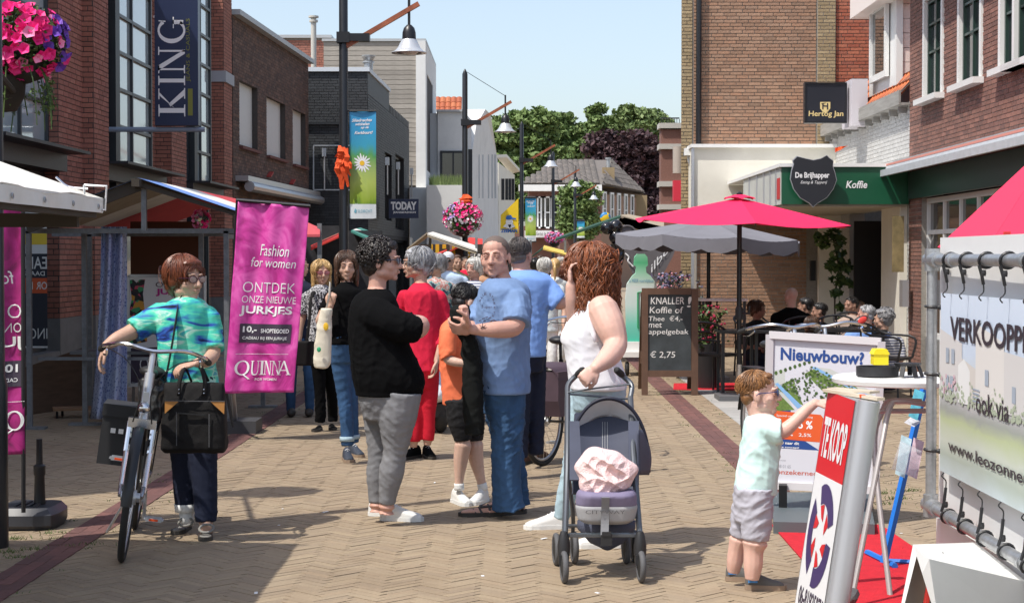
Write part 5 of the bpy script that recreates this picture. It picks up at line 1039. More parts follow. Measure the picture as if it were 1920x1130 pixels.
MB().prism([P(x, y, d) for x, y in out_], (0, .12, 0)).build('panel', mat('green_gradient_print', rough=.5, fn=grn), t)
L = MB(); f_ = lambda u, v: P(1180+46*u, 531-8*v, d-.005); text(L, 'is MEER voorvlijtbaar', f_, 0, 1, 0, 1, 0); L.build('lettering', mat('blue_print', (.1, .3, .5)), t)
L = MB(); [L.bar(P(*a, d-.01), P(*b_, d-.01), .02, .01) for a, b_ in (((1196, 548), (1196, 615)), ((1196, 548), (1222, 545)), ((1196, 615), (1222, 618)))]; L.build('green_frame', mat('green_print', (.03, .35, .15)), t)
m = MB(); m.bx(P(1172, 0, d).x, P(1236, 0, d).x, d-.1, d+.4, P(0, 658, d).z, P(0, 640, d).z); m.bx(P(1168, 0, d).x, P(1240, 0, d).x, d-.2, d+.5, P(0, 668, d).z, P(0, 658, d).z); m.build('base', white_paint, t)
m = MB(); [m.torus((P(px, 0, d).x, d-.1, .1), .07, .03, (1, 0, 0), 14, 6) for px in (1176, 1232)]; m.build('wheel', rubber, t)
# ================================================================ PARASOLS
def parasol(name, label, cx, d, zr, za, r, m, pm, n=8, val=0., tilt=(0, 0), vent=True, pr=.022, foot=True, a0=.39, sc=0):
    x = P(cx, 0, d).x; t = thing(name, label, 'parasol', (x, d, 0)); c = V(x, d, 0)
    def pt(a, q, dz=0): dx, dy = math.cos(a)*q*r, math.sin(a)*q*r; return c+V(dx, dy, za+(zr-za)*q+dx*tilt[0]+dy*tilt[1]+dz-.035*math.sin(math.pi*q)*0)
    for i in range(n):
        a, b = a0+2*math.pi*i/n, a0+2*math.pi*(i+1)/n; mb = MB()
        def f(u, v):
            p0, p1 = pt(a, v), pt(b, v); return p0*(1-u)+p1*u+V(0, 0, -.05*r*math.sin(math.pi*u)*v*.6)
        mb.grid(lambda u, v: f(u, .02+.98*v), 6, 6, .003)
        if val: mb.grid(lambda u, v: f(u, 1)+V(0, 0, -v*(val+sc*abs(math.sin(u*math.pi*2)))+.006*math.sin(u*30)), 12, 3, .003)
        mb.build('canopy_panel', m, t, smooth=30)
        rb = MB(); rb.bar(pt(a, .05, -.02), pt(a, .99, -.02), .012); rb.build('rib', pm, t)
    if vent:
        mb = MB(); 
        for i in range(n):
            a, b = a0+2*math.pi*i/n, a0+2*math.pi*(i+1)/n; mb.grid(lambda u, v: c+V((math.cos(a)*(1-u)+math.cos(b)*u)*(.06+.13*v), (math.sin(a)*(1-u)+math.sin(b)*u)*(.06+.13*v), za+.035-.05*v+.02*math.sin(math.pi*u)*v), 4, 3, .003)
        mb.build('vent', m, t, smooth=30); MB().lathe([(.03, za+.02), (.035, za+.05), (.01, za+.07)], (x, d, 0), 10).build('finial', pm, t)
    mb = MB(); mb.tube([(x, d, .35), (x, d, za)], pr, 12); mb.build('pole', pm, t, smooth=30); mb = MB(); mb.tube([(x, d, .02), (x, d, .4)], pr*1.15, 12); mb.build('sleeve', chrome, t, smooth=30)
    mb = MB(); mb.lathe([(.04, .9), (.045, .93), (.045, 1.02), (.035, 1.05)], (x, d, 0), 10); mb.tube([(x, d, .97), (x+.1, d-.05, .97), (x+.11, d-.05, 1.06)], .012, 6); mb.build('crank', plastic_black, t)
    if foot: MB().box((x, d, .03), (.5, .5, .06)).build('foot', mat('grey_foot_slab', (.12, .12, .125), rough=.6), t)
    return t
PKP = mat('bright_pink_canvas', (.80, .012, .09), rough=.75, var=.05, vs=3); GRP = mat('grey_canvas', (.18, .18, .205), rough=.85, var=.08, vs=4)
parasol('parasol', 'big bright pink parasol above the cafe terrace', 1388, 19.2, 2.0, 2.27, 1.3, PKP, black_paint, 6, 0, (-.03, .03), True, .028, a0=R(-30))
parasol('parasol', 'grey parasol with a ragged valance behind the pink one', 1330, 22.2, 1.86, 2.1, 1.25, GRP, black_paint, 8, .13, (-.04, 0), False, .025, a0=.2, sc=.05)
parasol('parasol', 'steep pink canopy behind the white sales trailer at the right edge', 1990, 9.3, 1.66, 2.28, .75, mat('coral_pink_canvas', (.8, .03, .09), rough=.7), black_paint, 4, .0, (0, 0), False, .02, a0=R(45))
o = MB().box(P(1888, 450, 8.2), (.03, .02, .08)).build('red_clip', cred, loc=P(1888, 450, 8.2)); tag(o, 'small red clip standing on the trailer edge', 'clip')
# ================================================================ PEOPLE
def fuse(mb, voxel, it=2):
    me = mb.mesh('tmp', [MATS['black_paint']]); o = bpy.data.objects.new('tmp', me); TMP.collection.objects.link(o)
    r = o.modifiers.new('r', 'REMESH'); r.mode = 'VOXEL'; r.voxel_size = voxel
    if it: s = o.modifiers.new('s', 'SMOOTH'); s.factor = .5; s.iterations = it
    TVL.update(); out = bpy.data.meshes.new_from_object(o.evaluated_get(TVL.depsgraph)); bpy.data.objects.remove(o); bpy.data.meshes.remove(me); return out
def folds(me, amp, seed=0, wl=.09, zs=1.6, mask=None, hem=0):
    n = len(me.vertices); co = np.empty(n*3); me.vertices.foreach_get('co', co); co = co.reshape(-1, 3); no = np.empty(n*3); me.vertices.foreach_get('normal', no); no = no.reshape(-1, 3)
    g = np.random.default_rng(seed); h = np.zeros(n); p = co.copy(); p += .03*np.sin(co[:, [1, 2, 0]]*23+g.uniform(0, 6, 3))
    for i in range(7):
        k = g.normal(size=3); k[2] *= zs; k /= np.linalg.norm(k); w = wl*g.uniform(.6, 2.2); s = np.sin((p@k)*2*math.pi/w+g.uniform(0, 6)); h += (1-np.abs(s))**2*(w/wl)*.5-.22
    pt = .5+.5*np.sin(co[:, 2]*11+seed)*np.sin(co[:, 0]*9+co[:, 1]*7+seed*2); h = np.clip(h*amp/1.2, -amp*1.2, amp*1.6)*(.25+.9*pt)
    if mask is not None: h *= mask(co)
    if hem: h *= np.clip((co[:, 2]-co[:, 2].min())/.06, .08, 1)
    me.vertices.foreach_set('co', (co+no*h[:, None]).ravel()); me.update()
def put(name, me, mats, parent=None, loc=None, smooth=True):
    off = wloc(parent) if parent is not None else Vector(loc); me.transform(Matrix.Translation(-off)); me.materials.clear()
    for m in (mats if isinstance(mats, list) else [mats]): me.materials.append(m)
    if smooth: me.shade_smooth()
    o = bpy.data.objects.new(name, me); COL.objects.link(o); o.parent = parent
    if parent is None: o.location = off
    return o
def combine(me, ex, mats, nm):
    nv = len(me.vertices); co = np.empty(nv*3); me.vertices.foreach_get('co', co); v = co.reshape(-1, 3).tolist(); f = [tuple(p.vertices) for p in me.polygons]
    out = bpy.data.meshes.new(nm); out.from_pydata(v+[tuple(p) for p in ex.v], [], f+[tuple(i+nv for i in q) for q in ex.f])
    out.polygons.foreach_set('material_index', [0]*len(f)+ex.m); bpy.data.meshes.remove(me); return out
SKIN = {}
def skin(k):
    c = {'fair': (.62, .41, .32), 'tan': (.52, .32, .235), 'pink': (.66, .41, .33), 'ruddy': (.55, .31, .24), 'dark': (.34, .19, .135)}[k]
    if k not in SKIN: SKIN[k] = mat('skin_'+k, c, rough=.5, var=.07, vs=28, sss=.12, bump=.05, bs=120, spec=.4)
    return SKIN[k]
eye_w = mat('eye_white', (.36, .31, .28), rough=.25); eye_d = mat('eye_dark', (.03, .02, .015), rough=.2)
def hairmat(k):
    c = {'dark': (.018, .012, .01), 'grey': (.30, .30, .31), 'white': (.62, .60, .56), 'auburn': (.21, .062, .02), 'red': (.14, .035, .012), 'brown': (.075, .035, .018), 'blonde': (.50, .32, .13), 'ginger': (.27, .125, .045), 'black': (.012, .01, .01), 'salt': (.085, .07, .065)}[k]
    return mat('hair_'+k, c, rough=.42, isl=.45, var=.25, vs=60, stretch=(1, 1, .25), spec=.6)
def headmat(c, yaw, pitch, roll, s):
    F = V(math.sin(yaw), -math.cos(yaw), 0); Lf = ZV.cross(F); M = Matrix(((Lf.x, F.x, 0), (Lf.y, F.y, 0), (0, 0, 1))); M = M @ Matrix.Rotation(pitch, 3, 'X') @ Matrix.Rotation(roll, 3, 'Y')
    return lambda p: c+(M @ (Vector(p)*s))
def xf(mb, H): q = MB(); q.v = [tuple(H(p)) for p in mb.v]; q.f = mb.f; q.m = mb.m; return q
def head_base(fem=True, old=False, thick=1.):
    h = MB(); h.ell((0, -.014, .035), (.074, .094, .080), n=20, k=14); h.ell((0, .03, -.02), (.060*thick, .060, .082), n=18, k=12)
    h.ell((0, .032, -.068), (.050*thick, .050, .038), n=16, k=10); h.ell((0, .070, -.094), (.02 if fem else .026, .018, .017)); h.ell((0, .02, .045), (.064, .066, .055))
    for s in (-1, 1):
        h.ell((.036*s, .052, -.032), (.028*thick, .027, .028)); h.ell((.027*s, .082, .019), (.026, .012, .009)); h.ell((.077*s, -.008, -.012), (.009, .019, .031), X=(1, .3*s, 0)); h.ell((.012*s, .097, -.036), (.010, .011, .009)); h.ell((.04*thick*s, .01, -.065), (.026, .04, .026))
    h.tube([(0, .084, .012), (0, .098, -.012), (0, .109, -.033)], [.009, .0105, .0125], 10, rnd=True); h.ell((0, .083, -.062), (.024, .011, .013)); h.ell((0, .086, -.056), (.018, .009, .005)); h.ell((0, .085, -.069), (.016, .009, .006))
    return h
def face_extra(brow, lip=(.42, .13, .11), mouth=0, sun=False):
    e = MB()
    for s in (-1, 1):
        e.mi = 1; e.ell((.030*s, .0795, .000), (.0135, .009, .0062), n=12, k=8); e.mi = 2; e.ell((.029*s, .0885, -.001), (.0080, .003, .0062), n=10, k=6); e.tube([(.014*s, .087, .003), (.03*s, .0915, .0078), (.045*s, .082, .003)], [.0026, .0040, .0026], 5, sub=3)
        e.mi = 0; e.ell((.030*s, .0805, .0105), (.016, .009, .0030), n=10, k=6); e.ell((.030*s, .079, -.0085), (.015, .0085, .0025), n=10, k=6)
        e.mi = 3; e.tube([(.012*s, .0955, .020), (.028*s, .0955, .025), (.047*s, .083, .019)], [.0048, .005, .0028], 6, sub=3)
        e.mi = 2; e.ell((.007*s, .102, -.0445), (.0035, .005, .002), n=8, k=6)
    e.mi = 4; e.ell((0, .0945, -.0570), (.022, .0055, .0042), n=12, k=6); e.ell((0, .0935, -.0665), (.019, .0065, .0052), n=12, k=6); e.mi = 2; e.ell((0, .0975, -.0618), (.021, .003, .0017+.004*mouth), n=12, k=6)
    return e
def glasses(H, parent, m=None, lens=None, sh='rect', th=.0022):
    m = m or black_paint; g = MB()
    for s in (-1, 1):
        pts = [(.031*s+.024*math.cos(a)*(1.05 if sh == 'rect' else 1), .103-abs(.031*s+.024*math.cos(a))*.12, -.002+.0165*math.sin(a)*(1 if sh != 'rect' else 1.0)) for a in [2*math.pi*i/16 for i in range(17)]]
        g.tube(pts, th, 5, cap=False); g.tube([(.055*s, .096, .006), (.077*s, .06, .006), (.083*s, .0, .004), (.084*s, -.012, -.006)], th*1.1, 5)
    g.tube([(-.008, .108, .002), (0, .111, .004), (.008, .108, .002)], th, 5)
    o = xf(g, H).build('glasses', m, parent)
    if lens:
        L = MB()
        for s in (-1, 1): L.ell((.031*s, .1, -.002), (.024, .0015, .0165), n=14, k=8)
        xf(L, H).build('lens', lens, o)
    return o
def strand_cloud(mb, n, c, r, length, rad, grav=.5, wave=0., wf=30, zmin=-9, zstart=-.3, face=.055, seg=9, zf=.055, spread=1.02, side=-9):
    """hair strands that leave a whorl at the crown, follow the skull and then hang"""
    c = np.array(c); r = np.array(r)
    for _ in range(n):
        while True:
            v = rng.normal(size=3); v /= np.linalg.norm(v); p = c+v*r
            if v[2] < zstart or (p[1] > face and p[2] < zf+.01): continue
            break
        L = length*rng.uniform(.7, 1.1); st = L/seg; pts = [p*1.0]; d = np.array([v[0]*.9, v[1]*.9+.15*(1 if v[1] > 0 else -1), -.25]); ph = rng.uniform(0, 6.3, 3); k = 0
        for i in range(seg):
            q = (p-c)/r; nn = q/np.linalg.norm(q)/r; nn /= np.linalg.norm(nn); d = d-nn*max(-1, d@nn); d = d+np.array([0, 0, -grav*(.35+i*.12)]); d /= np.linalg.norm(d)
            p = p+d*st; q = (p-c)/r; ln = np.linalg.norm(q)
            if ln < spread and p[2] > c[2]-r[2]*1.2: p = c+q/ln*r*spread
            if face and p[1] > face and p[2] < zf and abs(p[0]) < .062: p[0] += .02*np.sign(p[0]+1e-6); k += 1
            if k > 1: break
            pts.append(p+wave*np.sin(wf*p[[2, 2, 0]]+ph)*(i/seg)**.5)
            if p[2] < zmin or (p[1] > -.005 and p[2] < side+max(0, p[1])*.5): break
        if len(pts) < 3: continue
        m_ = len(pts); mb.tube(pts, [rad*(1-.75*(i/(m_-1))**2) for i in range(m_)], 3, cap=False)
def hair(H, style, k, parent, det=1.):
    b = MB(); s = MB(); vx = .006; am = .004
    if style == 'curly':
        b.ell((0, -.028, .048), (.094, .104, .088), n=18, k=12); b.ell((0, -.055, -.02), (.078, .065, .07)); b.ell((0, .05, .085), (.065, .045, .035))
        for _ in range(int(420*det)):
            v = rng.normal(size=3); v /= np.linalg.norm(v); p = np.array((0, -.026, .045))+v*np.array((.097, .11, .095))
            if p[1] > .055 and p[2] < .07 or p[2] < -.075 or (p[1] > .01 and p[2] < -.0): continue
            a = rng.uniform(0, 6.3); u = np.cross(v, rng.normal(size=3)); u /= np.linalg.norm(u)+1e-6; w_ = np.cross(v, u)
            s.tube([p+(u*math.cos(a+t)+w_*math.sin(a+t))*.011+v*(.002*t) for t in (0, 1.1, 2.2, 3.3, 4.4, 5.5)], [.0045, .005, .005, .0045, .004, .002], 4)
    elif style == 'long_curly':
        b.ell((0, -.025, .04), (.098, .112, .092), n=18, k=12); b.ell((0, -.07, -.07), (.115, .075, .13)); b.ell((.07, -.02, -.08), (.045, .06, .13)); b.ell((-.07, -.02, -.08), (.045, .06, .13)); b.ell((0, -.09, -.15), (.105, .05, .07)); am = .007
        strand_cloud(s, int(1500*det), (0, -.02, .04), (.100, .112, .095), .42, .0042, .55, .018, 62, -.27, -.6, .06, 15, .05, 1.08)
        for _ in range(int(1300*det)):
            a = rng.uniform(1.9, 7.4); e_ = rng.uniform(.88, 1.06); x, y = .112*math.cos(a)*e_, -.05+.095*math.sin(a)*e_
            if y > .045: continue
            z0 = rng.uniform(-.14, .07); ph = rng.uniform(0, 6, 2); s.tube([(x*(1+.012*t)+.012*math.sin(.75*t+ph[0]), y*(1+.012*t)+.012*math.sin(.8*t+ph[1]), z0-.0125*t) for t in range(12)], [.0015, .0022, .0027, .0027, .0027, .0027, .0025, .0024, .0022, .002, .0015, .0008], 3)
    elif style in ('long', 'wavy'):
        b.ell((0, -.022, .04), (.085, .102, .083), n=18, k=12); b.ell((0, -.07, -.08), (.085, .045, .13)); b.ell((.074, -.02, -.06), (.024, .05, .13)); b.ell((-.074, -.02, -.06), (.024, .05, .13)); am = .005
        b.ell((.06, .045, .05), (.022, .035, .045)); b.ell((-.06, .045, .05), (.022, .035, .045))
        strand_cloud(s, int(900*det), (0, -.02, .04), (.088, .104, .085), .38 if style == 'long' else .3, .0034, .7, .004 if style == 'long' else .012, 40, -.25, -.4, .06, 12, .06, 1.05)
    elif style in ('bob', 'short_f'):
        b.ell((0, -.026, .042), (.088, .104, .086), n=18, k=12); b.ell((0, -.06, -.03), (.078, .05, .07)); b.ell((.07, -.015, .0), (.022, .045, .05)); b.ell((-.07, -.015, .0), (.022, .045, .05)); b.ell((0, .055, .082), (.066, .035, .026))
        strand_cloud(s, int(900*det), (0, -.022, .044), (.090, .108, .088), .17, .0034, .45, .004, 60, -.1, -.45, .075, 8, .055, 1.04)
    elif style == 'short_m':
        b.ell((0, -.018, .042), (.0775, .097, .078), n=18, k=12); b.ell((0, -.055, -.015), (.068, .045, .05)); b.ell((0, .045, .088), (.052, .035, .02)); am = .002
        strand_cloud(s, int(700*det), (0, -.02, .045), (.079, .099, .079), .038, .0026, .35, .001, 60, -.07, -.5, .07, 5, .065, 1.02, .02)
    elif style == 'buzz':
        q = MB().ell((0, -.014, .035), (.0768, .0968, .0828), n=40, k=30); q.ell((0, -.05, -.012), (.0705, .056, .052), n=30, k=20); hl = lambda p: p[2] > (.066+.006*abs(p[0])/.05 if p[1] > .055 else (-.012+max(0, p[1])*1.35 if p[1] > -.02 else -.062))
        b.v = q.v; b.f = [f for f in q.f if all(hl(q.v[i]) for i in f)]; b.m = [0]*len(b.f); return xf(b, H).build('hair', mat('stubble', (.13, .095, .08), rough=.8), parent, smooth=True)
    elif style == 'tail':
        b.ell((0, -.018, .04), (.080, .099, .081), n=18, k=12); b.ell((0, -.11, .03), (.02, .03, .02)); b.tube([(0, -.11, .03), (0, -.15, -.02), (0, -.14, -.12), (0, -.13, -.2)], [.02, .026, .022, .006], 8, sub=3, rnd=True); am = .003
    me = fuse(xf(b, H), vx if det > .6 else .012, 1); folds(me, am, 5, .02, .3)
    if s.v: me = combine(me, xf(s, H), [], 'hair')
    return put('hair', me, hairmat(k), parent)
def hand(mb, w, d, n, s=1., curl=.5, thumb=1, grip=0., fan=.12, point=False):
    """w wrist, d direction of the palm, n palm normal (fingers curl towards it)"""
    d = Vector(d).normalized(); n = Vector(n); n = (n-d*n.dot(d)).normalized(); t = d.cross(n)*thumb; X, Y, Z = t, n, d
    mb.ell(w+d*.048*s, (.041*s, .015*s, .052*s), X, Y, Z, 12, 8); mb.ell(w+d*.07*s, (.043*s, .0135*s, .028*s), X, Y, Z, 12, 8)
    for i, (o, L, r) in enumerate(((.031, .068, .0088), (.0105, .078, .0092), (-.0105, .073, .0088), (-.030, .058, .0078))):
        b = w+d*.088*s+t*o*s; a = fan*o/.03; q = (d+t*a).normalized(); c = curl+grip*.2+(.08*i); 
        if point and i == 0: c = .08
        pts = [b-d*.02*s, b]; ang = 0
        for sg in (.42, .32, .26): ang += c; pts.append(pts[-1]+(q*math.cos(ang)+n*math.sin(ang))*L*sg*s)
        mb.tube(pts, [r*s, r*s, r*.98*s, r*.93*s, r*.8*s], 8, rnd=True)
    b = w+d*.025*s+t*.03*s; p1 = b+(t*.55+d*.6+n*.35).normalized()*.036*s; p2 = p1+(d*.8+n*(.25+grip*.6)+t*.25*(1-grip)).normalized()*.032*s; p3 = p2+(d*.8+n*(.2+grip)-t*.15*grip).normalized()*.024*s
    mb.tube([b-d*.01*s, p1, p2, p3], [.014*s, .0125*s, .0105*s, .0085*s], 8, rnd=True)
def chain(pts, D, ppm, sub=5): return catmull([(*P(p[0], p[1], D+p[2]), p[3]/ppm) for p in pts], sub)
def cut(ch, t, nseg, sub=5): return ch[:max(2, int(round(t*sub))+1)]
def tube_c(mb, ch, add=0., n=14, rnd=True, mul=1.): mb.tube([c[:3] for c in ch], [max(.004, c[3]*mul+add) for c in ch], n, rnd=rnd)
def rings(rs, D, ppm, shrink=0., n=24):
    out = []
    for py, cx, hw, ay, *dz in rs:
        c = P(cx, py, D+(dz[0] if dz else 0)); a = max(.02, hw/ppm-shrink); b = max(.02, ay-shrink); r = []
        for j in range(n):
            t = 2*math.pi*j/n; ct, st = math.cos(t), math.sin(t); r.append(c+V(a*math.copysign(abs(ct)**.85, ct), b*math.copysign(abs(st)**.85, st), 0))
        out.append(np.array([list(q) for q in r]))
    q = []
    for i in range(len(out)-1): 
        a, b = out[max(i-1, 0)], out[min(i+2, len(out)-1)]
        for k in range(3): t = k/3; p0, p1 = out[i], out[i+1]; q.append(.5*((2*p0)+(-a+p1)*t+(2*a-5*p0+4*p1-b)*t*t+(-a+3*p0-3*p1+b)*t**3))
    q.append(out[-1]); return [[Vector(x) for x in r] for r in q]
def shoe(parent, px, py, yaw, L=.26, up=None, sole=None, style='sneaker', nm='shoe', lift=0., accent=None):
    g = G(px, py)+V(0, 0, lift); F = V(math.sin(yaw), -math.cos(yaw), 0); S = ZV.cross(F); k = L/.26; m = MB()
    prof = [(-.045, .022, .07), (-.035, .033, .105), (0, .037, .112), (.04, .036, .105), (.09, .038, .082), (.14, .043, .064), (.185, .041, .052), (.215, .026, .038)] if style != 'flat' else [(-.04, .02, .035), (-.03, .029, .048), (0, .031, .045), (.05, .032, .03), (.10, .036, .026), (.15, .041, .032), (.19, .036, .03), (.215, .02, .022)]
    for z0, mt, name, ex in ((.018, up, nm, 0), ):
        rs = []
        for x, w, h in prof: rs.append([g+F*(x*k)+S*(w*k*math.cos(t))+ZV*(z0+(h-z0)*max(0, math.sin(t))**.8*k if math.sin(t) > 0 else z0) for t in [2*math.pi*j/14 for j in range(14)]])
        m.loft(rs)
    me = fuse(m, .006, 2); o = put(name, me, up, parent)
    s = MB(); rs = [[g+F*((x+(.006 if x > .1 else -.004))*k)+S*((w+.004)*k*math.cos(t))+ZV*(z) for t in [2*math.pi*j/16 for j in range(16)]] for z, x, w in ()]
    out_ = [(x, w) for x, w, h in prof]; pts = [g+F*(out_[0][0]*k-.004)]+[g+F*(x*k)+S*((w+.003)*k) for x, w in out_]+[g+F*(out_[-1][0]*k+.012)]+[g+F*(x*k)-S*((w+.003)*k) for x, w in reversed(out_)]
    s.prism([p+ZV*.001 for p in pts], (0, 0, .024)); s.build('sole', sole, o)
    if style == 'sneaker':
        lc = MB()
        for i in range(4): x = .055+.022*i; h = .098-.013*i; lc.tube([g+F*(x*k)+S*(.02*k)+ZV*(h-.012)*k, g+F*((x+.004)*k)+ZV*(h+.002)*k, g+F*(x*k)-S*(.02*k)+ZV*(h-.012)*k], .0028, 5)
        lc.build('laces', accent or white_print, o)
    return o
def person(label, D, head, torso, arms=(), legs=(), hands=(), sk='fair', hr=None, top=None, bottom=None, gl=None, fem=True, group=None, voxel=.0065, cv=.009, det=1., brow='dark', sleeve=(), pants=2., neck=None, cut_top=None, mouth=0, thick=1., foldt=.006, foldl=.004, cast=1, cls='person', shrinkt=.012, pw=.09):
    ppm = FPX/D; hx, hy, yaw, pitch, roll, hs = head; c = P(hx, hy, D); H = headmat(c, R(yaw), R(pitch), R(roll), hs); b = MB(); hb = xf(head_base(fem, thick=thick), H); b.add(hb.v, hb.f)
    base = V(P(torso[0][1], 0, D).x, D, 0); t0 = torso[0]; nb = P(t0[1], t0[0]+6, D+(t0[4] if len(t0) > 4 else 0))
    b.tube([H((0, -.022, -.03)), (H((0, -.022, -.07))+nb)/2, nb, nb-V(0, 0, .04)], [.052*hs*(1 if fem else 1.1), .05*hs*(1 if fem else 1.12), .056*(1 if fem else 1.1), .07], 14, sub=3)
    b.loft(rings(torso, D, ppm, shrinkt))
    ach = [chain(a, D, ppm) for a in arms]; lch = [chain(a, D, ppm) for a in legs]
    for i, a in enumerate(ach):
        k = int(round((sleeve[i][0] if i < len(sleeve) else 0)*5)); b.tube([q[:3] for q in a], [max(.012, q[3]*(.72 if j < k-2 else (.9 if j < k else 1))) for j, q in enumerate(a)], 14, rnd=True)
    for i, l in enumerate(lch):
        k = int(round(pants*5)); b.tube([q[:3] for q in l], [min(q[3], max(.02, q[3]*(.62 if j <= k-2 else (.8 if j <= k else 1)))) if j < len(l)-2 or j > k+2 else min(q[3], .031) for j, q in enumerate(l)], 12)
    for h_ in hands: hand(b, Vector(ach[h_[0]][-1][:3]), h_[1], h_[2], **h_[3])
    me = fuse(b, voxel, 2); ex = xf(face_extra(brow, mouth=mouth), H) if det > .3 else MB()
    me = combine(me, ex, [], 'person'); lipm = mat('lip', (.40, .13, .12), rough=.4)
    o = put('person', me, [skin(sk), eye_w, eye_d, hairmat(brow), lipm], None, base); tag(o, label, 'person', group)
    if hr: hair(H, hr[0], hr[1], o, det)
    if top:
        m = MB(); rs = list(torso[cut_top or 0:]); z = rs[-1]; rs.append((z[0]+.022*ppm, *z[1:])); m.loft(rings(rs, D, ppm, 0))
        for i, (t, add) in enumerate(sleeve):
            if t: a = cut(ach[i], t, 0); n_ = len(a); q0 = Vector(a[0][:3])-(Vector(a[1][:3])-Vector(a[0][:3])).normalized()*a[0][3]*.55; m.tube([tuple(q0)]+[q[:3] for q in a], [a[0][3]*.7]+[q[3]+add/ppm*(.45+.55*j/(n_-1)) for j, q in enumerate(a)], 16, cap=True); m.ell(a[0][:3], a[0][3]*1.04)
        me = fuse(m, cv, 2); folds(me, foldt, int(hx), .10, .8, (lambda co: np.clip((c.z-.12-co[:, 2])*6, .15, 1.)), 1); put('shirt', me, top, o)
    if bottom:
        m = MB()
        for l in lch: a = cut(l, pants, 0); m.tube([q[:3] for q in a], [q[3] for q in a], 16, cap=True)
        if pw:
            cx = (legs[0][0][0]+legs[-1][0][0])/2; py = min(l[0][1] for l in legs); q = torso[-1]; m.loft(rings([(q[0]-16, q[1], q[2]*.93, q[3]*.93), (py+5, (q[1]+cx)/2, q[2]*.93, q[3]*.95), (py+.16*ppm, cx, max(abs(legs[0][0][0]-legs[-1][0][0])/2+legs[0][0][3]*.7, 8), q[3]*.7)], D, ppm))
        me = fuse(m, cv, 2); folds(me, foldl, int(hx)+3, .07, 2.2); put('trousers', me, bottom, o)
    if gl: glasses(H, o, *gl)
    return o, H, ach, lch
def cloth(name, c, **k): return mat(name, c, **{**dict(rough=.85, var=.06, vs=12, spec=.25, bump=.1, bs=300), **k})
JEAN = cloth('blue_denim', (.035, .085, .18), var=.3, vs=9, stretch=(1, 1, .5)); JEAN_L = cloth('pale_denim', (.36, .48, .54), var=.12); GREYJ = cloth('grey_denim', (.21, .21, .22), var=.16, vs=7); BLK = cloth('black_jersey', (.0055, .0055, .006), rough=1, spec=.08); NAVYT = cloth('navy_trousers', (.012, .016, .035)); REDK = cloth('red_knit', (.62, .015, .05)); REDP = cloth('red_trousers', (.55, .012, .03)); ORG = cloth('orange_tee', (.85, .20, .09)); BTEE = cloth('blue_tee', (.16, .245, .42), var=.16, vs=6); TANK = cloth('white_tank', (.80, .80, .84)); MINT = cloth('mint_tee', (.58, .78, .74)); LILS = cloth('lilac_grey_shorts', (.42, .41, .46)); BSH = cloth('light_blue_shirt', (.19, .33, .68)); PSH = cloth('pale_blue_shirt', (.5, .63, .8)); DKS = cloth('charcoal_marl', (.018, .018, .02), var=.4, vs=40)
def brush(n, l, vec, b):
    mp = n.new('ShaderNodeMapping'); mp.inputs['Scale'].default_value = (2.2, 2.2, 9); mp.inputs['Rotation'].default_value = (0, .25, 0); l.new(vec, mp.inputs[0]); t = tex(n, l, mp.outputs[0], 'Noise', 2.2, 5, Distortion=.8)
    return ramp(n, l, t.outputs[0], [(.30, (.008, .01, .03)), (.37, (.03, .09, .42)), (.43, (.05, .35, .42)), (.50, (.06, .55, .42)), (.57, (.12, .62, .42)), (.63, (.5, .72, .62)), (.68, (.06, .5, .4)), (.74, (.05, .2, .5))])
TEALS = cloth('teal_brushed_blouse', (0, 0, 0), fn=brush, rough=.6)
DOTS = cloth('speckled_blouse', (0, 0, 0), fn=lambda n, l, v, b: ramp(n, l, tex(n, l, v, 'Noise', 70, 2).outputs[0], [(.47, (.02, .02, .025)), (.53, (.5, .5, .52))]))
FLOR = cloth('floral_blouse', (0, 0, 0), fn=lambda n, l, v, b: ramp(n, l, tex(n, l, v, 'Noise', 16, 3).outputs[0], [(.36, (.03, .03, .06)), (.45, (.1, .25, .25)), (.5, (.45, .42, .38)), (.56, (.4, .1, .08)), (.62, (.5, .48, .46))]))
def strp(n, l, v, b): s = n.new('ShaderNodeSeparateXYZ'); l.new(v, s.inputs[0]); m = n.new('ShaderNodeMath'); m.operation = 'MULTIPLY'; m.inputs[1].default_value = 32; l.new(s.outputs[2], m.inputs[0]); f = n.new('ShaderNodeMath'); f.operation = 'FRACT'; l.new(m.outputs[0], f.inputs[0]); return ramp(n, l, f.outputs[0], [(.0, (.6, .6, .62)), (.6, (.04, .06, .16))], 'CONSTANT')
STRP = cloth('striped_top', (0, 0, 0), fn=strp)
WSH = mat('white_shoe_leather', (.68, .67, .64), rough=.5, var=.06); WSO = mat('white_sole', (.7, .7, .68), rough=.6); BSO = mat('dark_sole', (.04, .035, .03), rough=.7); GSH = mat('grey_shoe', (.22, .21, .19), rough=.6, var=.1); TSO = mat('tan_sole', (.28, .2, .14), rough=.7); SOCK = cloth('white_sock', (.75, .75, .73))
def sock(parent, ch, a, b_, m=SOCK, add=.004):
    q = MB(); c = ch[int(a*5):int(b_*5)+1]; q.tube([x[:3] for x in c], [x[3]+add for x in c], 14); q.build('sock', m, parent, smooth=True)
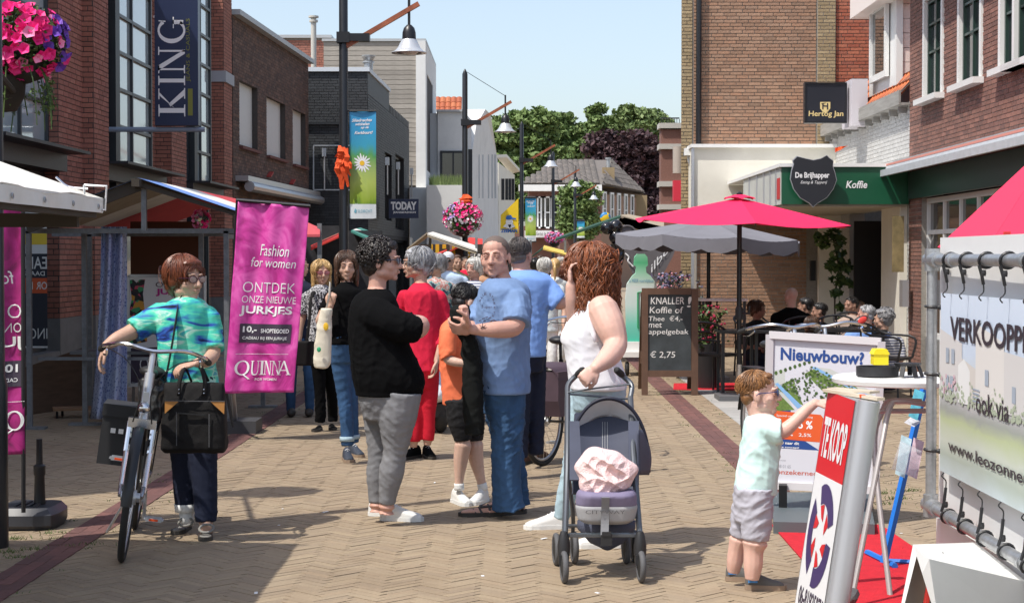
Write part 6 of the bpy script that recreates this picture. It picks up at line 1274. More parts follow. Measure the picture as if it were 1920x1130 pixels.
# ---- 1 woman in black
o, H, ac, lc = person('heavy set woman with dark curly hair, loose black shirt and grey jeans', 10.2, (716, 490, 84, 2, 0, 1.06),
    [(541, 706, 20, .09), (552, 703, 34, .17), (572, 702, 45, .22), (610, 706, 53, .23), (650, 712, 58, .23), (690, 724, 66, .24), (716, 730, 68, .235), (733, 730, 64, .22)],
    [[(700, 588, -.16, 31), (740, 608, -.20, 27), (778, 616, -.17, 21), (788, 608, -.02, 17), (772, 600, .12, 12)], [(702, 585, .17, 30), (745, 610, .22, 24), (775, 612, .2, 19), (790, 604, .1, 13)]],
    [[(748, 735, -.09, 43), (744, 785, -.09, 37), (741, 845, -.08, 23), (734, 885, -.07, 24), (727, 930, -.06, 17), (724, 962, -.05, 16)], [(712, 735, .10, 38), (714, 790, .10, 33), (713, 850, .10, 24), (710, 890, .11, 24), (708, 930, .11, 18), (707, 960, .1, 16)]],
    [], 'ruddy', ('curly', 'dark'), BLK, GREYJ, (mat('blue_black_frame', (.02, .03, .06), rough=.3), mat('clear_lens', (.25, .3, .35), rough=.05)), sleeve=[(2.1, 6), (2.2, 5)], pants=4.4, thick=1.12, foldt=.006, foldl=.0035)
shoe(o, 727, 975, R(80), .26, WSH, WSO); shoe(o, 705, 966, R(70), .26, WSH, WSO)
dt = MB()
for _ in range(40):
    a = rng.uniform(2.2, 4.9); q = P(712+50*math.cos(a)*rng.uniform(.4, 1), rng.uniform(575, 720), 9.965); dt.ell(q, (.003, .002, .003), n=6, k=4)
# ---- 2 woman in red
o, H, ac, lc = person('slim woman with short grey hair in a red jumper, red trousers and black shoes', 13.5, (782, 494, -78, 2, 0, 1.05),
    [(530, 789, 13, .07), (539, 790, 22, .12), (552, 791, 32, .15), (590, 793, 34, .14), (640, 794, 31, .13), (690, 794, 33, .145)],
    [[(823, 558, 0, 14), (832, 590, .02, 13), (834, 618, 0, 11), (827, 650, -.1, 8), (819, 676, -.14, 6)], [(758, 556, .1, 13), (752, 600, .12, 11), (760, 640, .0, 9)]],
    [[(803, 690, 0, 22), (804, 740, 0, 18), (803, 775, 0, 14), (803, 810, 0, 13), (801, 834, 0, 11)], [(778, 690, .06, 21), (780, 740, .05, 17), (779, 775, .0, 14), (777, 810, -.02, 13), (775, 838, -.02, 11)]],
    [(0, (-.1, -.1, -1), (-1, 0, 0), dict(curl=.35, thumb=-1))], 'tan', ('bob', 'grey'), REDK, REDP, (MATS['dark_tank'], None), sleeve=[(3, 2), (3, 2)], pants=3.7, foldt=.0045, foldl=.003)
shoe(o, 800, 856, R(15), .25, BLK, BSO); shoe(o, 780, 858, R(-35), .25, BLK, BSO)
# ---- 3 blonde
o, H, ac, lc = person('blonde woman with sunglasses, speckled blouse and black trousers', 15.7, (603, 511, 18, 0, 0, .98),
    [(533, 602, 10, .06), (540, 601, 18, .10), (550, 600, 25, .12), (585, 600, 23, .12), (620, 599, 23, .13), (652, 599, 25, .14)],
    [[(576, 556, 0, 10), (568, 590, 0, 8), (563, 610, -.02, 7), (560, 635, -.05, 6), (558, 652, -.06, 5)], [(624, 556, .05, 9), (628, 600, .05, 8), (626, 640, .05, 6)]],
    [[(592, 650, 0, 15), (598, 700, 0, 13), (600, 735, 0, 11), (601, 775, 0, 11), (600, 792, 0, 10)], [(612, 650, .1, 14), (618, 700, .15, 12), (622, 735, .2, 11), (624, 775, .3, 10), (624, 790, .3, 10)]],
    [(0, (-.1, -.2, -1), (1, 0, 0), dict(curl=.3, s=.95))], 'tan', ('wavy', 'blonde'), DOTS, BLK, (mat('pink_frame', (.4, .1, .12), rough=.3), mat('pink_lens', (.3, .12, .13), rough=.05)), voxel=.009, cv=.012, det=.7, sleeve=[(1, 4), (1, 4)], pants=4)
shoe(o, 598, 806, R(-5), .24, BLK, BSO, 'flat'); shoe(o, 622, 803, R(10), .24, BLK, BSO, 'flat')
# ---- 4 girl
o, H, ac, lc = person('young woman with long brown hair, black T-shirt and blue jeans', 13.2, (650, 499, 8, 0, 0, 1.0),
    [(528, 650, 11, .06), (537, 650, 20, .10), (548, 651, 33, .13), (580, 650, 28, .12), (610, 648, 26, .12), (640, 647, 28, .13)],
    [[(622, 556, 0, 12), (608, 585, -.03, 10), (600, 602, -.06, 9), (612, 585, -.16, 7), (620, 573, -.2, 6)], [(682, 556, .03, 11), (690, 600, .03, 9), (690, 650, .03, 7)]],
    [[(634, 640, 0, 20), (640, 690, 0, 18), (645, 740, 0, 14), (650, 790, -.02, 13), (651, 836, -.03, 12)], [(660, 640, .08, 18), (659, 690, .08, 16), (658, 740, .08, 14), (660, 790, .08, 13), (662, 830, .08, 12)]],
    [(0, (.15, -.3, 1), (.3, 1, 0), dict(curl=.9, s=.95, grip=1))], 'tan', ('long', 'brown'), BLK, JEAN, None, voxel=.008, cv=.011, det=.9, sleeve=[(1, 4), (1, 4)], pants=3.9, mouth=.7)
for i in (0, 1):
    q = MB(); c = lc[i][18:20]; q.tube([x[:3] for x in c], [x[3]+.006 for x in c], 14); q.build('turn_up', JEAN_L, o, smooth=True)
shoe(o, 650, 862, R(12), .25, mat('navy_shoe', (.03, .04, .06), rough=.7), TSO); shoe(o, 661, 853, R(25), .25, MATS['navy_shoe'], TSO)
# ---- 5 man
o, H, ac, lc = person('stocky man with shaved hair, faded blue T-shirt and blue jeans', 10.5, (929, 482, -14, 2, -3, 1.13),
    [(521, 941, 26, .10), (531, 944, 40, .17), (545, 946, 48, .21), (575, 945, 51, .22), (620, 941, 54, .215), (670, 943, 51, .21), (712, 946, 48, .225), (729, 948, 47, .235)],
    [[(968, 562, -.15, 23), (969, 590, -.22, 20), (962, 614, -.27, 17), (925, 618, -.33, 15), (886, 618, -.35, 9)], [(914, 560, .12, 15), (896, 590, .05, 14), (880, 622, -.12, 13), (874, 618, -.28, 11), (874, 604, -.40, 9)]],
    [[(950, 725, -.08, 37), (951, 790, -.08, 34), (950, 845, -.08, 29), (949, 895, -.07, 28), (951, 930, -.06, 29), (953, 952, -.05, 33)], [(930, 725, .12, 32), (942, 790, .12, 30), (955, 845, .14, 27), (965, 895, .16, 25), (970, 930, .18, 23), (972, 948, .18, 24)]],
    [(0, (-1, -.05, .02), (0, .7, .6), dict(curl=.45, s=1.1, thumb=-1)), (1, (-.05, -.2, 1), (-.9, -.3, -.1), dict(curl=1.25, s=1.1, grip=1.2, thumb=1))], 'ruddy', ('buzz', 'salt'), BTEE, JEAN, None, fem=False, sleeve=[(1.7, 9), (1.5, 8)], pants=5, thick=1.1, foldt=.007, foldl=.007, brow='brown')
def tee_surf(u, v):   # chest print follows the shirt front
    return P(893+40*u, 610-62*v, 10.5-.235+.10*(1-u)**2*1.1)
L = MB()
for i, ch in enumerate('BLUE STREETS'): a = R(150-17*i); text(L, ch, lambda u, v: tee_surf(.5+.36*math.cos(a)*(.9+.2*v)+.10*(u-.5)*math.sin(a), .55+.42*math.sin(a)*(.9+.2*v)-.08*(u-.5)*math.cos(a)), 0, 1, 0, 1, .01) if ch != ' ' else None
text(L, 'Super', tee_surf, .25, .75, .5, .6, 0); [L.add([tee_surf(x+.03, y), tee_surf(x+.14, y+.03), tee_surf(x+.16, y+.06), tee_surf(x+.02, y+.03)], [(0, 1, 2, 3)]) for x, y in ((.1, .12), (.25, .18), (.4, .22), (.55, .2), (.3, .1), (.6, .08))]
L.torus(tee_surf(.8, .05), .022, .004, (0, 1, 0), 14, 4); L.build('chest_print', CHAR, o)
tt = MB(); q = P(905, 613, 10.5-.33-.053); [tt.bar(q, q+V(dx, 0, dz), .004, .003) for dx, dz in ((-.02, .012), (.02, .012), (0, .025), (-.012, -.006), (.014, -.004))]; tt.build('tattoo', dark_print, o)
def sandal(parent, px, py, yaw, skinm):
    g = G(px, py); F = V(math.sin(yaw), -math.cos(yaw), 0); S = ZV.cross(F); m = MB(); m.loft([[g+F*x+S*(w*math.cos(t))+ZV*(.022+h*max(0, math.sin(t))) for t in [2*math.pi*j/12 for j in range(12)]] for x, w, h in ((-.04, .02, .05), (-.02, .032, .07), (.03, .032, .072), (.08, .036, .05), (.14, .042, .028), (.18, .043, .018))])
    for i, (s_, L_) in enumerate(((.03, .225), (.012, .222), (-.004, .215), (-.02, .205), (-.033, .19))): m.tube([g+F*.16+S*s_+ZV*.033, g+F*L_+S*s_*1.1+ZV*.03], [.012, .0105], 8, rnd=True)
    f_ = put('foot', fuse(m, .006, 1), skinm, parent); s = MB(); s.prism([g+F*x+S*w for x, w in ((-.05, .02), (-.03, .04), (.08, .042), (.16, .052), (.23, .045), (.25, 0), (.23, -.04), (.16, -.05), (.08, -.042), (-.03, -.04), (-.05, -.02))], (0, 0, .026)); s.build('sole', BSO, f_)
    st = MB()
    for x, h in ((-.0, .085), (.06, .07), (.115, .053), (.15, .04)): st.tube([g+F*(x-.01)+S*.043+ZV*.02, g+F*x+S*.03+ZV*(h-.012), g+F*(x+.005)+ZV*h, g+F*x-S*.03+ZV*(h-.012), g+F*(x-.01)-S*.043+ZV*.02], .0085, 5, sub=2)
    st.tube([g+F*.0+S*.036+ZV*.07, g+F*.115+S*.02+ZV*.058], .008, 5); st.tube([g+F*.0-S*.036+ZV*.07, g+F*.115-S*.02+ZV*.058], .008, 5); st.build('strap', plastic_black, f_)
sandal(o, 934, 966, R(-82), skin('ruddy')); sandal(o, 972, 962, R(-60), skin('ruddy'))
# ---- 6 boy in orange
o, H, ac, lc = person('boy in an orange T-shirt and dark shorts hiding his face behind a jacket', 11.1, (874, 566, 120, -18, 0, .98),
    [(596, 858, 15, .07), (604, 856, 24, .11), (618, 853, 29, .13), (660, 852, 29, .12), (710, 854, 28, .12), (752, 858, 29, .125)],
    [[(842, 622, -.12, 15), (840, 650, -.15, 13), (840, 672, -.17, 10), (862, 680, -.2, 8), (884, 682, -.2, 6)]],
    [[(858, 748, -.06, 25), (862, 790, -.06, 23), (868, 826, -.06, 17), (864, 862, -.05, 14), (861, 896, -.05, 9), (861, 918, -.05, 8)], [(882, 748, .05, 24), (888, 790, .05, 22), (890, 826, .05, 17), (893, 862, .05, 14), (901, 896, .05, 9), (906, 918, .05, 8)]],
    [(0, (1, .05, .1), (0, 1, -.2), dict(curl=.6, s=.82))], 'fair', ('short_m', 'black'), ORG, DKS, None, fem=False, sleeve=[(2, 5)], pants=2.1, foldt=.005)
for i in (0, 1): sock(o, lc[i], 4.5, 5)
shoe(o, 856, 942, R(25), .235, WSH, WSO); shoe(o, 906, 940, R(-20), .235, WSH, WSO)
# ---- 7 man in light blue shirt seen from behind
o, H, ac, lc = person('man with greying hair and light blue shirt seen from behind, reaching for his bicycle', 12.3, (975, 478, 160, 0, 0, 1.06),
    [(506, 982, 22, .1), (516, 986, 36, .16), (532, 992, 46, .18), (580, 988, 42, .17), (630, 986, 40, .17), (662, 986, 38, .17)],
    [[(1012, 530, 0, 20), (1034, 552, -.05, 17), (1048, 568, -.08, 13), (1060, 566, -.02, 10), (1072, 560, .05, 8)], [(955, 540, .1, 18), (945, 590, .1, 14), (948, 640, .1, 10)]],
    [[(975, 655, 0, 26), (975, 760, 0, 20), (975, 858, 0, 15)], [(1000, 655, .1, 26), (1003, 760, .1, 20), (1005, 852, .1, 15)]],
    [(0, (1, .3, 0), (0, 1, 0), dict(curl=.5))], 'ruddy', ('short_m', 'salt'), BSH, NAVYT, None, fem=False, sleeve=[(2, 7), (2, 5)], pants=2, voxel=.008, cv=.011)
shoe(o, 975, 872, R(160), .28, mat('brown_shoe', (.1, .04, .02), rough=.6), BSO); shoe(o, 1005, 864, R(160), .28, MATS['brown_shoe'], BSO)
# ---- 8 woman in the white top
o, H, ac, lc = person('woman with long auburn curls and a white tank top behind the pushchair', 9.4, (1100, 504, -112, 0, 0, 1.1),
    [(553, 1124, 18, .09), (562, 1124, 30, .14), (580, 1118, 40, .17), (605, 1112, 50, .18), (632, 1107, 57, .18), (655, 1109, 52, .175), (685, 1115, 53, .18), (712, 1121, 55, .19), (722, 1122, 54, .19)],
    [[(1130, 582, -.17, 30), (1144, 612, -.22, 28), (1154, 646, -.26, 22), (1140, 670, -.36, 19), (1116, 690, -.45, 11)], [(1092, 580, .16, 24), (1082, 612, .10, 20), (1078, 595, -.0, 16), (1073, 565, -.06, 13), (1070, 536, -.08, 10)]],
    [[(1105, 715, .1, 42), (1092, 800, .1, 33), (1074, 880, .12, 22), (1062, 930, .14, 20), (1052, 972, .16, 15)], [(1135, 715, -.05, 42), (1135, 800, -.03, 33), (1130, 880, 0, 24), (1127, 940, .0, 20), (1120, 1005, 0, 15)]],
    [(0, (-.6, -.3, -.55), (-.2, .9, -.4), dict(curl=.95, grip=1)), (1, (-.05, .1, 1), (.6, 0, 0), dict(curl=.25, fan=.5))], 'pink', ('long_curly', 'auburn'), TANK, JEAN_L, None, sleeve=[(0, 0), (0, 0)], cut_top=1, pants=3.9, foldt=.0035, thick=1.05)
st = MB(); st.tube([P(1118, 640, 9.16), P(1106, 600, 9.2), P(1108, 570, 9.25), P(1120, 556, 9.36)], [.02, .022, .022, .02], 8, sub=3, sq=.4); st.build('strap', TANK, o, smooth=True)
shoe(o, 1052, 990, R(-80), .26, WSH, WSO); shoe(o, 1150, 1026, R(-85), .26, WSH, WSO)
# ---- 9 boy with glasses
o, H, ac, lc = person('little boy with ginger hair, blue glasses, mint T-shirt and grey shorts pointing at the display', 8.2, (1423, 737, 80, 4, 0, .92),
    [(774, 1427, 17, .06), (781, 1428, 26, .09), (793, 1429, 34, .115), (830, 1427, 37, .12), (870, 1422, 38, .12), (905, 1418, 40, .125), (917, 1417, 40, .12)],
    [[(1440, 802, -.10, 17), (1466, 808, -.12, 15), (1488, 792, -.12, 12), (1510, 770, -.1, 11), (1529, 755, -.08, 8)], [(1430, 800, .1, 16), (1428, 840, .14, 13), (1440, 870, .1, 9)]],
    [[(1418, 915, -.06, 32), (1419, 965, -.06, 31), (1416, 1012, -.06, 26), (1413, 1032, -.06, 19), (1412, 1060, -.06, 18), (1410, 1086, -.06, 13)], [(1398, 915, .06, 22), (1394, 965, .06, 24), (1388, 1005, .07, 21), (1382, 1028, .08, 17), (1378, 1052, .09, 16), (1375, 1072, .1, 12)]],
    [(0, (1, -.0, .12), (0, .4, -1), dict(curl=.75, s=.66, point=True, thumb=-1))], 'pink', ('short_m', 'ginger'), MINT, LILS, (mat('royal_blue_frame', (.01, .04, .16), rough=.3), mat('clear_lens2', (.3, .35, .38), rough=.05)), fem=False, sleeve=[(1.0, 10), (1, 6)], pants=2.1, foldt=.006, foldl=.005, voxel=.005, cv=.007, brow='ginger', shrinkt=.008)
GB = mat('grey_blue_shoe', (.10, .095, .09), rough=.7, var=.1); BA = mat('blue_accent', (.06, .25, .6), rough=.6)
s1_ = shoe(o, 1410, 1104, R(82), .185, GB, TSO, accent=dark_print); s2_ = shoe(o, 1373, 1088, R(75), .185, GB, TSO, accent=dark_print)
for s_, px, py in ((s1_, 1410, 1104), (s2_, 1373, 1088)):
    g = G(px, py); m = MB(); m.torus(g+V(.004, 0, .074), .026, .006, (0.2, 0, 1), 16, 6); m.box(g+V(.0, -.027, .045), (.045, .006, .016)); m.build('collar', BA, s_)
# ---- 10 woman with the bicycle
o, H, ac, lc = person('older woman with short auburn hair and a teal and blue patterned blouse walking her bicycle', 9.9, (347, 523, 52, 0, 0, 1.1),
    [(556, 352, 17, .08), (564, 350, 32, .14), (578, 346, 47, .15), (600, 344, 51, .165), (640, 346, 50, .17), (680, 350, 53, .18), (718, 356, 54, .18)],
    [[(306, 588, 0, 21), (272, 608, -.05, 18), (243, 624, -.1, 15), (218, 636, -.15, 13), (199, 648, -.18, 9)], [(390, 592, 0, 19), (396, 630, -.02, 17), (399, 662, -.06, 14), (388, 676, -.18, 12), (370, 680, -.26, 9)]],
    [[(340, 725, 0, 36), (344, 800, 0, 32), (348, 868, 0, 27), (349, 920, 0, 24), (350, 958, 0, 21)], [(378, 725, -.03, 34), (380, 800, -.05, 31), (382, 868, -.08, 26), (385, 930, -.1, 23), (386, 978, -.12, 21)]],
    [(0, (-.28, -.2, -.75), (.3, -.1, -.9), dict(curl=.28, s=1.05, thumb=1)), (1, (-.85, -.25, -.2), (0, .2, -1), dict(curl=.45, s=1.05, thumb=-1))], 'tan', ('short_f', 'red'), TEALS, NAVYT, (mat('plum_frame', (.05, .01, .03), rough=.3), mat('clear_lens3', (.35, .25, .22), rough=.05)), sleeve=[(1.75, 9), (1.75, 9)], pants=4.0, thick=1.05, foldt=.006)
sock(o, lc[0], 3.7, 4); shoe(o, 348, 992, R(-5), .25, GSH, BSO, 'flat'); shoe(o, 387, 1004, R(8), .25, GSH, BSO, 'flat')
ft = MB(); ft.tube([P(350, 955, 9.9), P(350, 985, 9.88)], [.045, .04], 12); ft.build('sock', SOCK, o, smooth=True); ft = MB(); ft.tube([P(386, 975, 9.78), P(387, 998, 9.72)], [.04, .036], 12); ft.build('ankle', skin('tan'), o, smooth=True)
for px, py, D_ in ((348, 978, 9.85), (387, 990, 9.68)): st = MB(); st.torus(P(px, py, D_-.02), .04, .008, (0, -.5, 1), 14, 5); st.build('shoe_strap', GSH, o, smooth=True)
wt = MB(); q = Vector(ac[1][-2][:3]); wt.torus(q, .034, .008, (1, .3, .1), 14, 6); wt.build('wrist_watch', plastic_black, o)
bs_ = MB(); bs_.tube([P(310, 715, 9.70), P(322, 650, 9.69), P(330, 600, 9.72), P(336, 568, 9.80), P(345, 556, 9.9)], .026, 8, sub=3, sq=.18, up=(1, 0, 0)); bs_.build('shoulder_strap', plastic_black, o, smooth=True)
# ---- 11.. people further down the street
def far(label, D, hx, hy, yaw, hr, top, sk='tan', fem=True, w=1., bottom=NAVYT, hs=1., lean=0, cap=False, gl=None, feet=None, gp='people further down the street'):
    k = FPX/D; y = lambda m: hy+m*k; s = w*k
    o, H, ac, lc = person(label, D, (hx, hy, yaw, 0, 0, hs*1.02), [(y(.135), hx, .05*s, .06), (y(.175), hx, .12*s, .1), (y(.23), hx, .2*s, .13), (y(.42), hx, .18*s, .13), (y(.62), hx, .17*s, .14), (y(.78), hx, .19*s, .15)],
        [[(hx-.2*s, y(.26), 0, .05*k), (hx-.25*s, y(.5), 0, .042*k), (hx-.24*s, y(.72), -.1, .03*k)], [(hx+.2*s, y(.26), 0, .05*k), (hx+.25*s, y(.5), 0, .042*k), (hx+.24*s, y(.72), -.1, .03*k)]],
        [[(hx-.09*s, y(.74), 0, .09*k), (hx-.09*s, y(1.12), .03, .062*k), (hx-.09*s, y(1.47), .05, .045*k)], [(hx+.09*s, y(.74), 0, .09*k), (hx+.1*s, y(1.12), -.08, .062*k), (hx+.1*s, y(1.47), -.02, .045*k)]],
        [(0, (0, -.1, -1), (1, 0, 0), dict(curl=.4)), (1, (0, -.1, -1), (-1, 0, 0), dict(curl=.4))], sk, hr, top, bottom, gl, fem=fem, group=gp, voxel=.012, cv=.016, det=.35, sleeve=[(1, .02*k), (1, .02*k)], pants=2, foldt=.006)
    m = MB(); [m.ell(V(P(hx+q*.09*s, 0, D).x, D-.06, .045), (.045, .12, .045), n=10, k=6) for q in (-1, 1)]; m.build('shoes', BSO, o, smooth=True)
    if cap:
        c = MB(); c.ell((0, -.01, .055), (.084, .102, .072), n=16, k=10); c.ell((0, .1, .05), (.062, .055, .008)); xf(c, H).build('cap', mat('white_cap', (.62, .62, .66), rough=.8), o, smooth=True)
        c = MB(); c.ell((.03, .096, .0), (.026, .006, .016)); c.ell((-.03, .096, .0), (.026, .006, .016)); c.box((0, .098, .008), (.1, .006, .006)); xf(c, H).build('sunglasses', black_paint, o)
    return o
far('man with white cap and dark sunglasses in a pale blue shirt', 23.5, 840, 489, -5, ('buzz', 'grey'), PSH, 'tan', False, 1.12, cap=True)
far('woman with short grey hair and floral blouse facing left behind the woman in red', 19, 817, 497, -60, ('short_f', 'grey'), FLOR, 'tan', True, 1.1)
far('white haired woman in a striped top left of the man in blue', 19.5, 889, 503, -35, ('short_f', 'white'), STRP, 'ruddy', True, 1.05)
far('man in an olive shirt partly hidden behind the man with the cap', 26, 856, 492, 20, ('short_m', 'brown'), cloth('olive_shirt', (.12, .12, .07)), 'tan', False)
far('woman with short dark hair far left of the white haired couple', 26, 1003, 498, 170, ('short_m', 'black'), cloth('sand_top', (.4, .3, .25)), 'tan', True, .9)
far('white haired person in white seen from behind beside the bicycle', 21.5, 1021, 502, 175, ('short_f', 'white'), cloth('offwhite_top', (.62, .68, .7)), 'tan', True, 1.0, bottom=cloth('white_trousers', (.7, .7, .7)))
far('blonde woman with a ponytail seen from behind in pale clothes', 23.5, 1040, 500, 180, ('tail', 'blonde'), cloth('pale_top', (.6, .62, .6)), 'tan', True, .9, bottom=MATS['white_trousers'])
far('woman with loose auburn hair beside the woman in the white tank top', 25, 1056, 515, 150, ('long', 'red'), NAVYT, 'tan', True, .9)
far('person in tan clothes between the white haired woman and the man in blue', 27, 905, 500, 10, ('wavy', 'blonde'), cloth('tan_top', (.45, .25, .15)), 'tan', True, .9)
far('far shopper in white at the end of the stalls', 34, 1052, 494, 20, ('short_f', 'white'), PSH, 'tan', True, .9)
far('far shopper in dark clothes behind the white tent post', 36, 1012, 488, 180, ('short_m', 'brown'), BLK, 'tan', False, 1)
far('far shopper in red under the far stalls', 33, 872, 492, 30, ('short_m', 'salt'), REDK, 'tan', False, 1)
far('far shopper in beige near the promotion column', 30, 1118, 496, 190, ('short_f', 'grey'), MATS['sand_top'], 'tan', True, 1)
far('shop assistant in dark clothes mostly hidden behind the pink flag', 17.2, 562, 500, 60, ('short_m', 'brown'), NAVYT, 'tan', False, 1, bottom=JEAN, hs=.9)
# ================================================================ BICYCLES
def bike(name, label, loc, rot, frame_m, kind='city', group=None):
    t = thing(name, label, 'bicycle', (0, 0, 0), group); Rw = .345
    for y, nm in ((-.58, 'front_wheel'), (.52, 'rear_wheel')):
        w = MB(); w.torus((0, y, Rw), Rw-.018, .019, (1, 0, 0), 40, 8); o = w.build(nm, rubber, t, smooth=True)
        r = MB(); r.torus((0, y, Rw), Rw-.045, .011, (1, 0, 0), 40, 6); r.build('rim', alu, o, smooth=True)
        s = MB()
        for i in range(28): a = 2*math.pi*i/28; s.bar((.02*(-1)**i, y+.02*math.cos(a+.5), Rw+.02*math.sin(a+.5)), (0, y+(Rw-.05)*math.cos(a), Rw+(Rw-.05)*math.sin(a)), .0022)
        s.build('spokes', chrome, o); h = MB(); h.tube([(-.05, y, Rw), (.05, y, Rw)], .025, 10); h.tube([(-.03, y, Rw), (.03, y, Rw)], .04, 14); h.build('hub', alu, o, smooth=30)
        f = MB(); f.grid(lambda u, v: V(-.028+.056*v, y+(Rw+.022+.008*math.sin(math.pi*v))*math.cos(R(10+160*u) if y > 0 else R(30+150*u)), Rw+(Rw+.022+.008*math.sin(math.pi*v))*math.sin(R(10+160*u) if y > 0 else R(30+150*u))), 20, 4, .002); f.build('mudguard', black_paint, t, smooth=30)
    f = MB(); bb, st, ht, hb = V(0, .06, .30), V(0, .21, .80), V(0, -.27, .98), V(0, -.345, .74)
    f.tube([hb, V(0, -.15, .45), bb], .021, 10, sub=4); f.tube([ht-V(0, -.01, .08), V(0, .0, .62), V(0, .15, .58)], .019, 10, sub=4); f.tube([bb, st], .018, 10)
    for s in (-.05, .05): f.tube([bb+V(s*.5, 0, 0), V(s, .52, Rw)], .010, 8); f.tube([V(s*.3, .17, .68), V(s, .52, Rw)], .008, 8)
    f.build('frame', frame_m, t, smooth=30); h = MB(); h.tube([hb-V(0, .0, .01), ht], .027, 12); h.tube([ht, V(0, -.235, 1.09)], .017, 10); h.box((0, -.375, .86), (.03, .012, .05)); h.build('head_tube', alu, t, smooth=30)
    k = MB(); k.box((0, -.36, .715), (.15, .06, .05))
    for s in (-.062, .062): k.tube([(s, -.365, .72), (s, -.40, .56)], .018, 10); k.tube([(s, -.40, .57), (s*.95, -.50, .36)], .0145, 10); k.tube([(s*.95, -.49, .39), (s*.9, -.58, Rw)], .011, 8)
    k.build('fork', chrome, t, smooth=30)
    b = MB(); b.tube([(-.30, .05, 1.06), (-.27, -.08, 1.09), (-.16, -.22, 1.12), (0, -.25, 1.10), (.16, -.22, 1.12), (.27, -.08, 1.09), (.30, .05, 1.06)], .0115, 8, sub=5); b.build('handlebar', chrome, t, smooth=30)
    for s in (-1, 1):
        g_ = MB(); g_.tube([(s*.282, -.03, 1.078), (s*.302, .08, 1.055)], .018, 10); g_.build('grip', rubber, t, smooth=30); g_ = MB(); g_.tube([(s*.255, -.12, 1.07), (s*.26, -.02, 1.035), (s*.28, .05, 1.03)], .006, 6, sub=3); g_.build('brake_lever', chrome, t)
        c = MB(); c.tube([(s*.25, -.12, 1.08), (s*.12, -.40, 1.04), (s*.03, -.42, .90), (s*.05, -.40, .72)], .0035, 5, sub=5); c.build('cable', black_paint, t)
    m = MB(); m.ell((0, .23, .955), (.085, .09, .035)); m.ell((0, .10, .955), (.03, .12, .025)); m.tube([st, (0, .22, .94)], .013, 8); m.build('saddle', plastic_black, t, smooth=True)
    m = MB(); m.box((0, .52, .76), (.12, .36, .012)); [m.bar((s, .66, .76), (s*.9, .53, Rw), .008) for s in (-.06, .06)]; m.build('rack', black_paint, t)
    m = MB(); m.ell((0, -.385, .80) if kind == 'susp' else (0, -.42, .90), (.035, .035, .03)); m.ell((0, -.41, .80) if kind == 'susp' else (0, -.45, .90), (.028, .012, .024)); m.build('headlight', chrome, t, smooth=True)
    m = MB(); m.torus((.035, .06, .30), .085, .006, (1, 0, 0), 24, 6); m.bar((.05, .06, .30), (.06, .10, .14), .014, .022); m.bar((-.05, .06, .30), (-.06, .02, .46), .014, .022); m.build('crank', alu, t)
    for x, y, z, s in ((.115, .10, .135, 1), (-.115, .02, .465, -1)):
        m = MB()
        for dy in (-.035, .035): m.bar((x-.045, y+dy, z), (x+.045, y+dy, z), .007, .02)
        m.bar((x-.045, y-.035, z), (x-.045, y+.035, z), .02, .007); m.bar((x+.045, y-.035, z), (x+.045, y+.035, z), .02, .007); m.tube([(x-.06*s, y, z), (x+.04*s, y, z)], .007, 6); m.build('pedal', alu, t)
        m = MB(); m.box((x, y-.04, z), (.05, .004, .012)); m.build('reflector', MATS['orange_cloth'], t)
    m = MB(); m.tube([(-.03, .1, .28), (-.14, .22, .012)], .008, 6); m.build('kickstand', alu, t)
    if kind == 'susp':
        m = MB(); m.bx(-.26, -.075, .36, .66, .38, .70); m.bx(-.265, -.07, .35, .67, .66, .73); o = m.build('pannier', mat('black_pannier', (.025, .025, .027), rough=.7), t); q = MB(); [q.box((x, .349, .58), (.028, .002, .028)) for x in (-.19, -.145)]; q.build('reflective_patch', white_print, o)
    if kind == 'bags':
        PB_ = mat('aubergine_pannier', (.075, .045, .06), rough=.65, var=.1)
        for s in (-1, 1): m = MB(); m.prism([(s*.08, .30, .74), (s*.08, .30, .52), (s*.08, .40, .40), (s*.08, .70, .40), (s*.08, .74, .52), (s*.08, .74, .74)], (s*.15, 0, 0)); o = m.build('pannier', PB_, t); m = MB(); m.grid(lambda u, v: V(s*(.235*v), .29+.46*u, .785-.05*v*v*v-.11*max(0, v-.82)*3), 6, 8, .006); m.build('flap', PB_, o, smooth=30)
        m = MB(); q = MB()
        for y0 in (.42, .50): [q.bar(a, b_, .005) for a, b_ in (((-.236, y0, .52), (-.236, y0, .60)), ((-.236, y0+.055, .52), (-.236, y0+.055, .60)), ((-.236, y0, .60), (-.236, y0+.055, .60)), ((-.236, y0, .52), (-.236, y0+.055, .52)))]
        q.build('reflective_emblem', white_print, o)
    t.location = loc; t.rotation_euler = rot; return t
grey_frame = mat('anthracite_frame', (.08, .085, .085), rough=.35, metal=.3)
g1 = G(236, 1022); bike('bicycle', 'silver and anthracite bicycle held by the woman in teal, front wheel towards us', (g1.x-.0, g1.y+.07, 0), (0, R(8), R(9)), grey_frame, 'susp')
g2 = G(1018, 873); bike('bicycle', 'dark bicycle with aubergine panniers between the man in blue and the woman in white', (g2.x+.24, g2.y+.48, 0), (0, 0, math.pi-.47), black_paint, 'bags')
bike('bicycle', 'silver handlebar bicycle parked behind the Nieuwbouw board, left one', (1.98, 12.5, 0), (0, 0, R(12)), black_paint, 'city', 'bicycles parked behind the board'); bike('bicycle', 'bicycle with red bell cover parked behind the right half of the Nieuwbouw board', (2.42, 12.7, 0), (0, R(-4), R(-14)), mat('pink_frame_paint', (.45, .05, .15), rough=.3), 'city', 'bicycles parked behind the board')
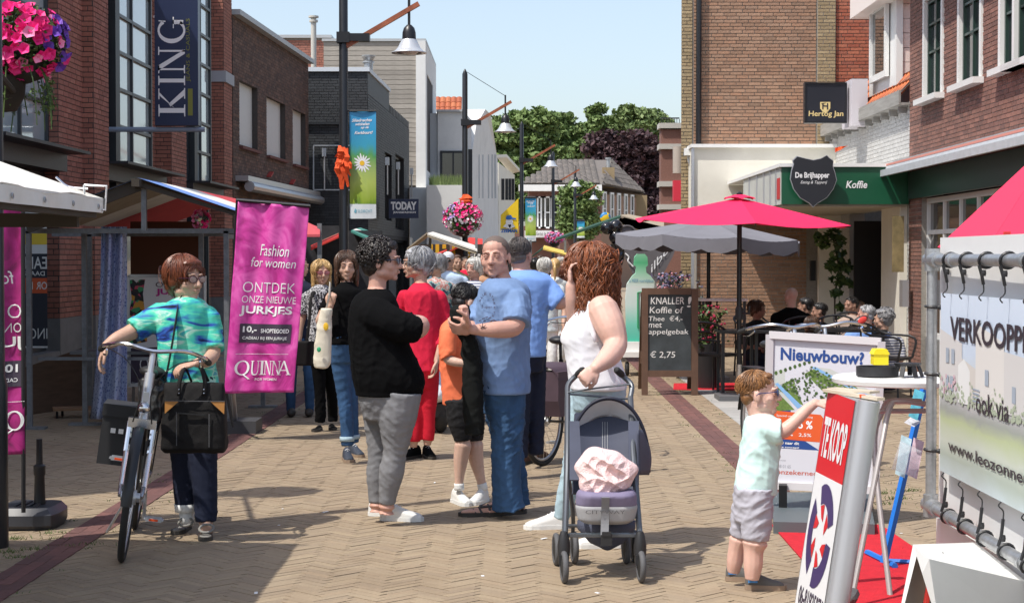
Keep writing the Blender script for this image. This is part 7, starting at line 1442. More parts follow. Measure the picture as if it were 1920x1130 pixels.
m = MB().ell(P(1612, 602, 12.6), (.07, .03, .035), X=(.8, 0, .5), Z=(-.5, 0, .8)); o = m.build('rear_mirror', black_paint, loc=P(1612, 602, 12.6), smooth=True); tag(o, 'black and red oval mirror on the parked bicycle handlebar', 'mirror'); q = MB().ell(P(1617, 600, 12.55), (.04, .01, .025), X=(.8, 0, .5), Z=(-.5, 0, .8)).build('red_reflector', cred, o, smooth=True)
# ---- bags
BAG = mat('black_bag_fabric', (.012, .011, .011), rough=.75, spec=.2, var=.15, vs=8, bump=.15, bs=120)
t = thing('shopping_bag', 'large black shopping bag with tan corner triangles on the bicycle handlebar', 'bag', P(365, 850, 9.5)); D = 9.5
b_ = MB(); b_.loft([[P(365, y, D)+V(hw*math.copysign(abs(math.cos(a))**.35, math.cos(a))+sk*0, dp*math.copysign(abs(math.sin(a))**.35, math.sin(a)), 0) for a in [2*math.pi*j/28 for j in range(28)]] for y, hw, dp, sk in ((848, .165, .05, 0), (840, .182, .085, 0), (800, .178, .085, 0), (752, .172, .07, 0), (724, .168, .045, 0), (716, .165, .03, 0))])
me = fuse(b_, .01, 2); folds(me, .004, 3, .12, 1); put('body', me, BAG, t)
TAN = mat('tan_leather', (.45, .2, .05), rough=.5)
for pts in (((309, 752), (335, 752), (309, 775)), ((421, 752), (394, 752), (420, 776))): MB().prism([P(x, y, D-.092) for x, y in pts], (0, .01, 0)).build('corner_patch', TAN, t)
q = MB(); q.bar(P(333, 774, D-.095), P(384, 778, D-.095), .012, .006); q.build('zip', black_paint, t); q = MB(); [q.bar(P(*a, D-.093), P(*b2, D-.093), .004) for a, b2 in (((309, 751), (421, 752)), ((331, 772), (331, 835)), ((392, 776), (392, 838)))]; q.build('seam', rubber_grey, t)
for x in (335, 382):
    q = MB(); q.tube([P(x, 742, D-.07), P(x+2, 715, D-.06), P(x+(12 if x < 350 else -4), 690, D-.02), P(x+(24 if x < 350 else 8), 715, D+.01)], .011, 6, sub=4, sq=.5); q.build('handle', BAG, t, smooth=True)
    for y in (730, 737): MB().ell(P(x, y, D-.085), .005, n=6, k=4).build('rivet', chrome, t)
t = MB(); t.loft([[P(286, y, 9.75)+V(hw*math.cos(a), .05*math.sin(a), 0) for a in [2*math.pi*j/12 for j in range(12)]] for y, hw in ((810, .03), (770, .07), (735, .09), (712, .08), (705, .05))]); me = fuse(t, .01, 2); folds(me, .008, 9, .06, 1); o = put('handbag', me, mat('black_leather', (.03, .03, .032), rough=.3, coat=.3), None, P(290, 800, 9.75)); tag(o, 'crumpled black leather handbag hanging beside the handlebar stem', 'bag')
t = MB(); t.loft([[P(cx, y, 12.95)+V(hw*math.cos(a), .04*math.sin(a), 0) for a in [2*math.pi*j/14 for j in range(14)]] for y, cx, hw in ((690, 603, .05), (680, 604, .07), (640, 606, .066), (600, 609, .055), (578, 612, .045))]); me = fuse(t, .01, 2); folds(me, .005, 4, .1, .4); o = put('tote_bag', me, mat('cream_cotton', (.68, .62, .50), rough=.9), None, P(603, 690, 12.95)); tag(o, 'cream cotton tote bag hanging from the young woman shoulder', 'bag'); q = MB(); q.tube([P(611, 582, 12.95), P(617, 555, 12.95), P(619, 530, 13.05)], .016, 6, sub=3, sq=.3); q.build('strap', MATS['cream_cotton'], o)
q = MB(); q.ell(P(611, 612, 12.9), (.02, .006, .03)); q.build('yellow_print', YEL, o); q = MB(); q.ell(P(598, 655, 12.88), (.016, .006, .02)); q.build('green_print', MATS['green_print'], o)
t = MB(); t.box(P(570, 662, 15.4), (.19, .09, .22)); me = fuse(t, .01, 3); o = put('handbag', me, BAG, None, P(570, 690, 15.4)); tag(o, 'black shoulder bag of the blonde woman', 'bag'); q = MB(); q.tube([P(575, 642, 15.42), P(580, 600, 15.45), P(583, 560, 15.52), P(590, 545, 15.6)], .014, 6, sub=3, sq=.4); q.build('strap', BAG, o)
# ---- jacket held by the man
t = MB(); t.loft([[P(cx, y, 10.26)+V(hw/305*math.cos(a), dp*math.sin(a), 0) for a in [2*math.pi*j/20 for j in range(20)]] for y, cx, hw, dp in ((571, 866, 14, .03), (580, 862, 19, .06), (610, 864, 19, .06), (640, 880, 15, .05), (680, 886, 18, .06), (730, 886, 20, .06), (780, 888, 19, .055), (815, 890, 17, .05))]); me = fuse(t, .009, 2); folds(me, .009, 12, .07, .35); o = put('jacket', me, mat('black_green_jacket', (.009, .010, .0095), rough=.9, spec=.15), None, P(886, 818, 10.12)); tag(o, 'dark jacket hanging from the fist of the man in blue', 'jacket')
# ================================================================ PUSHCHAIR
t = thing('pushchair', 'grey framed pushchair with navy hood and a pink knitted blanket', 'pushchair', G(1130, 1080)); FRM = mat('gunmetal_tube', (.13, .14, .155), rough=.35, metal=.6); NV = mat('navy_pushchair_fabric', (.055, .062, .095), rough=.75, var=.12, vs=9); PU = mat('purple_grey_fabric', (.19, .165, .26), rough=.75, var=.1); GYF = mat('grey_hem_fabric', (.36, .36, .37), rough=.8); LINE = mat('silver_hood_lining', (.72, .72, .74), rough=.45, bump=.3, bs=18)
def wheel(px, py, d, r, w=.028):
    c = P(px, py, d); c.z = r; m = MB(); m.torus(c, r-.014, .015, (1, .1, 0), 24, 8); o = m.build('wheel', rubber_grey, t, smooth=True); q = MB(); q.lathe([(.0, -.016), (r*.3, -.016), (r*.8, -.008), (r*.8, .008), (r*.3, .016), (0, .016)], c, 16, (1, .1, 0)); q.build('rim', rubber, o, smooth=30)
for px, d in ((1058, 8.36), (1202, 8.38)): wheel(px, 1060, d, .08)
for px, d in ((1043, 8.85), (1077, 8.9), (1174, 8.9), (1190, 8.95)): wheel(px, 1030, d, .085)
for s, x0, x1, x2, hx, ix in ((-1, 1058, 1063, 1064, 1092, 1074), (1, 1202, 1190, 1182, 1157, 1184)):
    m = MB(); m.tube([P(x0, 1030, 8.42), P(x1, 880, 8.6), P(x2, 745, 8.95)], .0155, 10, sub=3); m.tube([P(x2, 745, 8.95), P(x2+(1 if s < 0 else 2), 722, 9.0), P((x2+hx)/2, 706, 9.02), P(hx, 696, 8.98)], .0145, 10, sub=4); m.tube([P(x1, 870, 8.62), P(ix, 960, 8.8), P(x0+(16 if s < 0 else -18), 1000, 8.9)], .011, 8, sub=3); m.build('side_tube', FRM, t, smooth=30)
    m = MB(); m.tube([P(hx+(-8 if s < 0 else 8), 701, 9.0), P(hx, 694, 8.97)], .019, 10, rnd=True); m.build('handle_grip', rubber, t, smooth=30)
    m = MB(); m.lathe([(.02, .09), (.03, .1), (.032, .15), (.024, .2), (.016, .22)], (P(x0, 0, 8.4).x, 8.4, .03), 12); m.box((P(x0, 0, 8.4).x, 8.4, .11), (.05, .06, .05)); m.build('wheel_fork', plastic_black, t, smooth=30)
m = MB(); m.tube([P(1060, 1003, 8.5), P(1200, 1003, 8.5)], .011, 8); m.box(P(1130, 1002, 8.46), (.33, .05, .014)); m.tube([P(1064, 985, 8.75), P(1190, 985, 8.78)], .009, 8); m.tube([P(1064, 735, 8.96), P(1120, 727, 8.97), P(1182, 720, 8.98)], .010, 8, sq=.5); m.tube([P(1064, 738, 8.96), P(1182, 748, 8.98)], .006, 8); m.build('cross_bar', FRM, t, smooth=30)
sf = lambda u, v: P(1078+112*u+(4*(1-v))*(2*u-1), 925-150*v, 8.62+.28*v+.05*math.cos((u-.5)*3)); m = MB(); m.grid(sf, 12, 12, .02); m.build('backrest', NV, t, smooth=30)
m = MB(); [m.bar(sf(u, .25)+V(0, -.014, 0), sf(u, .9)+V(0, -.014, 0), .0025) for u in (.46, .5, .54)]; m.build('stitching', GYF, t)
m = MB(); m.grid(lambda u, v: P(1068+(24-6*v)*u, 900-110*v, 8.52+.2*v-.0*u), 6, 6, .012); m.grid(lambda u, v: P(1178+(20)*u, 910-120*v, 8.56+.22*v), 6, 6, .012); m.build('side_wing', NV, t, smooth=30)
m = MB(); m.loft([[P(cx, y, 8.5)+V(hw*math.copysign(abs(math.cos(a))**.5, math.cos(a)), dp*math.sin(a), 0) for a in [2*math.pi*j/20 for j in range(20)]] for y, cx, hw, dp in ((946, 1137, .155, .10), (925, 1137, .152, .12), (918, 1137, .14, .10))]); put('seat_edge', fuse(m, .008, 2), PU, t)
m = MB(); m.loft([[P(cx, y, 8.5)+V(hw*math.copysign(abs(math.cos(a))**.5, math.cos(a)), dp*math.sin(a), 0) for a in [2*math.pi*j/20 for j in range(20)]] for y, cx, hw, dp in ((980, 1137, .11, .06), (972, 1137, .145, .09), (948, 1137, .157, .105), (942, 1137, .15, .1))]); put('seat_apron', fuse(m, .008, 2), GYF, t)
L = MB(); text(L, 'CITYWAY', lambda u, v: P(1098+74*u, 963-7*v, 8.385), 0, 1, 0, 1, 0); L.build('lettering', rubber_grey, t)
m = MB(); m.grid(lambda u, v: P(1128+15*u-2*v, 932+70*v, 8.40+.03*math.sin(v*3)-.03), 3, 10, .004); m.build('strap', mat('grey_webbing', (.2, .2, .21), rough=.8), t); m = MB(); m.box(P(1137, 1012, 8.38), (.055, .02, .055)); m.box(P(1137, 1000, 8.375), (.045, .02, .02)); m.build('buckle', plastic_black, t)
m = MB(); m.loft([[P(1137, y, 8.72)+V(hw*math.cos(a), .12*math.sin(a), 0) for a in [2*math.pi*j/16 for j in range(16)]] for y, hw in ((1024, .03), (1015, .09), (990, .15), (975, .15))]); m.build('basket', NV, t, smooth=True)
def arc(px, py, rx, ry, d, a): return P(px+rx*math.cos(a), py-ry*math.sin(a), d)
fa = lambda u: arc(1141, 872, 82-6*abs(math.cos(math.pi*u)), 126, 8.80+.02*abs(math.cos(math.pi*u)), R(172-178*u)); ba = lambda u: arc(1138, 850, 62, 70, 8.94-.06*abs(math.cos(math.pi*u)), R(180-190*u))
md = lambda u: (fa(u)+ba(u))/2+((fa(u)+ba(u))/2-P(1140, 870, 8.75)).normalized()*.012
hf = lambda u, v, e=0.: (fa(u)*(1-v)**2+md(u)*2*v*(1-v)+ba(u)*v*v)+V(0, e*1.6, 0)
m = MB(); m.grid(lambda u, v: hf(u, v, -.004), 36, 8, .002); m.build('hood_lining', LINE, t, smooth=True); m = MB(); m.grid(lambda u, v: hf(u, v, .004), 36, 8, .003); m.build('hood', NV, t, smooth=True)
m = MB(); m.tube([fa(u/36) for u in range(37)], .009, 8); m.tube([hf(u/36, .10, -.004) for u in range(37)], .004, 6); m.build('hood_rim', mat('dark_navy_piping', (.012, .014, .03), rough=.6), t, smooth=True)
m = MB(); m.grid(lambda u, v: P(1196+24*u*math.sin(math.pi*(.3+.6*v)), 890-85*v, 8.62+.2*u), 6, 8, .01); m.build('hood_side', NV, t, smooth=True)
PKB = mat('pink_knitted_blanket', (.80, .58, .565), rough=.95, var=.12, vs=60, bump=.8, bs=110)
def bl_(u, v):
    a, b = (u-.5)*2, (v-.5)*2; x, z = a*math.sqrt(1-b*b/2), b*math.sqrt(1-a*a/2); r = min(1, math.hypot(x, z)); t_ = math.atan2(z, x); k = 1+.07*math.sin(3*t_+1)+.04*math.sin(7*t_)
    rd = .030*(1-abs(math.sin(3.1*x+2.0*z+1.3*math.sin(2.2*z+x)+.4)))**1.5+.024*(1-abs(math.sin(4.2*z-1.7*x+1.1*math.sin(3*x)+.8)))**1.5+.010*(1-abs(math.sin(9*x-4*z+math.sin(5*z))))
    return P(1134, 886, 8.56)+V(x*.155*k, -.10*math.sqrt(max(0, 1-r*r))-rd*(1-r**4)-.06*max(0, -z), z*.118*k*(1+.12*math.sin(2.2*x+2)))
m = MB(); m.grid(bl_, 90, 80, .012)
me = m.mesh('blanket', PKB)
o = put('blanket', me, PKB, None, P(1135, 925, 8.48)); tag(o, 'crumpled pale pink knitted blanket lying in the pushchair seat', 'blanket')
# ================================================================ MOBILITY SCOOTER
t = thing('mobility_scooter', 'white mobility scooter half hidden behind the woman in red', 'scooter', G(822, 800)); D = 15.6
m = MB(); m.ell(P(810, 738, D), (.17, .3, .09)); m.box(P(800, 745, D+.2), (.3, .5, .1)); put('body', fuse(m, .015, 3), mat('white_scooter_shell', (.7, .72, .74), rough=.25, coat=.4), t)
m = MB(); m.box(P(806, 765, D+.1), (.3, .5, .12)); m.build('chassis', plastic_black, t)
for px, d in ((825, 15.6), (790, 15.7), (838, 16.5)): c = P(px, 0, d); c.z = .16; m = MB(); m.torus(c, .105, .055, (1, .15, 0), 20, 10); o = m.build('wheel', rubber, t, smooth=True)
m = MB(); m.tube([P(800, 745, 15.5), P(806, 690, 15.8), P(810, 650, 15.9)], .03, 8, sub=3); m.box(P(800, 742, 15.28), (.07, .02, .03)); m.build('steering_column', MATS['grey_foot_slab'], t); m = MB(); m.box(P(838, 720, 16.4), (.4, .4, .35)); m.build('seat', mat('blue_grey_seat', (.2, .27, .4), rough=.6), t)
# ================================================================ CHALKBOARD
t = thing('chalkboard', 'brown framed chalkboard offering coffee or tea with apple cake for 2.75', 'sign board', G(1255, 741)); D = 19.85; BW = mat('brown_board_frame', (.12, .065, .04), rough=.6, var=.15)
A_ = lambda x, y, e=0.: P(x, y, D-e+.0)
for nm, x0, y0, x1, y1 in (('leg', 1203, 740, 1215, 540), ('leg', 1296, 740, 1309, 541), ('rail', 1215, 706, 1296, 694), ('rail', 1215, 552, 1296, 540)): a, b_ = A_(x0, y0), A_(x1, y1); MB().bx(a.x, b_.x, D-.02, D+.02, max(0, a.z), b_.z).build(nm, BW, t)
a, b_ = A_(1215, 694), A_(1296, 552); MB().bx(a.x, b_.x, D-.005, D+.01, a.z, b_.z).build('board', mat('chalkboard_slate', (.045, .055, .06), rough=.8, var=.35, vs=4), t)
m = MB(); m.bar(P(1200, 728, D+.5), P(1206, 548, D+.04), .05, .03); m.bar(P(1292, 728, D+.5), P(1300, 548, D+.04), .05, .03); m.bx(P(1200, 0, D+.4).x, P(1295, 0, D+.4).x, D+.3, D+.32, .35, .9); m.build('back_leg', BW, t)
L = MB(); f_ = lambda u, v: P(u, v, D-.008)
for s_, x0, x1, y0, y1 in (('KNALLER', 1220, 1283, 570, 557), ('!', 1288, 1297, 576, 556), ('Koffie of', 1218, 1281, 587, 575), ('Thee  \u20ac4,-', 1216, 1280, 603, 592), ('met', 1216, 1241, 614, 605), ('appelgebak', 1216, 1291, 629, 617), ('\u20ac 2,75', 1219, 1266, 672, 658)): text(L, s_, lambda u, v: f_(x0+(x1-x0)*u, y0+(y1-y0)*v), 0, 1, 0, 1, .005, shear=.08)
L.build('lettering', mat('chalk', (.72, .72, .70), rough=.9), t)
# ================================================================ NIEUWBOUW BOARD
t = thing('poster_stand', 'white framed poster stand reading Nieuwbouw? on a dark foot', 'sign board', G(1545, 985)); c00, c10, c01, c11 = P(1437, 908, 10.5), P(1640, 918, 10.2), P(1443, 627, 10.5), P(1652, 640, 10.2)
fb = lambda u, v, e=0.: (c00*(1-u)+c10*u)*(1-v)+(c01*(1-u)+c11*u)*v+V(-.1, -1, 0)*e
FRW = mat('white_grey_frame', (.62, .60, .61), rough=.4)
MB().prism([fb(0, 0), fb(1, 0), fb(1, 1), fb(0, 1)], (0, .03, 0)).build('panel', mat('poster_paper', (.60, .61, .66), rough=.5), t)
for a, b_ in (((0, 0), (1, 0)), ((1, 0), (1, 1)), ((1, 1), (0, 1)), ((0, 1), (0, 0))): MB().bar(fb(*a, .01), fb(*b_, .01), .045, .03, up=(0, 1, 0)).build('frame_rail', FRW, t)
X_ = lambda px: (px-1443)/209; Y_ = lambda py: (908-py)/281
BLU = mat('print_blue', (.015, .06, .24), rough=.5); PGR = mat('print_green', (.12, .2, .04), rough=.6, var=.3, vs=60); WBL = mat('print_water', (.22, .42, .68), rough=.5); ORP = mat('print_orange', (.68, .1, .02), rough=.5); RDP = mat('print_red', (.5, .08, .04), rough=.5); GYP = mat('print_grey', (.3, .31, .34), rough=.6); PTR = mat('print_tree', (.05, .1, .02), rough=.7, isl=.4)
p = MB(); fp_ = lambda e: (lambda u, v: fb(u, v, e)); poly = lambda e, *pts: p.add([fb(X_(x), Y_(y), e) for x, y in pts], [tuple(range(len(pts)))])
p.mi = 0; poly(.0010, (1452, 778), (1500, 748), (1560, 765), (1645, 775), (1643, 840), (1450, 838)); text(p, 'Nieuwbouw?', fp_(.0028), X_(1465), X_(1622), Y_(673), Y_(649), .03)
p.mi = 4; poly(.0010, (1452, 694), (1520, 682), (1560, 684), (1640, 722), (1640, 775), (1560, 765), (1452, 760)); p.mi = 1; poly(.0015, (1456, 725), (1530, 686), (1608, 714), (1635, 738), (1600, 760), (1530, 762), (1500, 752)); poly(.0015, (1452, 745), (1462, 735), (1495, 765), (1470, 768), (1452, 775))
p.mi = 2; poly(.0020, (1455, 718), (1461, 716), (1512, 760), (1500, 762)); poly(.0020, (1522, 683), (1532, 682), (1640, 732), (1640, 740))
p.mi = 3; poly(.0020, (1453, 768), (1560, 772), (1558, 824), (1452, 820)); p.mi = 7; random.seed(5)
for i in range(150): a, b_ = random.random(), random.random(); x = 1462+70*a+75*b_; y = 722-42*a+38*b_+random.uniform(-2, 2); r_ = random.uniform(1.6, 3.2); p.add([fb(X_(x+r_*math.cos(k*1.05)), Y_(y+r_*.8*math.sin(k*1.05)), .0022+.00002*i) for k in range(6)], [tuple(range(6))])
for i in range(9): x, y = 1457+9*i, 698-3.5*i; p.add([fb(X_(x+3.2*math.cos(k*1.05)), Y_(y+4*math.sin(k*1.05)), .0025) for k in range(6)], [tuple(range(6))])
p.mi = 5
for i in range(80): a, b_ = random.randrange(9)/9, random.randrange(10)/10; x = 1468+62*a+68*b_; y = 720-38*a+34*b_; p.add([fb(X_(x+dx), Y_(y+dy), .0018) for dx, dy in ((-3, 0), (0, -2), (3, 0), (0, 2))], [(0, 1, 2, 3)])
p.mi = 6; text(p, '2,95 %', fp_(.0030), X_(1480), X_(1530), Y_(802), Y_(784), .03); text(p, '2,28%   2,5%', fp_(.0030), X_(1462), X_(1528), Y_(815), Y_(808), .01); text(p, 'Vraag naar dit', fp_(.0025), X_(1455), X_(1505), Y_(832), Y_(825), .02); text(p, 'sterke concept!', fp_(.0025), X_(1455), X_(1505), Y_(838), Y_(834), .02); poly(.0020, (1568, 775), (1582, 776), (1580, 822), (1566, 820)); text(p, 'Speciaal uw nieuwe woning', fp_(.0030), X_(1460), X_(1530), Y_(780), Y_(775), 0)
p.mi = 8; text(p, 'woonzekernederland.nl', fp_(.0010), X_(1440), X_(1600), Y_(887), Y_(878), .01); p.mi = 5; text(p, '010 - 48 01 65', fp_(.0010), X_(1448), X_(1490), Y_(875), Y_(869), .0); text(p, 'Bel voor informatie', fp_(.0010), X_(1445), X_(1480), Y_(862), Y_(859), 0)
p.build('print', [BLU, PGR, WBL, ORP, mat('print_pale', (.5, .53, .5), rough=.6), GYP, white_print, PTR, RDP], t)
g_ = G(1545, 985); m = MB(); m.prism([G(1450, 1000), G(1640, 1005), G(1628, 942), G(1447, 942)], (0, 0, .07)); m.build('foot', mat('slate_foot', (.10, .12, .13), rough=.5), t); m = MB(); [m.bar(P(x, 908, 10.4), P(x, 955, 10.45), .05, .03) for x in (1468, 1600)]; m.build('post', plastic_black, t)
# ================================================================ RED CARPETS
CARP = mat('red_carpet', (.52, .008, .02), rough=.95, var=.12, vs=14, bump=.5, bs=200)
for pts, lb in ((((1.50, 6.6), (2.25, 6.6), (2.20, 10.15), (1.55, 10.15)), 'bright red carpet strip under the display and white table'), (((1.95, 20.6), (4.2, 20.4), (4.2, 21.8), (2.05, 21.6)), 'faded red mat under the cafe terrace furniture')):
    m = MB(); m.prism([(x, y, .003) for x, y in pts], (0, 0, .008)); o = m.build('carpet', CARP, loc=(pts[0][0], pts[0][1], 0)); tag(o, lb, 'carpet')
# ================================================================ FOR SALE DISPLAY
t = thing('display_column', 'leaning red and white display reading TE KOOP with a round swirl emblem', 'display', (1.25, 7.1, 0)); zt, D0, D1 = 1.03, 7.24, 6.83
tl, tr = P(1552, 732, D0), P(1606, 752, D1); bl, br = V(1.19, D0, .03), V(1.235, D1, .03)
ft = lambda u, v, e=0.: (bl*(1-u)+br*u)*(1-v)+(tl*(1-u)+tr*u)*v+V(-1, -.1, .0)*e
MB().prism([ft(0, 0), ft(1, 0), ft(1, 1), ft(0, 1)], (.09, -.01, 0)).build('body', alu, t); m = MB(); m.tube([ft(1, 0)+V(.05, -.005, 0), ft(1, 1)+V(.05, -.005, 0)], .045, 14); m.build('edge_profile', mat('silver_profile', (.5, .51, .54), rough=.35, metal=.5), t, smooth=30)
p = MB(); q_ = lambda e, *pts: p.add([ft(u, v, e) for u, v in pts], [tuple(range(len(pts)))]); p.mi = 0; q_(.002, (.03, 0), (.97, 0), (.97, .66), (.03, .66)); p.mi = 1; q_(.002, (.03, .66), (.97, .66), (.97, 1), (.03, 1)); p.mi = 0; text(p, 'TE KOOP', lambda u, v: ft(u, v, .004), .10, .90, .73, .90, .03)
p.mi = 2
def blade(e, a0, a1, r0, r1, cx=.5, cy=.42, rx=.40, ry=.215, sk=.6): p.add([ft(cx+rx*r*math.cos(a), cy+ry*r*math.sin(a), e) for a, r in [(a0+(a1-a0)*i/8, r1) for i in range(9)]+[(a1+(a0-a1)*i/8+sk*(i/8)*0, r0+(r1-r0)*.0+(.28 if False else 0)*i) for i in range(9)]], [tuple(range(18))])
for k in range(3): a = R(20+120*k); blade(.004, a, a+R(95), .62, 1.0)
p.mi = 1
for k in range(6): a = R(60*k+10); q2 = [(.30, a), (.62, a+.25), (.60, a+.75), (.34, a+.5)]; p.add([ft(.5+.40*r*math.cos(x), .42+.215*r*math.sin(x), .0045) for r, x in q2], [(0, 1, 2, 3)])
p.mi = 3; text(p, '06-81925076', lambda u, v: ft(u, v, .004), .12, .95, .11, .19, .02); p.mi = 1; text(p, 'leozonnenberg.nl', lambda u, v: ft(u, v, .004), .08, .96, .02, .09, .02)
p.build('print', [mat('display_white', (.72, .72, .73), rough=.35), mat('display_red', (.60, .012, .018), rough=.35), mat('display_purple', (.05, .03, .12), rough=.4), CHAR], t)
m = MB(); m.bar(P(1549, 731, 7.22), P(1652, 748, 6.8), .035, .012, up=(0, 0, 1)); m.bar(P(1560, 728, 7.3), P(1640, 735, 7.1), .06, .01); o = m.build('timber_strip', mat('bare_wood', (.55, .47, .36), rough=.7, var=.1), loc=P(1600, 740, 7)); tag(o, 'bare wooden strips lying across the top of the TE KOOP display', 'plank'); MB().box(P(1617, 742, 6.92), (.022, .02, .012)).build('orange_tape', MATS['orange_cloth'], o)
# ================================================================ WHITE STANDING TABLE
t = thing('standing_table', 'round white standing table with grey folding legs', 'table', (P(1690, 0, 8.2).x, 8.2, 0)); cx = P(1702, 0, 8.2).x; TZ = P(0, 705, 8.2).z
m = MB(); m.lathe([(.33, -.035), (.345, -.03), (.35, -.01), (.34, .0), (0, .003)], (cx, 8.2, TZ), 40); m.build('table_top', white_paint, t, smooth=30); TL_ = mat('grey_tube', (.42, .39, .38), rough=.4, metal=.4)
for pts in ([(1735, 757, 8.05), (1690, 752, 8.05), (1668, 765, 8.05), (1648, 860, 7.95), (1598, 1118, 7.75)], [(1728, 752, 8.4), (1672, 752, 8.4), (1655, 770, 8.35), (1640, 850, 8.3), (1672, 1142, 8.0)]): m = MB(); m.tube([P(*q) for q in pts], .0135, 10, sub=5); m.build('leg', TL_, t, smooth=30)
m = MB(); m.tube([P(1650, 770, 8.1), P(1735, 770, 8.1)], .012, 8); m.build('brace', TL_, t); m = MB(); m.tube([P(1600, 1112, 7.76), P(1596, 1120, 7.7)], .03, 8, rnd=True); m.build('foot_cap', rubber_grey, t)
m = MB(); c = P(1645, 698, 8.15); m.lathe([(.085, -.0), (.1, .0), (.1, .045), (.09, .045), (.085, .01), (0, .01)], c-V(0, 0, .015), 28); o = m.build('tray', plastic_black, loc=c, smooth=30); tag(o, 'shallow round black tray on the white standing table', 'tray')
YH = mat('yellow_plastic', (.85, .68, .02), rough=.45, emit=None); m = MB(); h0 = P(1649, 683, 8.1); x0, x1, x2 = -.036, 0, .036; m.bx(h0.x-.034, h0.x+.034, 8.06, 8.14, h0.z-.0, h0.z+.05); o = m.build('toy_house', YH, loc=h0); tag(o, 'small yellow plastic house standing on the black tray', 'toy'); m = MB(); m.prism([h0+V(-.04, -.045, .05), h0+V(.04, -.045, .05), h0+V(.026, -.045, .075), h0+V(-.026, -.045, .075)], (0, .09, 0)); m.build('roof', YH, o)
m = MB(); c = P(1702, 685, 8.1); [m.bar(c+V(math.cos(a)*.05, math.sin(a)*.05, .01), c+V(math.cos(a)*.075, math.sin(a)*.075, -.05), .022, .008) for a in (0.2, 1.2, 2.2, 3.2, 4.1, 5.0, 5.6)]; m.lathe([(.06, 0), (.065, .012), (0, .014)], c, 16); o = m.build('stand', plastic_black, loc=c); tag(o, 'low black claw legged stand on the white table', 'stand')
# ================================================================ BLUE LEAFLET STAND
t = thing('leaflet_stand', 'bright blue leaflet stand with clear pockets', 'stand', (P(1672, 0, 8.6).x, 8.6, 0)); BLS = mat('bright_blue_paint', (.015, .16, .58), rough=.4)
m = MB(); m.bar(P(1657, 1055, 8.75), P(1732, 730, 8.9), .026, .03); m.build('post', BLS, t); m = MB(); a_ = G(1626, 1042); b_ = G(1678, 1068); m.tube([a_+V(0, 0, .02), b_+V(0, 0, .02)], .018, 6); m.tube([G(1662, 1058)+V(0, 0, .02), G(1706, 1060)+V(0, 0, .02)], .014, 6); m.build('foot', BLS, t)
for i, (x0, y0, x1, y1, cm) in enumerate(((1683, 888, 1704, 815, (.45, .62, .68)), (1706, 890, 1727, 820, (.6, .45, .5)), (1708, 780, 1728, 728, (.1, .4, .5)), (1700, 792, 1722, 782, (.6, .6, .62)))): MB().prism([P(x0-4, y0, 8.7), P(x1-8, y0+8, 8.7), P(x1+6, y0+8-(y0-y1), 8.8), P(x0+8, y1, 8.8)], (0, .01, 0)).build('leaflet', mat('leaflet_%d' % i, cm, rough=.5, var=.25, vs=30), t)
MB().prism([P(1672, 878, 8.66), P(1716, 896, 8.66), P(1728, 845, 8.7), P(1688, 826, 8.7)], (0, .003, 0)).build('clear_pocket', mat('clear_plastic', (.8, .85, .9), rough=.1, alpha=.25), t)
# ================================================================ SALES TRAILER
t = thing('sales_trailer', 'white sales trailer side with galvanised tube frame and printed banner', 'trailer', (1.95, 6.5, 0)); xT = P(1748, 0, 7.65).x; sxx = lambda d: xT+.0078*(d-7.65); B = lambda d, z, e=0.: V(sxx(d)+.03-e, d, z)
WT_ = mat('white_trailer_panel', (.74, .74, .73), rough=.35, var=.03, vs=2); m = MB(); m.bx(xT+.06, xT+1.4, 3.2, 7.72, .42, 1.69); m.build('body', WT_, t); m = MB(); m.bx(xT+.055, xT+1.4, 3.2, 7.74, .28, .42); m.bx(xT+.05, xT+.062, 3.3, 7.0, .44, .47); m.build('chassis', WT_, t)
MB().box((xT+.05, 7.1, .36), (.02, .06, .05)).build('marker_light', mat('amber_lens', (.8, .2, .02), rough=.3), t)
zT, zB = 1.59, P(0, 945, 7.65).z; m = MB(); m.tube([V(sxx(7.62), 7.62, zB), V(sxx(7.62), 7.62, zT)], .024, 12); m.build('upright_tube', galv, t, smooth=30)
m = MB(); m.tube([V(sxx(7.66), 7.66, zT), V(sxx(3.6), 3.6, zT)], .0245, 12); m.build('top_tube', galv, t, smooth=30); m = MB(); m.tube([V(sxx(7.66), 7.66, zB), V(sxx(3.6), 3.6, zB)], .0245, 12); m.build('bottom_tube', galv, t, smooth=30)
for z in (zT, zB): m = MB(); m.lathe([(.034, -.05), (.034, .05)], (sxx(7.62), 7.62, z), 12); m.tube([V(sxx(7.66), 7.68, z), V(sxx(7.5), 7.5, z)], .034, 12); m.build('corner_clamp', galv, t, smooth=30)
for d in (7.25, 6.2): m = MB(); m.tube([V(sxx(d), d+.02, zB), V(sxx(d), d-.02, zB)], .031, 12); m.tube([V(sxx(d), d+.02, zT), V(sxx(d), d-.02, zT)], .031, 12); m.build('clamp', galv, t, smooth=30)
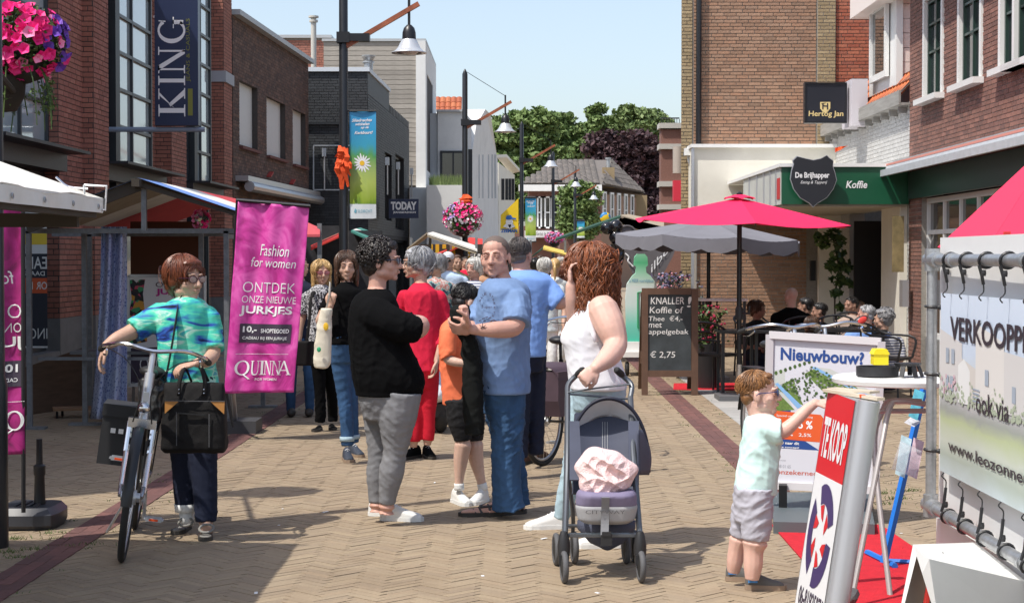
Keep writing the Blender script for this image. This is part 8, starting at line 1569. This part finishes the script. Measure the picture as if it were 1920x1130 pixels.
def ban(n, l, vec, b):
    tc = n.new('ShaderNodeTexCoord'); s = n.new('ShaderNodeSeparateXYZ'); l.new(tc.outputs['Generated'], s.inputs[0]); nz = tex(n, l, tc.outputs['Generated'], 'Noise', 9, 6, Distortion=.6); a = n.new('ShaderNodeMath'); a.operation = 'MULTIPLY_ADD'; a.inputs[1].default_value = .10; a.inputs[2].default_value = -.05; l.new(nz.outputs[0], a.inputs[0]); c = n.new('ShaderNodeMath'); l.new(s.outputs[2], c.inputs[0]); l.new(a.outputs[0], c.inputs[1])
    return ramp(n, l, c.outputs[0], [(0, (.52, .6, .62)), (.10, (.40, .46, .4)), (.2, (.54, .58, .5)), (.30, (.46, .52, .3)), (.36, (.32, .34, .31)), (.41, (.42, .42, .42)), (.44, (.5, .5, .46)), (.55, (.58, .6, .6)), (.7, (.55, .63, .75)), (1, (.62, .7, .82))])
BN = mat('banner_print', rough=.45, fn=ban); zb0, zb1 = .665, 1.445; bf = lambda u, v, e=0.: V(sxx(7.5-3.7*u)+.012-.003*math.sin(u*40)*(1-v)*v*2-e, 7.5-3.7*u, zb0+(zb1-zb0)*v); m = MB(); m.grid(lambda u, v: bf(u, v), 60, 10, .002); m.build('banner', BN, t, smooth=30)
p = MB(); pq = lambda e, *pts: p.add([bf(u, v, e) for u, v in pts], [tuple(range(len(pts)))]); cols = [(.6, .58, .57), (.68, .65, .62), (.6, .56, .52), (.33, .38, .45), (.38, .43, .32), (.58, .4, .45), (.72, .72, .71)]
p.mi = 0; pq(.0030, (0, .44), (.10, .44), (.10, .74), (0, .80)); p.mi = 2; pq(.0030, (.10, .44), (.16, .44), (.16, .62), (.10, .66)); p.mi = 1; pq(.0034, (.16, .42), (.27, .42), (.27, .78), (.16, .86)); p.mi = 0; pq(.0038, (.27, .44), (.40, .44), (.40, .72), (.27, .74)); p.mi = 6; pq(.0038, (.085, .42), (.135, .42), (.135, .6), (.11, .66), (.085, .62)); p.mi = 3
for u, v in ((.03, .62), (.055, .62), (.03, .47), (.05, .47), (.2, .55), (.3, .5)): pq(.0042, (u, v), (u+.014, v), (u+.014, v+.08), (u, v+.08))
p.mi = 4
for _ in range(230): u, v = random.uniform(0, .5), .41+abs(random.gauss(0, .05)); r_ = random.uniform(.002, .0055); pq(.0046, *[(u+r_*math.cos(k*1.05), v+r_*3*math.sin(k*1.05)) for k in range(6)])
p.mi = 5
for _ in range(14): u, v = random.uniform(0, .08), random.uniform(.45, .55); pq(.0050, *[(u+.004*math.cos(k*1.05), v+.014*math.sin(k*1.05)) for k in range(6)])
p.mi = 3; [pq(.0054, (.15, v), (.18, v), (.18, v+.008), (.15, v+.008)) for v in (.45, .47, .49, .51)]
p.build('banner_picture', [mat('banner_tone_%d' % i, c, rough=.5) for i, c in enumerate(cols)], t)
L = MB(); text(L, 'VERKOOPPLANNEN?', lambda u, v: bf(u, v, .0062), .05, .58, .75, .88, .02); text(L, 'ook via', lambda u, v: bf(u, v, .0062), .165, .29, .40, .51, .01); text(L, 'www.leozonnenberg.nl', lambda u, v: bf(u, v, .0062), .045, .50, .12, .20, .01); L.build('lettering', mat('banner_letters', (.035, .025, .035), rough=.5), t)
for d in (7.3, 7.02, 6.72, 6.42, 6.12, 5.8):   # bungee cords with hooks
    for z, s, zz in ((zB, 1, zb0), (zT, -1, zb1)):
        m = MB(); q = V(sxx(d)-.03, d, z); m.torus(V(sxx(d), d, z), .031, .006, (0, 1, .25), 16, 5); m.tube([q+V(.0, 0, s*.02), q+V(.01, -.005, s*.06), V(sxx(d)-.012, d, zz-s*.05)], .007, 6); m.tube([V(sxx(d)-.012, d, zz-s*.05), V(sxx(d)-.012, d, zz-s*.02), V(sxx(d)-.03, d, zz-s*.0), V(sxx(d)-.02, d, zz+s*.015)], .003, 5, sub=3); m.lathe([(.011, -.012), (.013, 0), (.011, .012)], V(sxx(d)-.014, d, z+s*.05), 8); m.build('bungee_cord', plastic_black, t)
for z in (1.38, 1.08, .74): m = MB(); m.torus(V(sxx(7.62), 7.62, z), .029, .007, (.1, 0, 1), 14, 5); m.ell(V(sxx(7.6)+.03, 7.58, z), (.018, .012, .012)); m.build('tie_knot', plastic_black, t)
t = thing('leaflet_box', 'white trailer fender built as an angular shell with slanting dark opening in the right bottom corner', 'box', (P(1780, 0, 6.35).x, 6.35, 0)); o1 = [(1712, 1017), (1828, 1020), (1925, 1100), (1925, 1180), (1690, 1180), (1688, 1130)]  # angular shell standing in for the white fender of the trailer
f0 = [P(1712, 1020, 6.2), P(1742, 1047, 5.9), P(1762, 1180, 5.9), P(1680, 1180, 6.2)]; b0 = [P(1830, 1016, 6.9), P(1925, 1090, 6.3), P(1935, 1180, 6.3), P(1830, 1180, 6.9)]
m = MB(); m.add([f0[0], f0[1], b0[1], b0[0]], [(0, 1, 2, 3)]); m.add([f0[1], f0[2], b0[2], b0[1]], [(0, 1, 2, 3)]); m.add([b0[0], b0[1], b0[2], b0[3]], [(0, 1, 2, 3)]); m.add([f0[0], b0[0], b0[3], f0[3]], [(0, 1, 2, 3)]); 
rim = [f0[0]*.86+f0[2]*.14, f0[1]*.80+f0[3]*.2, f0[2], f0[3]*.95+f0[2]*.05]; m.add(f0+rim, [(0, 1, 5, 4), (1, 2, 6, 5), (3, 0, 4, 7)]); m.build('shell', white_paint, t)
m = MB(); m.add([q+V(.12, .1, 0) for q in rim], [(0, 1, 2, 3)]); m.build('inside', plastic_black, t); m = MB(); m.add([P(1722, 1180, 6.1), P(1738, 1180, 6.1), P(1748, 1065, 6.1), P(1742, 1065, 6.1)], [(0, 1, 2, 3)]); [m.bar(P(1730+k*3, 1170, 6.08), P(1744+k, 1070, 6.08), .004) for k in (0, 1)]; m.build('leaflet', cred, t)
# ================================================================ CAFE TERRACE
DM = mat('black_steel', (.02, .02, .022), rough=.4); WD = mat('dark_slats', (.035, .03, .028), rough=.6)
def chair():
    t = thing('terrace_chair', 'black chair', 'chair', (0, 0, 0)); m = MB(); m.box((0, 0, .45), (.44, .44, .03)); m.build('seat', WD, t)
    for x in (-.2, .2):
        for y in (-.2, .2): q = MB(); q.tube([(x*1.08, y*1.08, 0), (x, y, .45)], .013, 8); q.build('leg', DM, t)
    m = MB(); m.tube([(-.23, -.22, .45), (-.25, -.24, .68), (-.25, .1, .72), (-.2, .24, .80), (0, .27, .84), (.2, .24, .80), (.25, .1, .72), (.25, -.24, .68), (.23, -.22, .45)], .014, 8, sub=4); m.tube([(-.2, .22, .62), (0, .25, .63), (.2, .22, .62)], .012, 8, sub=3); m.tube([(-.19, .23, .45), (-.19, .24, .80)], .012, 6); m.tube([(.19, .23, .45), (.19, .24, .80)], .012, 6); m.build('back_frame', DM, t, smooth=30)
    return t
c0 = chair()
for i, (px, py, rz, lb) in enumerate(((1345, 735, 2.4, 'black terrace chair nearest the chalkboard'), (1418, 705, .4, 'black chair of the woman at the left terrace table'), (1490, 712, 3.4, 'black chair of the bald man'), (1560, 712, -.4, 'black chair right of the bald man'), (1662, 745, 1.0, 'black chair of the person in the striped top'), (1600, 700, 0, 'black chair beside the dark doorway'))):
    o = c0 if i == 0 else copy_tree(c0); g_ = G(px, py); o.location = g_; o.rotation_euler = (0, 0, rz); o['label'] = lb; o['group'] = 'black chairs of the cafe terrace'
def table(px, py, h, w, lb, m_): 
    g_ = G(px, py); t = thing('terrace_table', lb, 'table', g_, 'tables of the cafe terrace'); MB().box(g_+V(0, 0, h), (w, w*.8, .03)).build('table_top', m_, t)
    for x in (-1, 1):
        for y in (-1, 1): MB().bar(g_+V(x*w*.44, y*w*.34, 0), g_+V(x*w*.44, y*w*.34, h), .035).build('leg', DM, t)
table(1353, 715, 1.06, .6, 'high terrace table with a pale top between the parasol poles', white_paint); table(1400, 738, .74, .7, 'low black terrace table behind the pink parasol pole', DM); table(1455, 735, .74, .6, 'low black terrace table in front of the bald man', DM); table(1590, 735, .74, .8, 'low black terrace table before the doorway', DM)
def plant(c, r, label, pot=None, pal=None, n=160, ls=.03, fl=None, cat='plant', name='potted_plant'):
    t = thing(name, label, cat, c); top = c.z
    if pot: MB().lathe([(pot[0]*.75, 0), (pot[0], pot[1]), (pot[0]*.9, pot[1]), (pot[0]*.85, pot[1]-.04), (0, pot[1]-.04)], c, 16).build('pot', pot[2], t, smooth=30); top += pot[1]
    m = MB(); cc = V(c.x, c.y, top+r[2]*.8); st = MB()
    for _ in range(n): v = V(random.gauss(0, .5)*r[0], random.gauss(0, .4)*r[1], random.uniform(-1, 1)*r[2]); leaf_cloud(m, cc+v, (ls, ls, ls), 4, ls)
    m.build('foliage', mat('leaf_'+label[:12].replace(' ', '_'), rough=.6, pal=pal or [(.04, .08, .02), (.08, .14, .03), (.03, .05, .02)]), t)
    for _ in range(8): v = V(random.gauss(0, .4)*r[0], 0, r[2]*random.uniform(0, .8)); st.tube([V(c.x, c.y, top-.02), cc+v], .005, 4)
    st.build('stem', MATS['bark'], t)
    if fl:
        f = MB()
        for _ in range(40): v = V(random.gauss(0, .5)*r[0], -abs(random.gauss(0, .4)*r[1])-.03, random.uniform(-.8, 1)*r[2]); f.ell(cc+v, .016, n=6, k=4)
        f.build('blossoms', mat('bloom_'+label[:8].replace(' ', '_'), fl, rough=.6), t, kind='stuff')
    return t
plant(G(1328, 728), (.2, .2, .26), 'tall black planter with small red flowers beside the chalkboard', (.17, .55, plastic_black), None, 110, .028, (.35, .02, .06))
plant(P(1255, 560, 24), (.32, .2, .2), 'pink and lavender flowers above the chalkboard near the gable corner', None, [(.1, .15, .05), (.2, .18, .28), (.12, .1, .2)], 130, .03, (.7, .3, .35)); plant(G(1255, 690), (.25, .2, .25), 'leafy green pot plants at the foot of the gable corner', (.25, .5, mat('terracotta', (.3, .12, .06), rough=.8)), None, 120, .035)
t = thing('climbing_plant', 'dark green climber on the cream wall beside the cafe door', 'plant', P(1560, 590, 28.5)); m = MB(); st = MB()
st.tube([P(1568, 640, 29), P(1565, 560, 28.9), P(1572, 500, 28.8), P(1560, 440, 28.7)], .015, 5, sub=4); st.build('stem', MATS['bark'], t)
for px, py, r_ in ((1560, 440, 16), (1545, 455, 12), (1575, 450, 14), (1570, 480, 16), (1585, 500, 12), (1560, 500, 10), (1572, 525, 16), (1590, 530, 10), (1568, 550, 8), (1575, 575, 5), (1535, 445, 8), (1575, 605, 6)): leaf_cloud(m, P(px, py, 28.6), (r_*28.6/3200, .15, r_*28.6/3200), 40, .07)
m.build('foliage', mat('climber_leaf', rough=.6, pal=[(.03, .06, .015), (.06, .11, .025), (.09, .15, .04)]), t)
def seated(label, D, hx, hy, yaw, hr, top, sk='tan', fem=True, w=1., gl=None, cap=False):
    k = FPX/D; y = lambda m: hy+m*k; s = w*k; f = math.sin(R(yaw)), -math.cos(R(yaw))
    o, H, a, l = person(label, D, (hx, hy, yaw, 0, 0, 1.02), [(y(.135), hx, .05*s, .06), (y(.175), hx, .12*s, .1), (y(.23), hx, .19*s, .13), (y(.42), hx, .18*s, .14), (y(.66), hx, .19*s, .16)],
        [[(hx-.2*s, y(.26), 0, .05*k), (hx-.22*s, y(.48), -.02, .042*k), (hx-.2*s+.2*f[0]*k, y(.50), .25*f[1], .03*k)], [(hx+.2*s, y(.26), 0, .05*k), (hx+.22*s, y(.48), -.02, .042*k), (hx+.2*s+.2*f[0]*k, y(.50), .25*f[1], .03*k)]],
        [[(hx-.09*s, y(.68), 0, .08*k), (hx-.1*s+.42*f[0]*k, y(.66), .42*f[1], .06*k), (hx-.1*s+.44*f[0]*k, y(1.08), .44*f[1], .04*k)], [(hx+.09*s, y(.68), 0, .08*k), (hx+.1*s+.42*f[0]*k, y(.66), .42*f[1], .06*k), (hx+.1*s+.44*f[0]*k, y(1.08), .44*f[1], .04*k)]],
        [(0, (f[0], f[1], -.2), (0, 0, -1), dict(curl=.5)), (1, (f[0], f[1], -.2), (0, 0, -1), dict(curl=.5))], sk, hr, top, NAVYT, gl, fem=fem, group='guests sitting on the cafe terrace', voxel=.012, cv=.016, det=.35, sleeve=[(1, .02*k), (1, .02*k)], pants=2)
    return o
seated('bald man in a dark shirt sitting with his back half turned on the terrace', 22.5, 1483, 556, -150, None, BLK, 'pink', False, 1.05)
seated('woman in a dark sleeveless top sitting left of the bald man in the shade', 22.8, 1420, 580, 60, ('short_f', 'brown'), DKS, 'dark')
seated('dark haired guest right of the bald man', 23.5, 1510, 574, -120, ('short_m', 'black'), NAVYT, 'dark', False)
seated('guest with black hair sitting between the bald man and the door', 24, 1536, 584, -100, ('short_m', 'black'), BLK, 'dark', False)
seated('woman with brown hair seen from behind over the bicycle handlebars', 20.8, 1522, 611, 170, ('long', 'brown'), FLOR, 'tan', True, .95)
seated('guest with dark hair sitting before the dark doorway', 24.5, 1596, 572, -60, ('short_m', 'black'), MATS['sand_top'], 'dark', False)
seated('man in a blue shirt sitting at the right terrace table', 21.2, 1624, 590, -110, ('short_m', 'grey'), BSH, 'ruddy', False, 1.1)
seated('grey curly haired guest in a striped top beside the white wall', 20.3, 1656, 598, -120, ('curly', 'grey'), STRP, 'tan', True, .95)
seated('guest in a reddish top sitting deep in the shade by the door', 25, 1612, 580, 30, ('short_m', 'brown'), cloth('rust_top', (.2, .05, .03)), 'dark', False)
# details of the doorway
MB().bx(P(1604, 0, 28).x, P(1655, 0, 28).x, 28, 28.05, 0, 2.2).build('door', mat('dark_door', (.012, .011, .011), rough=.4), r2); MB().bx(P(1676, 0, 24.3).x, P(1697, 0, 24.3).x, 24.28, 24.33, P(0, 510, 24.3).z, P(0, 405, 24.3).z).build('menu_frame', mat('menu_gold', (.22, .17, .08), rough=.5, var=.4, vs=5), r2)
m = MB(); m.bx(P(1694, 0, 24.2).x, P(1706, 0, 24.2).x, 24.15, 24.35, P(0, 575, 24.2).z, P(0, 525, 24.2).z); o = m.build('letter_box', alu, loc=P(1700, 575, 24.2)); tag(o, 'grey letter box on the white wall pier', 'letter box')
bpy.data.scenes.remove(TMP)
